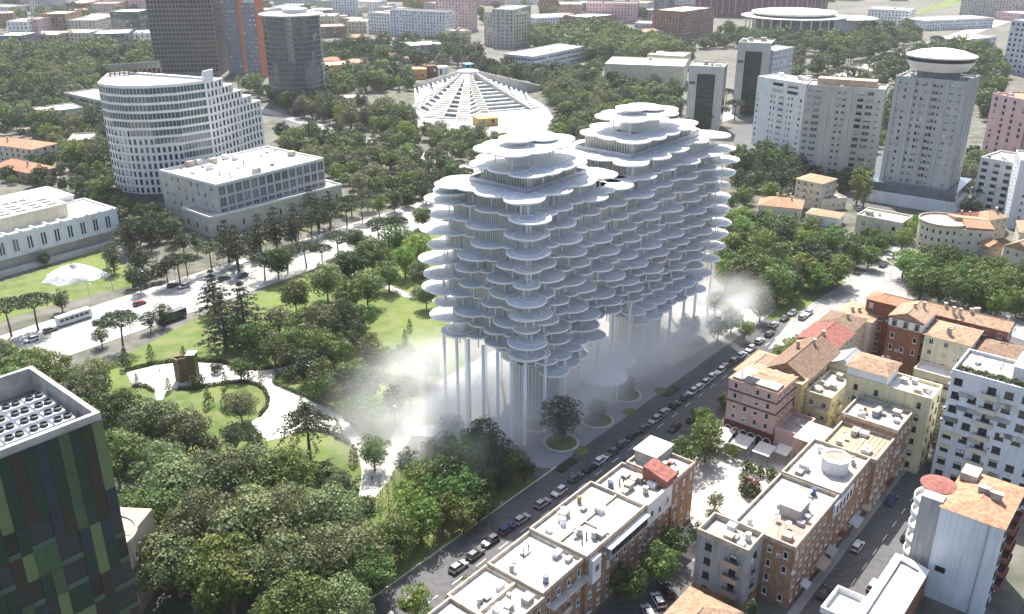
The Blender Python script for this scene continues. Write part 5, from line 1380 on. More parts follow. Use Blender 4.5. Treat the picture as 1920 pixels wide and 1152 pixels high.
# ---------------------------------------------------------------- middle distance
def fb(name, label, xl, yl, xr, yr, yt, depth, **k):
    poly, h = face_block(xl, yl, xr, yr, yt, depth)
    return building(name, label, poly, h, **k)
FARW = dict(ww=1.5, wh=1.7, wsp=4.0, fh=3.6, wstyle='bare')
# dark gridded tower
L_, F_, R_ = P2(293, 142), P2(413, 140), P2(434, 128)
ux, uy = F_[0] - L_[0], F_[1] - L_[1]
dt = [L_, F_, R_, (R_[0] - ux, R_[1] - uy)]
t = building('grid_tower', 'dark grey tower with a fine square grid of windows reaching past the top edge', dt, 96, wall='dark_grid', roof='roof_dark', win=False)
it, _ = facade(L_, F_, 2, 95, 18, 25, 2.3, 2.7, 'bare', False, .5, zoff=.15, blinds=False); it2, _ = facade(F_, R_, 2, 95, 8, 25, 1.9, 2.6, 'bare', False, .5, zoff=.15, blinds=False); put_windows(t, it + it2)
# orange-sided slabs and the glass drum
for nm, lab, a, b_, c, h in (('slab_office', 'grey striped slab office with orange end wall next to grid tower', (430, 138), (457, 140), (471, 132), 62), ('slab_office', 'grey striped slab office with orange end wall next to glass drum', (466, 144), (491, 147), (506, 140), 60)):
    p, q, r = P2(*a), P2(*b_), P2(*c); poly = [p, q, r, (p[0] + r[0] - q[0], p[1] + r[1] - q[1])]
    t = building(nm, lab, poly, h, wall='slate_wall', roof='roof_pale', win=False)
    it, _ = facade(p, q, 1, h - 1, 6, 16, 2.0, 1.8, 'blue', False, .2); put_windows(t, it)
    L = math.dist(q, r); part(t, 'orange_wall', MB().prism(ccw(strip((q[0] + .2, q[1]), (r[0] + .2, r[1]), .5)), 0, h + 3), 'orange_panel')
    part(t, 'penthouse', MB().prism(offset(ccw(poly), 3.0), h - .7, h + 5), 'cool_white')
x, y = P2(550, 196); r = 20.0; y += r * .9
dr = thing('glass_drum', 'round dark glass office drum with flat disc roof', 'building', (x, y, 0)); FOOT.append([(x - r, y - r), (x + r, y - r), (x + r, y + r), (x - r, y + r)])
part(dr, 'wall', MB().cyl((x, y, 0), r, 60, 56), 'slate_wall')
g = MB(); k_ = 0; PW = {}
for f in range(17):
    part(dr, 'floor_band', MB().lathe((x, y, 1 + f * 3.5), [(r + .05, 0), (r + .25, .05), (r + .25, .42), (r + .05, .46)], 56), 'slate_wall')
    for i in range(26):
        t0 = -math.pi + .15 + i * (math.pi - .3) / 26; t1 = t0 + (math.pi - .3) / 26
        pts = [(x + math.cos(a) * (r + .12), y + math.sin(a) * (r + .12)) for a in (t0 + .01, t1 - .01)]
        g.face([(*pts[0], 1.8 + f * 3.5), (*pts[1], 1.8 + f * 3.5), (*pts[1], 4.4 + f * 3.5), (*pts[0], 4.4 + f * 3.5)])
part(dr, 'window', g, 'glass_teal', kind='stuff')
part(dr, 'disc_roof', MB().lathe((x, y, 60), [(r, 0), (r + 2.5, .2), (r + 2.5, 1.0), (.1, 1.2)], 56), 'roof_white'); part(dr, 'roof_drum', MB().cyl((x + 2, y + 3, 61), 9, 3, 32), 'metal_grey')
# pyramid of sloping beams
C_ = Vector((-32, 672)); ht = 21.0
py = thing('pyramid', 'white pyramid hall of sloping concrete beams fanning from a bright top', 'building', (C_.x, C_.y, 0))
feet = [P2(774, 165), P2(777, 204), P2(812, 222), P2(868, 226), P2(905, 212), P2(1003, 204), P2(985, 166), (30, 722), (10, 750), (-40, 760), (-80, 740)]
FOOT.append(ccw([(p[0], p[1]) for p in feet]))
for i, f in enumerate(feet):
    d = (Vector(f) - C_); L = d.length; d.normalize(); n = Vector((-d.y, d.x))
    w0, w1 = 1.3, {1: 5.0, 2: 7.0, 3: 4.8, 4: 4.8, 5: 4.6}.get(i, 2.6)
    p0 = C_ + d * 5; p1 = C_ + d * L
    b = MB().hexa([(p0.x - n.x * w0, p0.y - n.y * w0, 0), (p1.x - n.x * w1, p1.y - n.y * w1, 0), (p1.x + n.x * w1, p1.y + n.y * w1, 0), (p0.x + n.x * w0, p0.y + n.y * w0, 0)],
                  [(p0.x - n.x * w0, p0.y - n.y * w0, ht), (p1.x - n.x * w1, p1.y - n.y * w1, .5), (p1.x + n.x * w1, p1.y + n.y * w1, .5), (p0.x + n.x * w0, p0.y + n.y * w0, ht)])
    bm_ = part(py, 'beam', b, 'stone')
    st_ = MB(); ns = 22
    for s_ in range(ns):
        f0 = (s_ + .5) / ns; c = p0 + (p1 - p0) * f0; w = (w0 + (w1 - w0) * f0) * .8; zz_ = ht + (.5 - ht) * f0
        st_.box((c.x, c.y, zz_ - .25), (.9, w * 2, .5), math.atan2(d.y, d.x))
    part(bm_, 'stair', st_, 'stone', kind='stuff')
for k in range(9):
    f0 = .22 + k * .085
    ring_ = [((C_ + (Vector(f) - C_) * (f0 + .07)).to_tuple()) for f in feet]; zt = ht * (1 - f0) - 1.6
    part(py, 'terrace', MB().prism(ccw(ring_), 0, max(.4, zt), cap=True), 'glass_blue' if k % 3 == 2 else 'stone')
    ring2 = [((C_ + (Vector(f) - C_) * (f0 + .075)).to_tuple()) for f in feet]
    part(py, 'terrace_edge', MB().ring(ccw(ring2), offset(ccw(ring2), 1.2), max(.4, zt) - .5, max(.4, zt) + .35), 'white_concrete')
part(py, 'top_deck', MB().cyl((C_.x, C_.y, 0), 7.5, ht + .3, 24), 'white_concrete')
structure('pyramid_forecourt', MB().flat(ccw([P2(*p) for p in [(775, 240), (860, 248), (930, 262), (1010, 270), (1045, 235), (1025, 200), (990, 180), (900, 170), (780, 190)]]), .05), 'plaza_paving')
def cube(label, xl, yl, xr, yr, yt, d, m, nm='coloured_box'):
    poly, h = face_block(xl, yl, xr, yr, yt, d); FOOT.append(ccw(poly)); c = poly[0]
    t = thing(nm, label, 'box building', (c[0], c[1], 0)); part(t, 'wall', MB().prism(ccw(poly), 0, h), m)
    p, q = poly[0], poly[1]; it, _ = facade(p, q, .2, h, 2, 1, min(2.0, math.dist(p, q) * .25), h * .5, 'bare', False); put_windows(t, it); return t
cube('yellow box pavilion in front of the white pyramid', 897, 238, 934, 235, 222, 11, 'yellow_paint')
cube('orange box house on the left shoulder of the pyramid', 772, 149, 800, 149, 130, 12, 'orange_paint')
cube('dark red lattice box behind the orange box', 802, 147, 820, 146, 124, 8, 'maroon')
cube('teal box at the back of the pyramid top', 873, 129, 890, 128, 121, 10, 'teal_paint')
cube('pale box on the pyramid shoulder right of dark red lattice', 822, 146, 842, 145, 126, 10, 'white_render')
# white three-storey office behind the pyramid
sp = px_block((1000, 106), (1099, 86), (955, 99), 13.5)
building('white_office', 'white three-storey office with window strips behind the pyramid', sp, 13.5, wall='cool_white', roof='roof_white', n_clutter=14, big=True, wsp=3.0, ww=2.0, wh=1.7, wstyle='dark', fh=3.6)
fb('yellow_block', 'tall pale block with balconies behind the white three-storey office', 908, 84, 962, 90, 24, 26, wall='cream', roof='roof_pale', n_clutter=6, balc=3, **FARW)
fb('shaded_block_half', 'balcony half of the tall pale block, walls greyed to paint its shade', 963, 90, 995, 78, 14, 24, wall='beige_tower', roof='roof_pale', n_clutter=5, balc=2, **FARW)  # side of the cream block in shade, the shade painted as grey walls
fb('long_flats', 'long blue-white apartment block with grey attic behind the cypress trees', 733, 66, 836, 72, 20, 20, wall='cool_white', roof='roof_dark', n_clutter=8, balc=3, **FARW)
fb('white_flats', 'white flats with small square windows left of long apartment block', 692, 62, 732, 65, 24, 20, wall='white_render', roof='roof_pale', **FARW)
fb('pink_tower', 'pale pink apartment tower cut by the top edge', 818, 56, 884, 58, -25, 24, wall='rose_wall', roof='roof_pale', **FARW)
fb('white_slab_tower', 'white apartment tower with balcony stripes at the top edge', 625, 34, 668, 34, -30, 22, wall='cool_white', roof='roof_pale', balc=2, **FARW)
fb('flat_cream_hall', 'long flat cream hall with skylight right of white office', 1132, 162, 1280, 168, 122, 45, wall='cream', roof='roof_white', n_clutter=10, big=True, win=False)
fb('cream_hall_top', 'raised cream roof block of the long flat hall', 1212, 132, 1280, 136, 104, 30, wall='cream', roof='roof_white', win=False)
# two black-glass portal towers
def portal(label, xl, yl, xr, yr, yt, d):
    poly, h = face_block(xl, yl, xr, yr, yt, d)
    t = building('portal_tower', label, poly, h, wall='glass_dark', roof='roof_pale', n_clutter=14, big=True, win=False, par_m='beige_tower')
    p, q = poly[0], poly[1]; uu = Vector((q[0] - p[0], q[1] - p[1])); L = uu.length; uu.normalize(); nn = Vector((uu.y, -uu.x)); ang = math.atan2(uu.y, uu.x)
    def bar(x0, x1, z0, z1, m='beige_tower', o=.3, nme='frame'):
        c = Vector(p) + uu * (x0 + x1) / 2 + nn * o; part(t, nme, MB().box((c.x, c.y, z0), (x1 - x0, .8, z1 - z0), ang), m)
    bar(0, L * .24, 0, h - .1); bar(L * .76, L, 0, h - .1); bar(L * .24, L * .76, h * .88, h - .1)
    for k in range(1, 12): bar(L * .25, L * .75, h * .88 * k / 12, h * .88 * k / 12 + .25, 'frame_dark', .05, 'mullion')
    c = Vector(p) + uu * L * .12 + nn * .75; part(t, 'dark_notch', MB().box((c.x, c.y, h * .72), (L * .16, .1, 1.6), ang), 'frame_dark')
    return t, poly, h
t, poly, h = portal('black glass tower with pale portal frame and rooftop aerials, nearer of two', 1284, 244, 1348, 248, 124, 20)
t, poly, h = portal('black glass tower with pale portal frame, farther of two', 1372, 214, 1432, 218, 80, 24)
p = poly[1]; q = poly[2]
fb('glass_wing', 'white-ribbed glass wing right of the farther portal tower', 1436, 208, 1476, 196, 92, 24, wall='white_render', roof='roof_white', n_clutter=10, big=True, ww=1.2, wh=2.6, wsp=2.2, wstyle='blue', fh=3.6)
# residential towers on the right
WT = fb('white_tower_block', 'white tower block with window strips left of beige tower', 1408, 270, 1494, 290, 150, 18, wall='white_render', roof='roof_white', n_clutter=10, big=True, win=False)
BT = fb('beige_tower_block', 'beige fifteen-storey tower block with loggias left of saucer tower', 1490, 333, 1632, 348, 163, 17, wall='beige_tower', roof='roof_pale', n_clutter=8, big=True, win=False)
wp, wh_ = face_block(1408, 270, 1494, 290, 150, 18)
put_windows(WT, facade_cols(wp[0], wp[1], 1, wh_ - 1.2, 11, [(.05, .9, 1.4, 'bare'), (.34, .8, 1.5, 'bare'), (.41, .8, 1.5, 'bare'), (.55, 3.6, 1.4, 'blue'), (.70, .8, 1.5, 'bare'), (.77, .8, 1.5, 'bare'), (.95, 1.2, 1.5, 'bare')], lambda f, r: r > 8) + facade_cols(wp[0], wp[1], 1, wh_ - 1.2, 11, [(.45, 7.0, 1.6, 'dark'), (.76, 7.0, 1.6, 'dark')], lambda f, r: r < 9))
put_windows(WT, facade_cols(wp[1], wp[2], 1, wh_ - 1.2, 11, [(.2, 1.6, 1.5, 'bare'), (.5, 1.2, 1.5, 'bare'), (.8, 1.6, 1.5, 'bare')]))
put_windows(WT, [(balcony_mesh(4.0, 1.0, 'white_render'), (l[0], l[1], l[2] - .9), rz) for m_, l, rz in facade_cols(wp[0], wp[1], 1, wh_ - 1.2, 11, [(.55, 3.6, 1.4, 'blue')], lambda f, r: r > 8 or r < 1)], 100, 'balcony')
wp, wh_ = face_block(1490, 333, 1632, 348, 163, 17)
BS = [(.06, 2.2, 1.7, 'blue'), (.17, 3.4, 1.7, 'blue'), (.44, 1.2, 1.2, 'dark'), (.51, 1.2, 1.2, 'dark'), (.70, 3.6, 1.8, 'dark'), (.83, 3.4, 1.8, 'blue'), (.94, 1.4, 1.4, 'blue')]
put_windows(BT, facade_cols(wp[0], wp[1], 1, wh_ - 1.2, 14, BS)); put_windows(BT, facade_cols(wp[1], wp[2], 1, wh_ - 1.2, 14, [(.2, 2.6, 1.7, 'dark'), (.55, 1.4, 1.4, 'bare'), (.85, 2.6, 1.7, 'dark')]))
put_windows(BT, [(balcony_mesh(3.9, .7, 'beige_tower'), (l[0], l[1], l[2] - .95), rz) for m_, l, rz in facade_cols(wp[0], wp[1], 1, wh_ - 1.2, 14, [(.17, 3, 1, 'blue'), (.70, 3, 1, 'blue'), (.83, 3, 1, 'blue')])], 120, 'balcony')
for f in (.29, .37, .58, .64): part(BT, 'wall_strip', MB().box((wp[0][0] + (wp[1][0] - wp[0][0]) * f, wp[0][1] + (wp[1][1] - wp[0][1]) * f, 0), (2.6, .5, wh_), math.atan2(wp[1][1] - wp[0][1], wp[1][0] - wp[0][0])), 'beige_tower')
put_windows(BT, [(ac_mesh(), (l[0] + RND.uniform(-1, 1), l[1], l[2] + RND.uniform(-.8, .6)), rz) for m_, l, rz in facade_cols(wp[0], wp[1], 1, wh_ - 1.2, 14, [(.475, 1, 1, 'dark'), (.56, 1, 1, 'dark')]) if RND.random() < .7], 60, 'air_conditioner')
part(BT, 'roof_house', MB().prism(offset(ccw(wp), 4.5), wh_ - .8, wh_ + 2.6), 'tan_wall')
poly, h = face_block(1645, 374, 1768, 394, 148, 22)
t = building('saucer_tower', 'grey concrete tower crowned by a white saucer-shaped top', poly, h, wall='grey_tower', roof='roof_grey', n_clutter=10, win=False)
put_windows(t, facade_cols(poly[0], poly[1], 9.5, h - 1.2, 15, [(.06, .9, 1.3, 'blue'), (.15, .9, 1.3, 'bare'), (.31, .8, 1.3, 'bare'), (.40, 1.0, 1.4, 'dark'), (.445, 1.0, 1.4, 'blue'), (.56, 1.0, 1.4, 'dark'), (.605, 1.0, 1.4, 'dark'), (.66, .7, 1.1, 'bare'), (.81, 1.6, 1.4, 'blue'), (.92, 1.2, 1.3, 'blue')]))
put_windows(t, facade_cols(poly[1], poly[2], 9.5, h - 1.2, 15, [(.15, 1.2, 1.4, 'dark'), (.38, 1.8, 1.4, 'blue'), (.62, 1.8, 1.4, 'blue'), (.86, 1.2, 1.4, 'dark')]))
cx = sum(p[0] for p in poly) / 4; cy = sum(p[1] for p in poly) / 4
part(t, 'neck', MB().cyl((cx, cy, h - .8), 9, 5, 32), 'slate_wall')
part(t, 'saucer', MB().lathe((cx, cy, h + 2.6), [(10.2, 0), (11.6, .2), (13.6, 2.8), (14.4, 4.2), (14.5, 4.3), (14.5, 5.8), (14.6, 5.85), (14.6, 6.4), (10, 8.0), (5, 8.9), (.1, 9.2)], 64, [0, 0, 0, 0, 1, 0, 0, 2, 2, 2]), ['white_render', 'glass_dark', 'roof_white'])
for i in range(len(poly)):
    p, q = poly[i], poly[(i + 1) % 4]
    for f in (.02, .26, .50, .74, .98):
        part(t, 'pilaster', MB().box((p[0] + (q[0] - p[0]) * f, p[1] + (q[1] - p[1]) * f, 0), (1.2, 1.2, h + .2), math.atan2(q[1] - p[1], q[0] - p[0])), 'grey_tower')
pd = offset(ccw(poly), -6)
part(t, 'podium', MB().prism(pd, 0, 5.5), 'cool_white'); part(t, 'podium_glass', MB().ring(offset(ccw(poly), -5.0), offset(ccw(poly), -1), 5.5, 9.5), 'glass_blue')
FOOT.append(pd)
fb('pink_flats', 'pink apartment block with cluttered roof right of the saucer tower', 1838, 292, 1905, 312, 182, 18, wall='rose_wall', roof='tiles_terracotta', n_clutter=12, wsp=5.5, ww=1.5, wh=1.7, wstyle='dark', fh=3.3)
fb('grey_flats', 'grey-pink flats at the right edge beside the pink block', 1907, 318, 1990, 330, 190, 18, wall='tan_wall', roof='roof_pale', wsp=4, fh=3.3)
fb('white_balcony_flats', 'white flats with glazed top floor and balconies at the right edge', 1820, 388, 1884, 402, 300, 20, wall='white_render', roof='roof_grey', n_clutter=4, wsp=4.0, ww=2.4, wh=1.4, wstyle='dark', fh=3.3, balc=2)
fb('ribbed_white_flats', 'blank blue-white flats with floor lines, right edge', 1886, 428, 2000, 440, 305, 20, wall='cool_white', roof='roof_pale', n_clutter=4, wsp=6, fh=3.3)
fb('white_grid_tower', 'white tower with black square windows at the upper right edge', 1877, 136, 1980, 150, 42, 30, wall='cool_white', roof='roof_white', ww=2.0, wh=2.0, wsp=4.4, fh=4.2, wstyle='bare')
# villas near the tower
fb('cream_villa', 'cream curved villa with stair tower and tan roof below beige tower', 1487, 385, 1535, 396, 340, 13, wall='cream', roof='tiles_terracotta', style='hip', ridge=1.0, wsp=3.2, balc=2)
fb('cream_villa_wing', 'cream wing with grey terrace right of the curved villa', 1538, 396, 1585, 392, 372, 10, wall='cream', roof='roof_pale', wsp=2.4, n_clutter=2)
fb('red_roof_villa', 'wide villa with red tiled hip roof behind the street trees', 1420, 404, 1500, 412, 388, 14, wall='cream', roof='tiles_orange', style='hip', ridge=2.6, n_clutter=3, wsp=4)
fb('low_tiled_house', 'low house with pale tiled roof right of the red villa', 1510, 418, 1570, 428, 405, 9, wall='white_render', roof='tiles_terracotta', style='hip', ridge=1.6, wsp=4)
building('cube_house', 'plain pale cube house with roof hut near the saucer tower', px_block((1692, 418), (1712, 404), (1618, 395), 9), 9, wall='cream', roof='roof_pale', n_clutter=3, big=True, wsp=5, ww=1.4, wh=1.4, fh=3.2, wstyle='dark')
# curved corner house
x, y = P2(1775, 478); y += 7
cv = thing('curved_corner_house', 'cream corner house with curved front and roof terrace', 'building', (x, y, 0)); FOOT.append([(x - 9, y - 9), (x + 15, y - 13), (x + 18, y + 8), (x - 6, y + 10)])
part(cv, 'wall', MB().cyl((x, y, 0), 9, 11.5, 40), 'cream'); part(cv, 'parapet', MB().lathe((x, y, 11.4), [(9.0, 0), (9.4, .1), (9.4, 1.0), (9.0, 1.0), (9.0, .2), (.1, .2)], 40), 'parapet')
part(cv, 'wall', MB().prism(ccw([(x, y - 8.8), (x + 14, y - 12.5), (x + 17, y + 3), (x, y + 9)]), 0, 11.2), 'cream')
part(cv, 'roof', MB().hexa([(x + 4, y - 9.7, 11.2), (x + 13.8, y - 12.2, 11.2), (x + 15, y - 5, 11.2), (x + 6, y - 2, 11.2)], [(x + 4, y - 9.7, 12.0), (x + 13.8, y - 12.2, 12.0), (x + 15, y - 5, 13.2), (x + 6, y - 2, 13.2)]), 'tiles_orange')
part(cv, 'roof', MB().hexa([(x + 4, y, 11.2), (x + 15, y - 4.5, 11.2), (x + 16.5, y + 2.5, 11.2), (x + 4, y + 7.5, 11.2)], [(x + 4, y, 13.2), (x + 15, y - 4.5, 13.2), (x + 16.5, y + 2.5, 12.2), (x + 4, y + 7.5, 12.2)]), 'tiles_terracotta')
for k in range(9):
    t0 = -math.pi + .2 + k * .28
    for zz_ in (2, 5.4, 8.6): inst(cv, 'window', win_mesh(1.0, 1.7, 'white'), (x + math.cos(t0) * 9.02, y + math.sin(t0) * 9.02, zz_), t0 - math.pi / 2)
it, _ = facade((x + 1, y - 9.1), (x + 14, y - 12.5), 1, 11, 4, 3, 1.1, 1.6, 'white'); put_windows(cv, it)
fb('tiled_cottage', 'red-tiled house directly behind the curved corner house', 1790, 452, 1842, 448, 416, 10, wall='white_render', roof='tiles_red', style='gable', ridge=2.4, n_clutter=2, wsp=3)
fb('tiled_cottage', 'white-walled tiled house right behind the curved corner house', 1846, 452, 1882, 446, 410, 10, wall='cream', roof='tiles_terracotta', style='hip', ridge=2.2, n_clutter=2, wsp=3)
fb('tiled_cottage', 'small orange gable between curved corner house and dormer house', 1848, 494, 1874, 492, 462, 9, wall='tan_wall', roof='tiles_orange', style='gable', ridge=2.0, n_clutter=2, wsp=3)
fb('tiled_terrace', 'terracotta roofed house with dormers beside the curved corner house', 1875, 500, 1925, 515, 468, 16, wall='cream', roof='tiles_terracotta', style='gable', ridge=3, n_clutter=3, wsp=3)
fb('tiled_terrace', 'orange roofed house at the right edge behind the street trees', 1905, 470, 1990, 480, 440, 16, wall='cream', roof='tiles_orange', style='hip', ridge=3, n_clutter=3, wsp=3)
# villas and low halls on the left
fb('tiled_villa', 'cream villa with orange hip roof at the left edge', -20, 300, 66, 312, 275, 16, wall='cream', roof='tiles_orange', style='hip', ridge=2.8, wsp=4, wstyle='dark', n_clutter=1)
fb('tiled_villa', 'villa with brown-orange hip roof just behind the museum', -10, 330, 60, 345, 318, 14, wall='tan_wall', roof='tiles_orange', style='hip', ridge=3.2, wsp=4, wstyle='dark', n_clutter=1)
fb('flat_hall', 'long low hall with window strip behind the stepped office', 125, 205, 205, 224, 182, 30, wall='stone', roof='roof_pale', wsp=3, ww=2.2, wh=1.6, wstyle='dark')
fb('flat_hall', 'low box hall with pale flat roof left of the stepped office', 82, 238, 160, 228, 206, 22, wall='stone', roof='roof_white', win=False)
fb('flat_hall', 'low grey roof in the trees below the box hall', 130, 285, 185, 282, 262, 20, wall='stone', roof='roof_pale', win=False)
# ---------------------------------------------------------------- far town, upper left
FARW2 = dict(FARW); FARW2['wlimit'] = 0
FAR = [
    ('office_block', 'blue-grey office block at the far left above the trees', -10, 106, 48, 106, 67, 40, 'slate_wall', 'roof_pale'),
    ('brick_office', 'tan brick office block with flat white roof above the far trees', 50, 97, 112, 97, 65, 40, 'tan_wall', 'roof_white'),
    ('colonnade_block', 'cream block with large square openings above the far trees', 113, 92, 172, 92, 61, 35, 'cream', 'roof_white'),
    ('dark_market_hall', 'dark grey windowless hall above the far trees', 182, 100, 246, 98, 63, 45, 'slate_wall', 'roof_white'),
    ('white_arcade', 'white arcaded block beside the grid tower', 256, 96, 286, 95, 62, 30, 'white_render', 'roof_white'),
    ('glass_office', 'teal glass office with rounded white roof behind the dark hall', 214, 78, 268, 78, 22, 40, 'glass_teal', 'roof_white'),
    ('white_house', 'white house block in the far town, left edge', 18, 70, 56, 70, 40, 40, 'white_render', 'roof_white'),
    ('striped_flats', 'flats with red balcony stripes beside the white far house', 57, 68, 76, 68, 36, 40, 'rose_wall', 'roof_pale'),
    ('red_block', 'red-brown block with white dome in the far town', 80, 62, 128, 62, 26, 45, 'brick', 'roof_pale'),
    ('cream_flats', 'cream flats between red block and glass office', 129, 62, 182, 62, 38, 45, 'cream', 'roof_pale'),
    ('white_terrace', 'white terrace houses left of the glass office', 150, 52, 213, 52, 33, 50, 'cool_white', 'roof_white'),
    ('brown_block', 'brown block at the top left edge', 118, 24, 162, 24, 6, 60, 'brick_dark', 'roof_white'),
    ('grey_flats', 'grey tower flats at the top left edge', 58, 28, 108, 28, -16, 60, 'grey_tower', 'roof_pale'),
    ('pink_flats', 'pale pink flats behind the grid tower at the top', 244, 26, 274, 26, -16, 60, 'rose_wall', 'roof_pale'),
    ('grey_flats', 'bluish grey flats in the top left corner', -6, 20, 40, 20, -12, 60, 'slate_wall', 'roof_pale'),
    ('cream_house', 'cream house with flat roof right of the glass drum', 596, 50, 628, 50, 30, 40, 'cream', 'roof_white'),
    ('brown_hall', 'brown-roofed hall right of the glass drum', 598, 72, 652, 70, 50, 40, 'brown_panel', 'roof_pinkish'),
    ('white_cube', 'white cube house left of the white flats', 652, 62, 688, 62, 40, 35, 'cream', 'roof_white'),
    ('orange_house', 'orange-walled house with white flat roof beside the glass drum', 600, 146, 668, 140, 122, 26, 'orange_paint', 'roof_white'),
    ('grey_stand', 'grey concrete stand behind the umbrella pines', 772, 112, 836, 108, 84, 35, 'grey_wall', 'roof_white'),
    ('cream_block', 'cream block left of the tall pale block', 852, 84, 884, 82, 58, 25, 'cream', 'roof_pale'),
    ('low_shed', 'low white shed right of the tall pale block', 1005, 48, 1082, 44, 32, 50, 'cool_white', 'roof_white'),
    ('brown_roof_hall', 'hall with brown roof at the edge of the far wood', 1098, 52, 1156, 46, 30, 40, 'brown_panel', 'roof_white'),
    ('pink_long_block', 'long pink block with blue roof edge behind the far wood', 1098, 42, 1192, 44, 6, 40, 'rose_wall', 'roof_dark'),
    ('brown_flats', 'brown flats at the top middle edge', 1012, 28, 1046, 28, -6, 50, 'brick', 'roof_pale'),
    ('tan_flats', 'tan flats right of the brown flats at the top', 1050, 32, 1092, 32, 8, 50, 'tan_wall', 'roof_white'),
    ('glass_tower', 'stepped glass tower at the top edge left of dark block', 1224, 52, 1262, 56, -25, 40, 'glass_blue', 'roof_white'),
    ('dark_block', 'dark brick block with white window grid below the red stadium', 1278, 74, 1336, 64, 18, 40, 'brick_dark', 'roof_white'),
    ('red_house', 'small red house left of the dark block', 1254, 66, 1280, 66, 42, 20, 'dark_red', 'roof_pinkish'),
    ('white_long_hall', 'long white hall with yellow end wall near the arena', 1624, 46, 1700, 50, 18, 40, 'white_render', 'roof_white'),
    ('stone_palace', 'pale stone palace with rows of small windows in the top right corner', 1798, 28, 1930, 34, -24, 90, 'stone', 'roof_white'),
    ('white_colonnade', 'low white colonnade in front of the stone palace', 1732, 58, 1860, 52, 36, 40, 'white_render', 'roof_white'),
    ('low_hall', 'low white hall among trees below the colonnade', 1800, 92, 1866, 84, 72, 35, 'cool_white', 'roof_white'),
]
for nm, lab, xl, yl, xr, yr, yt, d, wm, rm in FAR:
    fb(nm, lab, xl, yl, xr, yr, yt, d, wall=wm, roof=rm, par=1.0, n_clutter=3, big=True, **(FARW2 if nm != 'dark_block' else dict(FARW2, wstyle='white')))
for i, (lab, xl, yl, xr, yr, yt, m) in enumerate([
    ('small orange hip-roofed house beside the glass drum', 602, 122, 640, 122, 114, 'tiles_orange'), ('broad tan hip-roofed house near the glass drum', 642, 130, 684, 130, 118, 'tiles_terracotta'),
    ('orange hip-roofed house behind tall cypresses', 660, 82, 692, 80, 70, 'tiles_orange'), ('orange hip-roofed cottage left of dark pine', 716, 116, 750, 114, 106, 'tiles_orange'),
    ('tan-roofed cottage right of dark pine', 768, 120, 800, 118, 110, 'tiles_terracotta'), ('cottage with grey domed roof above the trees', 698, 138, 732, 136, 130, 'roof_pinkish'),
    ('cream villa with tan hip roof behind the far wood', 1188, 76, 1244, 72, 60, 'tiles_terracotta'), ('orange-roofed house by the pink flats', 1832, 190, 1848, 194, 178, 'tiles_orange')]):
    fb('tiled_house', lab, xl, yl, xr, yr, yt, 16, wall='cream', roof=m, style='hip', ridge=2.6, n_clutter=1, **FARW2)
fb('pink_kiosk', 'small pink flat-roofed building among trees left of pyramid', 652, 200, 690, 196, 182, 14, wall='rose_wall', roof='roof_white', **FARW)
# arena with oval disc roof, and dark red stadium
x, y = P2(1505, 66); y += 45
ar = thing('arena', 'glass arena with wide white oval disc roof', 'building', (x, y, 0)); FOOT.append([(x - 60, y - 50), (x + 60, y - 50), (x + 60, y + 50), (x - 60, y + 50)])
part(ar, 'wall', MB().cyl((x, y, 0), 48, 17, 40), 'slate_wall'); part(ar, 'disc_roof', MB().lathe((x, y, 21), [(40, -2), (50, 0), (50, 2), (40, 3.4), (.1, 5)], 56), 'roof_white')
part(ar, 'roof', MB().lathe((x, y, 17), [(48, 0), (62, .5), (62, 1.2), (.1, 2.5)], 56), 'roof_white')
part(ar, 'wing_wall', MB().prism(ccw([(x + 40, y - 30), (x + 85, y - 22), (x + 92, y + 20), (x + 45, y + 15)]), 0, 15), 'white_render'); part(ar, 'wing_roof', MB().lathe((x + 66, y - 4, 15), [(34, 0), (34, 1), (.1, 3)], 40), 'roof_white')
for k in range(16):
    t0 = -math.pi + k * .2 + .05; part(ar, 'pillar', MB().cyl((x + math.cos(t0) * 58, y + math.sin(t0) * 58, 0), .8, 17.4, 8), 'white_render')
    part(ar, 'window', MB().box((x + math.cos(t0) * 48, y + math.sin(t0) * 48, 2), (5.5, .5, 12), t0 + math.pi / 2), 'glass_teal')
x, y = P2(1440, 38); y += 60
sd = thing('stadium', 'dark red striped stadium along the top edge', 'stadium', (x, y, 0)); FOOT.append([(x - 120, y - 60), (x + 110, y - 60), (x + 110, y + 120), (x - 120, y + 120)])
b = MB(); n_ = 80
el = [(x + 115 * math.cos(t * math.tau / n_), y + 60 + 80 * math.sin(t * math.tau / n_)) for t in range(n_)]
part(sd, 'wall', MB().prism(ccw(el), 0, 34), 'dark_red'); part(sd, 'roof', MB().ring(offset(ccw(el), -4), offset(ccw(el), 30), 33.5, 36), 'slate_wall')
fn = MB(); fn2 = MB()
for i in range(n_):
    if i % 2: fn.box((el[i][0], el[i][1], 3), (1.6, 1.6, 29), i * math.tau / n_)
    else: fn2.box((el[i][0], el[i][1], 4), (2.2, 1.2, 20), i * math.tau / n_)
part(sd, 'facade_rib', fn, 'slate_wall', kind='stuff'); part(sd, 'facade_rib', fn2, 'metal_grey', kind='stuff')
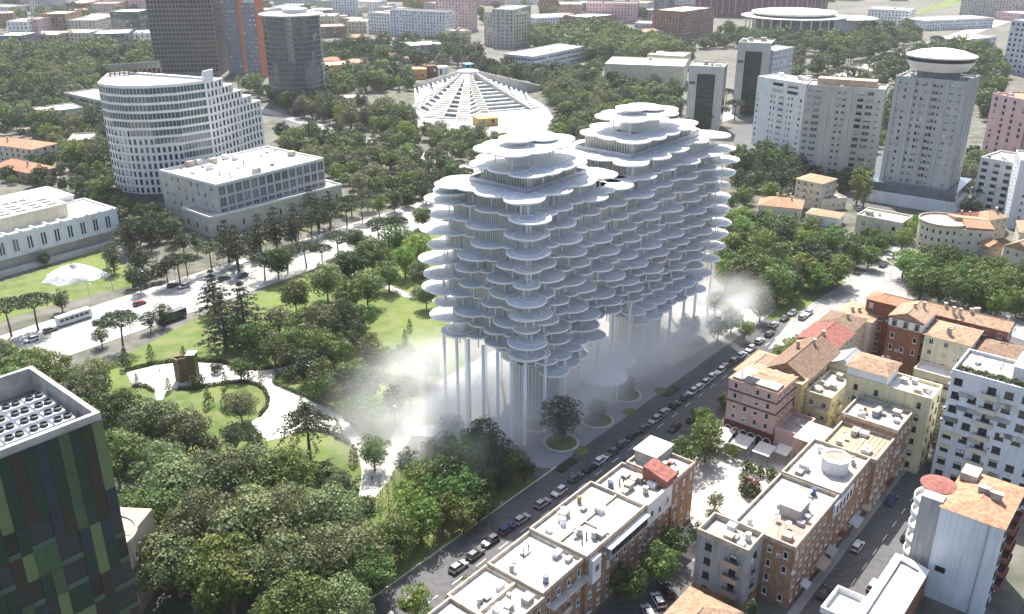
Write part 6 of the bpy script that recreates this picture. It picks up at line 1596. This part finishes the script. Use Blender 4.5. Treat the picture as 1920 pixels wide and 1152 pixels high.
# rows of town blocks filling up to the skyline
rg = random.Random(21); cnt = {}
WM = ['white_render', 'cool_white', 'cream', 'tan_wall', 'rose_wall', 'beige_tower', 'grey_tower', 'brick']
WN = dict(white_render='white', cool_white='bluish white', cream='cream', tan_wall='tan', rose_wall='pinkish', beige_tower='beige', grey_tower='grey', brick='brown')
rows_ = [('nearest', 52, 15), ('second', 40, 14), ('third', 29, 14), ('fourth', 19, 14), ('fifth', 9, 15), ('sixth', 0, 16), ('seventh', -9, 16), ('eighth', -18, 18), ('farthest', -30, 22)]
for rn, yb, hh in rows_:
    xx = -20; idx = 0
    cand = []
    while xx < 1940:
        w = rg.uniform(18, 52); yv = yb + rg.uniform(-3, 3); cand.append((xx, xx + w, yv, yv - hh * rg.uniform(.6, 1.6))); xx += w + rg.uniform(2, 14)
    for xl, xr, yv, yt in cand:
        poly, h = face_block(xl, yv, xr, yv + rg.uniform(-3, 3), yt, rg.uniform(25, 45))
        c = (sum(p[0] for p in poly) / 4, sum(p[1] for p in poly) / 4)
        if 1290 < (xl + xr) / 2 < 1930 and yb > 5: continue
        if 885 < xr and xl < 1000 and yb > 10: continue
        if any(inside(c, offset(f, -7)) or any(inside(p, offset(f, -3)) for p in poly) for f in FOOT): continue
        wm = rg.choice(WM); idx += 1
        building('town_block', '%s block, %s from the left in the %s row of the far town' % (WN[wm], ordinal(idx), rn), poly, h, wall=wm, roof=rg.choice(['roof_white', 'roof_pale', 'roof_pale', 'roof_pinkish']), par=1.0, n_clutter=2, big=True, group='blocks of the far town', **FARW2)

# ---------------------------------------------------------------- trees
def r5b(x, y): return (60 + x / 4.8, 480 + y / 4.8)
def r6p(x, y): return (220 + x / 3.556, 640 + y / 3.556)
def r7b(x, y): return (460 + x / 4.115, 360 + y / 4.115)
def r8b(x, y): return (1300 + x / 3.715, 330 + y / 3.715)
# boulevard pines
ph = 'beside the boulevard'
tb = random.Random(77)
for k in range(30):
    d = 30 + k * 9.5; x, y = BV(d, 13.5 + tb.uniform(-1, 2)); PENDING.append(('on the far pavement of the boulevard', tb.choice(['umbrella', 'umbrella', 'evergreen', 'broad']), x, y, tb.uniform(8, 11), 1.0))
    if k % 2 == 0 and d > 60: x, y = BV(d, -13 + tb.uniform(-2, 1)); PENDING.append(('on the park side of the boulevard', tb.choice(['umbrella', 'broad', 'plane']), x, y, tb.uniform(8, 12), 1.0))
for k in range(22):
    d = 330 + k * 22
    for o_ in (-14, 14): x, y = BV(d, o_); PENDING.append(('along the distant boulevard', tb.choice(['umbrella', 'umbrella', 'evergreen']), x, y, tb.uniform(11, 14), 1.0))
for px, py, hh in ((22, 632, 12.5), (72, 620, 12.0), (232, 658, 12), (338, 533, 11), (497, 525, 10), (540, 512, 10), (575, 503, 10), (635, 482, 10), (712, 462, 11), (742, 458, 11), (660, 405, 9), (600, 430, 9), (690, 395, 9), (560, 452, 8.5)): plant(ph, 'umbrella', px, py, hh)
for px, py, hh in ((118, 585, 7.5), (310, 612, 7.5), (283, 622, 6.5)): plant(ph, 'evergreen', px, py, hh, 1.1)
plant(ph, 'olive', 192, 650, 6)
# museum side and stone office
ph = 'between museum and stone office'
for px, py, hh in ((212, 500, 9), (255, 470, 13), (215, 512, 10), (262, 515, 9), (285, 470, 12), (300, 452, 11), (330, 460, 10), (345, 475, 9), (250, 540, 8), (275, 535, 6), (300, 528, 6.5), (370, 478, 9)): plant(ph, 'evergreen', px, py, hh)
for px, py, hh in ((245, 478, 15), (270, 520, 13)): plant(ph, 'tallpine', px, py, hh)
plant('on the museum lawn', 'olive', 85, 498, 5)
ph = 'in front of the stone office'
for px, py, hh in ((430, 492, 17), (448, 510, 18), (490, 480, 17), (520, 470, 18), (556, 462, 18), (598, 440, 16), (620, 425, 16), (585, 410, 15)): plant(ph, 'tallpine', px, py, hh)
for px, py, hh in ((420, 470, 8), (470, 468, 7), (545, 445, 7), (610, 412, 8), (640, 402, 8), (655, 392, 7)): plant(ph, 'evergreen', px, py, hh)
# park
plant('in the park by the boulevard', 'cedar', 462, 640, 20, 1.15); plant('in the park by the boulevard', 'cedar', 405, 590, 16, 1.0); plant('in the park by the boulevard', 'cedar', 425, 655, 18, 1.05)
ph = 'on the park lawn left of the tower'
for px, py, hh, k in ((556, 588, 11, 'plane'), (615, 565, 13, 'plane'), (660, 540, 13, 'plane'), (700, 520, 14, 'plane'), (622, 625, 10, 'olive'), (590, 640, 11, 'olive'), (650, 630, 12, 'evergreen'), (690, 575, 12, 'broad'), (655, 590, 11, 'broad'), (730, 545, 11, 'broad'), (760, 520, 12, 'light'), (785, 500, 13, 'light'), (745, 480, 12, 'broad'), (790, 545, 10, 'plane'), (800, 580, 9, 'plane'),
                      (540, 695, 8, 'olive'), (580, 700, 7.5, 'light'), (605, 725, 8, 'broad'), (640, 700, 10, 'broad'), (650, 745, 9, 'evergreen'), (690, 760, 9, 'broad'), (720, 700, 8, 'broad'), (740, 790, 10, 'evergreen'), (760, 700, 9, 'broad'), (800, 720, 9, 'plane'), (700, 805, 8.5, 'light'), (660, 800, 8, 'broad'), (630, 765, 7, 'olive'), (770, 760, 9, 'light')): plant(ph, k, px, py, hh)
for px, py in ((508, 660), (760, 640), (768, 620)): plant(ph, 'cone', px, py, 4)
ph = 'along the pale park path'
for px, py, hh, k in ((284, 678, 5.5, 'cone'), (258, 722, 3.6, 'cone'), (317, 735, 4.2, 'cone'), (423, 725, 4.6, 'cone'), (466, 705, 7.5, 'cone'), (453, 712, 6, 'broad'), (490, 715, 4.2, 'cone'), (518, 708, 3.8, 'cone'), (200, 705, 5, 'cone'), (238, 690, 6.5, 'cone'), (345, 672, 4, 'cone'), (392, 762, 5.5, 'cone'), (364, 785, 4.5, 'cypress'), (424, 760, 4.8, 'cone'), (567, 770, 4.4, 'cone'), (634, 815, 4.4, 'cone'), (664, 868, 5, 'cone'), (703, 882, 8.5, 'broad'), (370, 726, 4, 'shrub'), (408, 700, 3, 'shrub'), (545, 712, 4, 'shrub')): plant(ph, k, px, py, hh)
plant('standing on the round park lawn', 'palm_cedar', 582, 862, 15.5, 1.0)
plant('on the oval lawn below the monument', 'plane', 455, 795, 8.5, 1.1)
for px, py, hh in ((610, 900, 4.5), (632, 915, 4.5)): plant('at the foot of the leaning cedar', 'shrub', px, py, hh, 1.2)
ph = 'between the round lawn and the street'
for px, py, hh, k in ((440, 850, 8, 'evergreen'), (400, 870, 8, 'evergreen'), (480, 860, 7.5, 'evergreen'), (640, 935, 7, 'olive'), (655, 960, 8, 'evergreen'), (690, 985, 7, 'evergreen'), (715, 950, 7, 'cypress'), (730, 965, 8, 'cypress'), (740, 925, 6, 'cypress'), (765, 900, 8, 'evergreen'), (790, 935, 9, 'broad'), (775, 975, 9, 'light'), (820, 960, 9, 'broad'), (850, 930, 11, 'broad'), (880, 900, 12, 'broad'), (905, 880, 13, 'evergreen'), (925, 900, 12, 'evergreen'), (870, 960, 10, 'broad'), (905, 950, 9, 'evergreen'), (940, 925, 8, 'evergreen'), (960, 905, 8, 'broad'), (985, 905, 6, 'olive'), (840, 870, 8, 'broad'), (810, 880, 7, 'light'), (830, 1000, 9, 'light'), (790, 1020, 10, 'light'), (760, 1010, 8, 'broad'), (750, 1050, 9, 'light'), (720, 1060, 9, 'broad'), (870, 1000, 8, 'broad'), (900, 980, 7, 'broad')): plant(ph, k, px, py, hh)
ph = 'in the dense wood at lower left'
for px, py, hh in ((30, 780, 13), (105, 760, 14), (165, 790, 13), (60, 850, 13), (130, 850, 13.5), (225, 830, 13), (290, 850, 13), (350, 860, 12), (225, 920, 14), (300, 930, 12), (350, 985, 15), (290, 1040, 15), (420, 960, 14), (480, 960, 14), (540, 960, 14), (400, 1060, 16), (480, 1060, 16), (560, 1050, 16), (620, 1040, 14), (340, 1120, 14), (440, 1150, 15), (530, 1140, 15), (610, 1120, 14), (670, 1090, 12), (690, 1130, 11), (10, 710, 11), (60, 725, 11), (560, 1230, 14), (640, 1190, 11), (180, 735, 9)): plant(ph, ('plane', 'plane', 'broad', 'plane', 'light')[(px + py) % 5], px, py, hh, 1.1)
plant('low in the shade below the wood', 'light', 400, 1165, 7); plant('low in the shade below the wood', 'light', 780, 1160, 7)
ph = 'along the pavement in front of the brick terrace'
for a_, hh in ((-46, 7), (-51, 7.5), (-57, 6), (-63, 7.5), (-36, 5), (-30, 4.5), (-75, 8)):
    x, y = S(a_, -29.5); PENDING.append((ph, 'broad', x, y, hh, 1.0))
# courtyard garden
ph = 'in the courtyard garden'
for a_, b_, hh, k in ((21, -38, 9.5, 'broad'), (14, -36, 9, 'broad'), (27, -35, 8, 'broad'), (26.5, -42, 4.5, 'light'), (16, -51, 3.0, 'shrub'), (18, -49.5, 3.5, 'olive'), (15, -53, 3.4, 'shrub'), (24.5, -47, 2.6, 'shrub'), (24, -50, 2.8, 'shrub'), (24.6, -53, 2.8, 'shrub'), (5, -49, 4.5, 'olive'), (0, -51, 4, 'olive'), (-4, -53, 4, 'olive'), (-8, -52, 5, 'broad'), (16, -58, 2.4, 'shrub'), (20, -60, 2.4, 'shrub'), (-11, -57, 4, 'shrub')):
    x, y = S(a_, b_); PENDING.append((ph, k, x, y, hh, 1.0))
x, y = S(17, -51.8); PENDING.append((ph, 'purple_shrub', x, y, 3.4, 1.1))
for a_, b_, hh, k in ((-24, -52, 9, 'broad'), (-32, -50, 8, 'broad'), (-16, -50.5, 8, 'broad'), (-26, -72, 9, 'spruce'), (64, -79, 10, 'olive'), (58, -79.5, 9, 'olive'), (72, -79, 9, 'olive')):
    x, y = S(a_, b_); PENDING.append(('in the lanes between the brick houses', k, x, y, hh, 1.0))
ph = 'lining the tower street'
for a_, hh in ((56, 5), (63, 5.5), (69, 5), (76, 6), (82, 6), (89, 6), (95, 6), (33, 7), (48, 5), (101, 5)):
    x, y = S(a_, -29.6 if a_ > 40 else -30.5); PENDING.append((ph, 'light', x, y, hh, 1.0))
ph = 'in the misty park strip right of the tower'
for px, py, hh in ((1345, 640, 8), (1370, 625, 8), (1395, 640, 7), (1340, 590, 8), (1360, 600, 7)): plant(ph, 'light', px, py, hh)
# park right of the tower
fill('in the park right of the tower', [(1360, 470), (1480, 470), (1600, 535), (1500, 590), (1430, 625), (1385, 600), (1350, 530)], 5.6, ['broad', 'light', 'broad', 'evergreen'], 9, 13, 5, ROADS)
fill('along the riverside road right of the tower', [(1365, 425), (1460, 430), (1560, 460), (1650, 490), (1640, 510), (1540, 490), (1360, 447)], 6.5, ['light', 'broad'], 8, 10, 6, [])
fill('around the villas right of the tower', [(1370, 330), (1470, 300), (1500, 340), (1480, 380), (1420, 395), (1370, 400)], 8, ['broad', 'evergreen', 'tallpine'], 9, 13, 8, [])
plant('in front of the beige tower', 'poplar', 1605, 385, 20, 1.3); plant('in front of the beige tower', 'poplar', 1618, 390, 18, 1.2)
ph = 'at the street corner by the cube house'
for px, py, hh in ((1655, 470, 8), (1690, 470, 9), (1700, 455, 9), (1715, 440, 9), (1640, 455, 7), (1625, 450, 6)): plant(ph, 'light', px, py, hh)
fill('along the tree-lined street at right', [(1690, 520), (1760, 500), (1960, 560), (1960, 610), (1860, 600), (1720, 570)], 6.2, ['broad', 'broad', 'light'], 9, 12, 9, [])
for px, py, hh in ((1832, 385, 12), (1815, 420, 11), (1822, 350, 11), (1830, 320, 11)): plant('on the slope right of the saucer tower', 'olive', px, py, hh, 1.2)
plant('right of the saucer tower', 'poplar', 1885, 345, 17, 1.2)
# behind and beside the pyramid
AV = [ccw(strip(LZ, LC, 12)), ccw([BV(-160, -12), BV(1500, -16), BV(1500, 16), BV(-160, 12)])]
fill('between stepped office and pyramid', [(512, 215), (600, 205), (690, 215), (770, 230), (780, 275), (700, 262), (640, 245), (560, 230)], 7.4, ['broad', 'light', 'poplar', 'evergreen', 'olive'], 7, 16, 10, AV)
fill('along the river behind the tower', [(520, 258), (640, 262), (760, 292), (850, 315), (860, 345), (740, 390), (680, 370), (610, 330), (540, 300)], 7.4, ['light', 'broad', 'evergreen', 'olive'], 6, 12, 11, AV)
fill('in the wood beside the glass drum', [(440, 165), (600, 200), (660, 180), (770, 170), (765, 140), (700, 148), (600, 155), (520, 200)], 8.5, ['broad', 'evergreen', 'light', 'poplar'], 10, 17, 12, AV)
fill('right of the pyramid', [(1012, 165), (1060, 150), (1130, 160), (1270, 180), (1275, 250), (1180, 250), (1080, 290), (1010, 300), (1060, 230)], 7.6, ['broad', 'olive', 'light', 'evergreen'], 9, 14, 13, AV)
fill('in front of the pyramid', [(800, 262), (900, 252), (1000, 290), (990, 320), (880, 320), (820, 300)], 8, ['light', 'broad', 'olive'], 6, 11, 14, AV)
fill('in the far wood behind the white office', [(1000, 78), (1110, 62), (1200, 92), (1280, 108), (1290, 122), (1180, 128), (1105, 116), (1010, 96)], 10, ['broad', 'broad', 'light'], 15, 21, 15, [])
fill('around the white office', [(890, 128), (960, 130), (1000, 150), (1110, 140), (1130, 120), (1115, 150), (1010, 165), (960, 150), (900, 142)], 8, ['broad', 'evergreen'], 9, 14, 16, [])
fill('among the cottages left of pyramid', [(600, 100), (690, 95), (850, 85), (905, 110), (880, 128), (770, 128), (690, 135), (600, 112)], 11, ['evergreen', 'cypress', 'broad', 'tallpine'], 11, 20, 17, [])
# upper left wood
fill('in the wood left of the stepped office', [(0, 125), (120, 112), (285, 118), (290, 150), (215, 168), (205, 260), (225, 350), (160, 330), (75, 262), (0, 255)], 8.6, ['broad', 'broad', 'light', 'evergreen', 'olive'], 7, 16, 18, [])
fill('under the far town at upper left', [(0, 108), (285, 102), (288, 116), (0, 126)], 10, ['broad', 'light'], 12, 17, 19, [])
# upper right
fill('around the portal towers', [(1275, 95), (1350, 82), (1500, 90), (1500, 130), (1480, 165), (1490, 190), (1440, 225), (1500, 150), (1400, 90)], 9.5, ['broad', 'evergreen', 'umbrella'], 10, 16, 20, AV)
fill('along the far boulevard', [(1480, 150), (1560, 110), (1640, 92), (1720, 80), (1760, 95), (1700, 130), (1700, 165), (1640, 170), (1560, 190), (1490, 190)], 13, ['umbrella', 'evergreen', 'light', 'broad'], 9, 14, 22, AV)
fill('behind the saucer tower', [(1700, 120), (1780, 80), (1870, 110), (1880, 150), (1850, 230), (1830, 170)], 10, ['broad', 'evergreen', 'light'], 9, 17, 23, AV)
fill('near the arena', [(1340, 62), (1430, 72), (1600, 92), (1620, 60), (1700, 62), (1720, 75), (1560, 105), (1400, 84)], 12, ['broad', 'evergreen', 'light'], 10, 18, 24, AV)
fill('between the far town blocks', [(0, 60), (600, 60), (600, 20), (0, 20)], 34, ['broad', 'light'], 12, 18, 25, [], limit=60)
fill('between the blocks along the top edge', [(600, 55), (1300, 40), (1300, 0), (600, 0)], 38, ['broad', 'light'], 12, 18, 26, [], limit=60)
fill('scattered on the park lawn', [(470, 660), (560, 610), (680, 600), (700, 680), (690, 800), (620, 790), (540, 700)], 5.6, ['broad', 'light', 'olive', 'evergreen'], 6, 10, 29, AV + ROADS)
fill('in the streets behind the residential towers', [(1440, 225), (1500, 200), (1640, 190), (1700, 170), (1700, 230), (1640, 290), (1600, 300), (1500, 260)], 11, ['broad', 'evergreen', 'light'], 7, 12, 30, AV)
fill('at the feet of the residential towers', [(1380, 290), (1480, 300), (1640, 350), (1640, 380), (1480, 345), (1380, 330)], 8, ['broad', 'evergreen', 'olive'], 6, 10, 31, AV)
fill('around the tiled villas at left', [(0, 345), (70, 352), (130, 330), (200, 365), (215, 350), (150, 300), (80, 270), (70, 300), (62, 320)], 7.5, ['broad', 'light', 'evergreen'], 6, 10, 32, AV)
fill('below the pink flats at the right edge', [(1820, 300), (1925, 330), (1925, 400), (1900, 395), (1830, 350), (1800, 400), (1790, 360)], 8, ['olive', 'broad', 'evergreen'], 7, 11, 33, AV)
fill('in the park around the museum and office', [(60, 350), (215, 380), (300, 420), (330, 450), (230, 470), (190, 440), (150, 360)], 6.5, ['broad', 'evergreen'], 7, 10, 27, AV)
for q in PENDING: pass
def grow_roof():
    keep = [q for q in PENDING if q[0] in ROOFZ]
    for q in keep: PENDING.remove(q)
    for i, q in enumerate(sorted(keep, key=lambda q: q[2])):
        tree(q[1], q[2], q[3], q[4], '%s shrub from the left %s' % (ordinal(i + 1), q[0]), 'shrubs ' + q[0], z=ROOFZ[q[0]])
grow_roof(); grow_all()
# clipped hedges along the park path
def hedge(label, pts, w=.9, hh=1.0):
    line = [Vector(p) for p in r6(pts)]; rng_ = np.random.default_rng(len(label)); C = []
    for i in range(len(line) - 1):
        L = (line[i + 1] - line[i]).length; n = int(L * 95); f = rng_.random(n)[:, None]
        base = np.array(line[i])[None] * (1 - f) + np.array(line[i + 1])[None] * f
        C.append(np.column_stack([base + rng_.uniform(-w / 2, w / 2, (n, 2)), rng_.uniform(.1, hh, n)]))
    C = np.concatenate(C); o0 = C[0].copy(); o0[2] = 0; nn = rng_.normal(size=C.shape); nn[:, 2] += .6; nn /= np.linalg.norm(nn, axis=1)[:, None]
    o = bpy.data.objects.new('hedge', quads_mesh('hedge', C - o0, nn, .24, rng_, 'leaf_shrub')); o.location = o0; col.objects.link(o)
    tag(o, label, 'hedge', 'clipped hedges along the park path')
hedge('long clipped hedge behind the monument along the path edge', [(60, 200), (240, 155), (400, 133), (550, 133), (690, 140), (780, 168), (870, 186), (980, 190), (1110, 165), (1200, 120)])
hedge('curved hedge around the oval lawn below the monument', [(410, 322), (500, 322), (620, 302), (740, 282), (840, 274), (925, 292), (980, 322), (1008, 385), (998, 440), (950, 500)])
hedge('hedge along the path opposite the leaning cedar', [(1040, 268), (1060, 290), (1160, 333), (1250, 372), (1400, 440)])
hedge('lower hedge along the path towards the fork', [(1420, 450), (1510, 495), (1580, 570), (1655, 660), (1690, 750)])
hedge('hedge around the top of the round lawn', [(1190, 612), (1280, 592), (1380, 602), (1465, 632), (1550, 690)])
hedge('short hedge at the left end of the path', [(100, 300), (190, 305), (250, 340)])
# ---------------------------------------------------------------- cars, bus, lamps, street things
CC = ['black', 'grey', 'black', 'silver', 'white', 'black', 'blue', 'grey', 'silver', 'black']
CN = dict(black='black', grey='dark grey', silver='silver', white='white', blue='dark blue', red='red')
cr = random.Random(31)
spots = [-64, -57.5, -45, -39.5, -34.5, -29.5, -24.5, -17, -11, -4.5, 1, 5.5, 10, 15, 20, 25, 30, 35, 40.2, 46, 50, 54, 58, 62, 66, 70, 75, 80, 85, 92, 99]
ci = {}
def row_car(x, y, rz, c, phrase, grp, **k):
    ci[(c, phrase)] = ci.get((c, phrase), 0) + 1
    n = ci[(c, phrase)]
    car(x, y, rz, c, '%s %s car %s' % (ordinal(n), CN[c], phrase), grp, **k)
for i, a_ in enumerate(spots):
    x, y = S(a_ + cr.uniform(-.3, .3), -18.6 + cr.uniform(-.25, .25)); c = CC[(i * 3 + cr.randint(0, 2)) % 10] if a_ < 44 else cr.choice(['white', 'silver', 'white', 'grey'])
    row_car(x, y, GA + cr.uniform(-.05, .05) + (math.pi if i % 4 == 0 else 0), c, 'from the near end parked along the tower street', 'cars parked along the tower street', z=.03)
for a_, b_, c, r in ((8, -24, 'black', 0), (30, -24.5, 'black', 1), (37, -26, 'grey', 0)): 
    x, y = S(a_, b_); row_car(x, y, GA + r * math.pi, c, 'driving on the tower street beside the parked row', 'cars on the tower street', z=.03)
for i, (a_, b_, c, r) in enumerate(((-28, -54.5, 'white', .9), (-32, -54.8, 'silver', .9), (-24.5, -54.5, 'black', .9), (-36, -55, 'grey', .9), (-40, -55, 'white', .9))):
    x, y = S(a_, b_); row_car(x, y, GA + r, c, 'parked in the back lane between brick houses', 'cars parked in the back lane', z=.03)
for i, (px, py, c) in enumerate(((187, 607, 'black'), (200, 611, 'grey'), (325, 538, 'black'), (345, 540, 'silver'), (305, 604, 'grey'), (535, 492, 'black'), (705, 432, 'silver'), (60, 640, 'white'), (95, 622, 'grey'), (232, 590, 'silver'), (262, 572, 'red'), (395, 545, 'white'), (420, 525, 'grey'), (455, 520, 'blue'), (590, 470, 'white'), (640, 455, 'grey'), (668, 440, 'black'))):
    x, y = P2(px, py); row_car(x, y, math.atan2(bd.y, bd.x) + (math.pi if i % 2 else 0), c, 'from the left driving on the boulevard', 'cars on the boulevard', z=.07)
for i, (px, py, c) in enumerate(((1612, 395, 'white'), (1622, 400, 'silver'), (1632, 405, 'white'), (1618, 405, 'grey'), (1655, 500, 'black'), (1690, 500, 'grey'), (1670, 485, 'silver'), (1710, 478, 'black'), (1485, 590, 'white'), (1505, 598, 'silver'), (1515, 590, 'white'), (1470, 600, 'black'), (1450, 612, 'white'))):
    x, y = P2(px, py); row_car(x, y, GA + cr.choice((0, math.pi)), c, 'in the streets right of the tower, from the left', 'cars parked right of the tower', z=.06)
for i, (px, py) in enumerate(((20, 160), (30, 158), (42, 162), (50, 158), (35, 170), (46, 172), (165, 112), (178, 113), (190, 111), (1243, 82), (1250, 86), (1258, 80), (1246, 90), (1262, 88), (1252, 94))):
    x, y = P2(px, py); row_car(x, y, cr.uniform(0, 3), cr.choice(['white', 'silver']), 'from the left in the far car parks', 'cars in the far car parks', z=.06)
for i, a_ in enumerate((-6, 2, 12, 22, 33, 42)):
    x, y = S(a_, -84.6 if i % 2 else -77.8); row_car(x, y, GA, CC[i + 2], 'from the near end parked on the shop street', 'cars parked on the shop street', z=.03)
def bus(px, py, rz, label, bm_, L=11.0):
    x, y = P2(px, py); t = thing('bus', label, 'bus', (x, y, .07)); t.rotation_euler = (0, 0, rz)
    o0 = ORIGIN[t]; ORIGIN[t] = (0, 0, 0)
    part(t, 'body', MB().box((0, 0, .4), (L, 2.5, 2.6)), bm_); part(t, 'roof_panel', MB().box((0, 0, 3.0), (L - .3, 2.3, .15)), 'frame_white' if bm_ != 'car_black' else 'car_grey')
    for s_ in (-1, 1):
        for k in range(6): part(t, 'window', MB().box((-L / 2 + 1.1 + k * (L - 1.2) / 6, s_ * 1.25, 1.5), ((L - 2) / 6.6, .06, 1.0)), 'car_glass')
        for wx in (-.32, .32): part(t, 'wheel', MB().tube([(L * wx, s_ * 1.0, .5), (L * wx, s_ * 1.28, .5)], [.5, .5], 14), 'tyre')
    part(t, 'windscreen', MB().box((L / 2, 0, 1.3), (.08, 2.2, 1.3)), 'car_glass')
    ORIGIN[t] = o0
ba = math.atan2(bd.y, bd.x)
bus(140, 603, ba, 'white city bus on the boulevard behind the plane trees', 'frame_white'); bus(326, 600, ba, 'black bus on the boulevard behind a round pine', 'car_black', 8.5)
def lamp_post(px, py, hh, label, grp='street lamps along the boulevard'):
    x, y = P2(px, py); t = thing('street_lamp', label, 'street lamp', (x, y, 0), grp)
    part(t, 'pole', MB().tube([(x, y, 0), (x, y, hh)], [.11, .06], 8), 'metal_grey'); part(t, 'arm', MB().tube([(x, y, hh), (x + .9, y - .8, hh + .25), (x + 1.6, y - 1.4, hh + .25)], [.05, .05, .04], 6), 'metal_grey')
    part(t, 'lamp_head', MB().box((x + 1.7, y - 1.5, hh + .15), (.8, .3, .14), -.7), 'frame_white')
for i, (px, py) in enumerate(((172, 575), (246, 625), (268, 550), (330, 530), (212, 545), (420, 500), (600, 470), (700, 430))): lamp_post(px, py, 8.5, '%s street lamp from the left along the boulevard' % ordinal(i + 1))
for i, (px, py) in enumerate(((574, 722), (732, 800), (1555, 535), (1612, 505))): lamp_post(px, py, 6.5, '%s thin lamp post from the left in the park and crossing' % ordinal(i + 1), 'lamp posts by the paths')
# pavilion roof in the park and small flats of the plaza
x, y = P2(800, 828); pv = thing('park_pavilion', 'small pavilion with wavy white roof near the tower', 'pavilion', (x, y, 0))
part(pv, 'roof', MB().prism([(x + (4.2 + .5 * math.cos(5 * k * math.tau / 40)) * math.cos(k * math.tau / 40), y + (2.6 + .35 * math.cos(5 * k * math.tau / 40)) * math.sin(k * math.tau / 40)) for k in range(40)], 2.8, 3.0, bottom=True), 'roof_white')
for k in range(5): part(pv, 'post', MB().cyl((x + 2.6 * math.cos(k * 1.26), y + 1.5 * math.sin(k * 1.26), 0), .1, 2.8, 8), 'frame_white')
def bench_bed(px, py, label):
    x, y = P2(px, py); t = thing('sunken_bed', label, 'planter', (x, y, 0))
    part(t, 'rim', MB().ring(ccw([(x + a_ * SX - b_ * SY, y + a_ * SY + b_ * SX) for a_, b_ in ((-3.2, -1), (3.2, -1), (3.2, 1), (-3.2, 1))]), ccw([(x + a_ * SX - b_ * SY, y + a_ * SY + b_ * SX) for a_, b_ in ((-3, -.8), (3, -.8), (3, .8), (-3, .8))]), 0, .35), 'metal_dark')
    part(t, 'planting_bed', MB().flat(ccw([(x + a_ * SX - b_ * SY, y + a_ * SY + b_ * SX) for a_, b_ in ((-3, -.8), (3, -.8), (3, .8), (-3, .8))]), .25), 'leaf_shrub')
bench_bed(1062, 874, 'long dark planting bed on the street edge before the tower'); bench_bed(1258, 735, 'dark planting bed under the far end of the tower')
# people on the pavement: one continuous body each, with hair
def person(px, py, label, cloth, rz=0.0):
    x, y = P2(px, py); t = thing('person', label, 'person', (x, y, .05), 'people on the pavements'); t.rotation_euler = (0, 0, rz)
    me = bpy.data.meshes.new('body')
    V = [(0, 0, .95), (0, 0, 1.2), (0, 0, 1.45), (0, 0, 1.55), (0, .01, 1.66), (.1, .03, .92), (.11, .12, .5), (.11, .05, .06), (.11, .17, .03), (-.1, -.02, .92), (-.11, -.05, .5), (-.11, -.2, .08), (-.11, -.08, .03), (.2, 0, 1.42), (.25, -.06, 1.15), (.24, .05, .9), (-.2, 0, 1.42), (-.25, .06, 1.15), (-.24, .16, .92)]
    Eg = [(0, 1), (1, 2), (2, 3), (3, 4), (0, 5), (5, 6), (6, 7), (7, 8), (0, 9), (9, 10), (10, 11), (11, 12), (2, 13), (13, 14), (14, 15), (2, 16), (16, 17), (17, 18)]
    Rr = [.15, .14, .15, .06, .1, .1, .065, .05, .045, .1, .065, .05, .045, .06, .045, .04, .06, .045, .04]
    me.from_pydata(V, Eg, []); me.materials.append(M[cloth]); o = bpy.data.objects.new('body', me); col.objects.link(o); o.parent = t
    sk = o.modifiers.new('skin', 'SKIN'); sk.use_smooth_shade = True
    for i, r in enumerate(Rr): me.skin_vertices[0].data[i].radius = (r, r)
    me.skin_vertices[0].data[0].use_root = True
    o.modifiers.new('sub', 'SUBSURF').levels = 1
    hb = MB().lathe((0, -.01, 1.64), [(.115, 0), (.12, .06), (.08, .13), (.01, .15)], 12); ORIGIN[t] = (0, 0, 0); part(t, 'hair', hb, 'metal_dark'); ORIGIN[t] = (x, y, .05)
person(1067, 894, 'person in dark clothes walking on the street before the tower', 'slate_wall', .6); person(1072, 896, 'person in pale clothes walking beside one in dark clothes', 'cream', .6)
person(940, 950, 'person in white standing at the kerb under the trees', 'frame_white', 2); person(698, 905, 'person in dark red walking on the pale park path', 'maroon', 1); person(300, 700, 'person in blue on the path left of the monument', 'car_blue', 2)
# ---------------------------------------------------------------- air: haze over the town, mist at the tower's foot
hz = MB().hexa([(-2200, -60, -1), (2200, -60, -1), (2200, 2600, -1), (-2200, 2600, -1)], [(-2200, -60, 125), (2200, -60, 125), (2200, 2600, 125), (-2200, 2600, 125)])
volume_mat('haze_air', (0.93, 0.95, 1.0), 0.00006, 0.2)
o = hz.build('haze', 'haze_air'); o['kind'] = 'stuff'
def mist(a_, b_, z, ra, rb, rzv, dens, nm):
    x, y = S(a_, b_); b = MB(); n, m_ = 24, 12; pr_ = [(max(.001, math.cos(math.pi * (k / m_ - .5))), math.sin(math.pi * (k / m_ - .5))) for k in range(m_ + 1)]
    b.lathe((0, 0, 0), pr_, n); o = bpy.data.objects.new('mist', b.mesh('mist', nm)); col.objects.link(o); o.location = (x, y, z); o.scale = (ra, rb, rzv); o.rotation_euler = (0, 0, GA); o['kind'] = 'stuff'
mist_mat('mist_air', 0.11)
for a_, b_, z, ra, rb, rv in ((-4, 24, 8, 40, 28, 18), (-12, 8, 7, 26, 24, 14), (34, 2, 10, 40, 24, 18), (18, -4, 9, 28, 16, 14), (56, -4, 9, 30, 16, 14), (86, -4, 8, 34, 18, 13)):
    mist(a_, b_, z, ra, rb, rv, 0, 'mist_air')
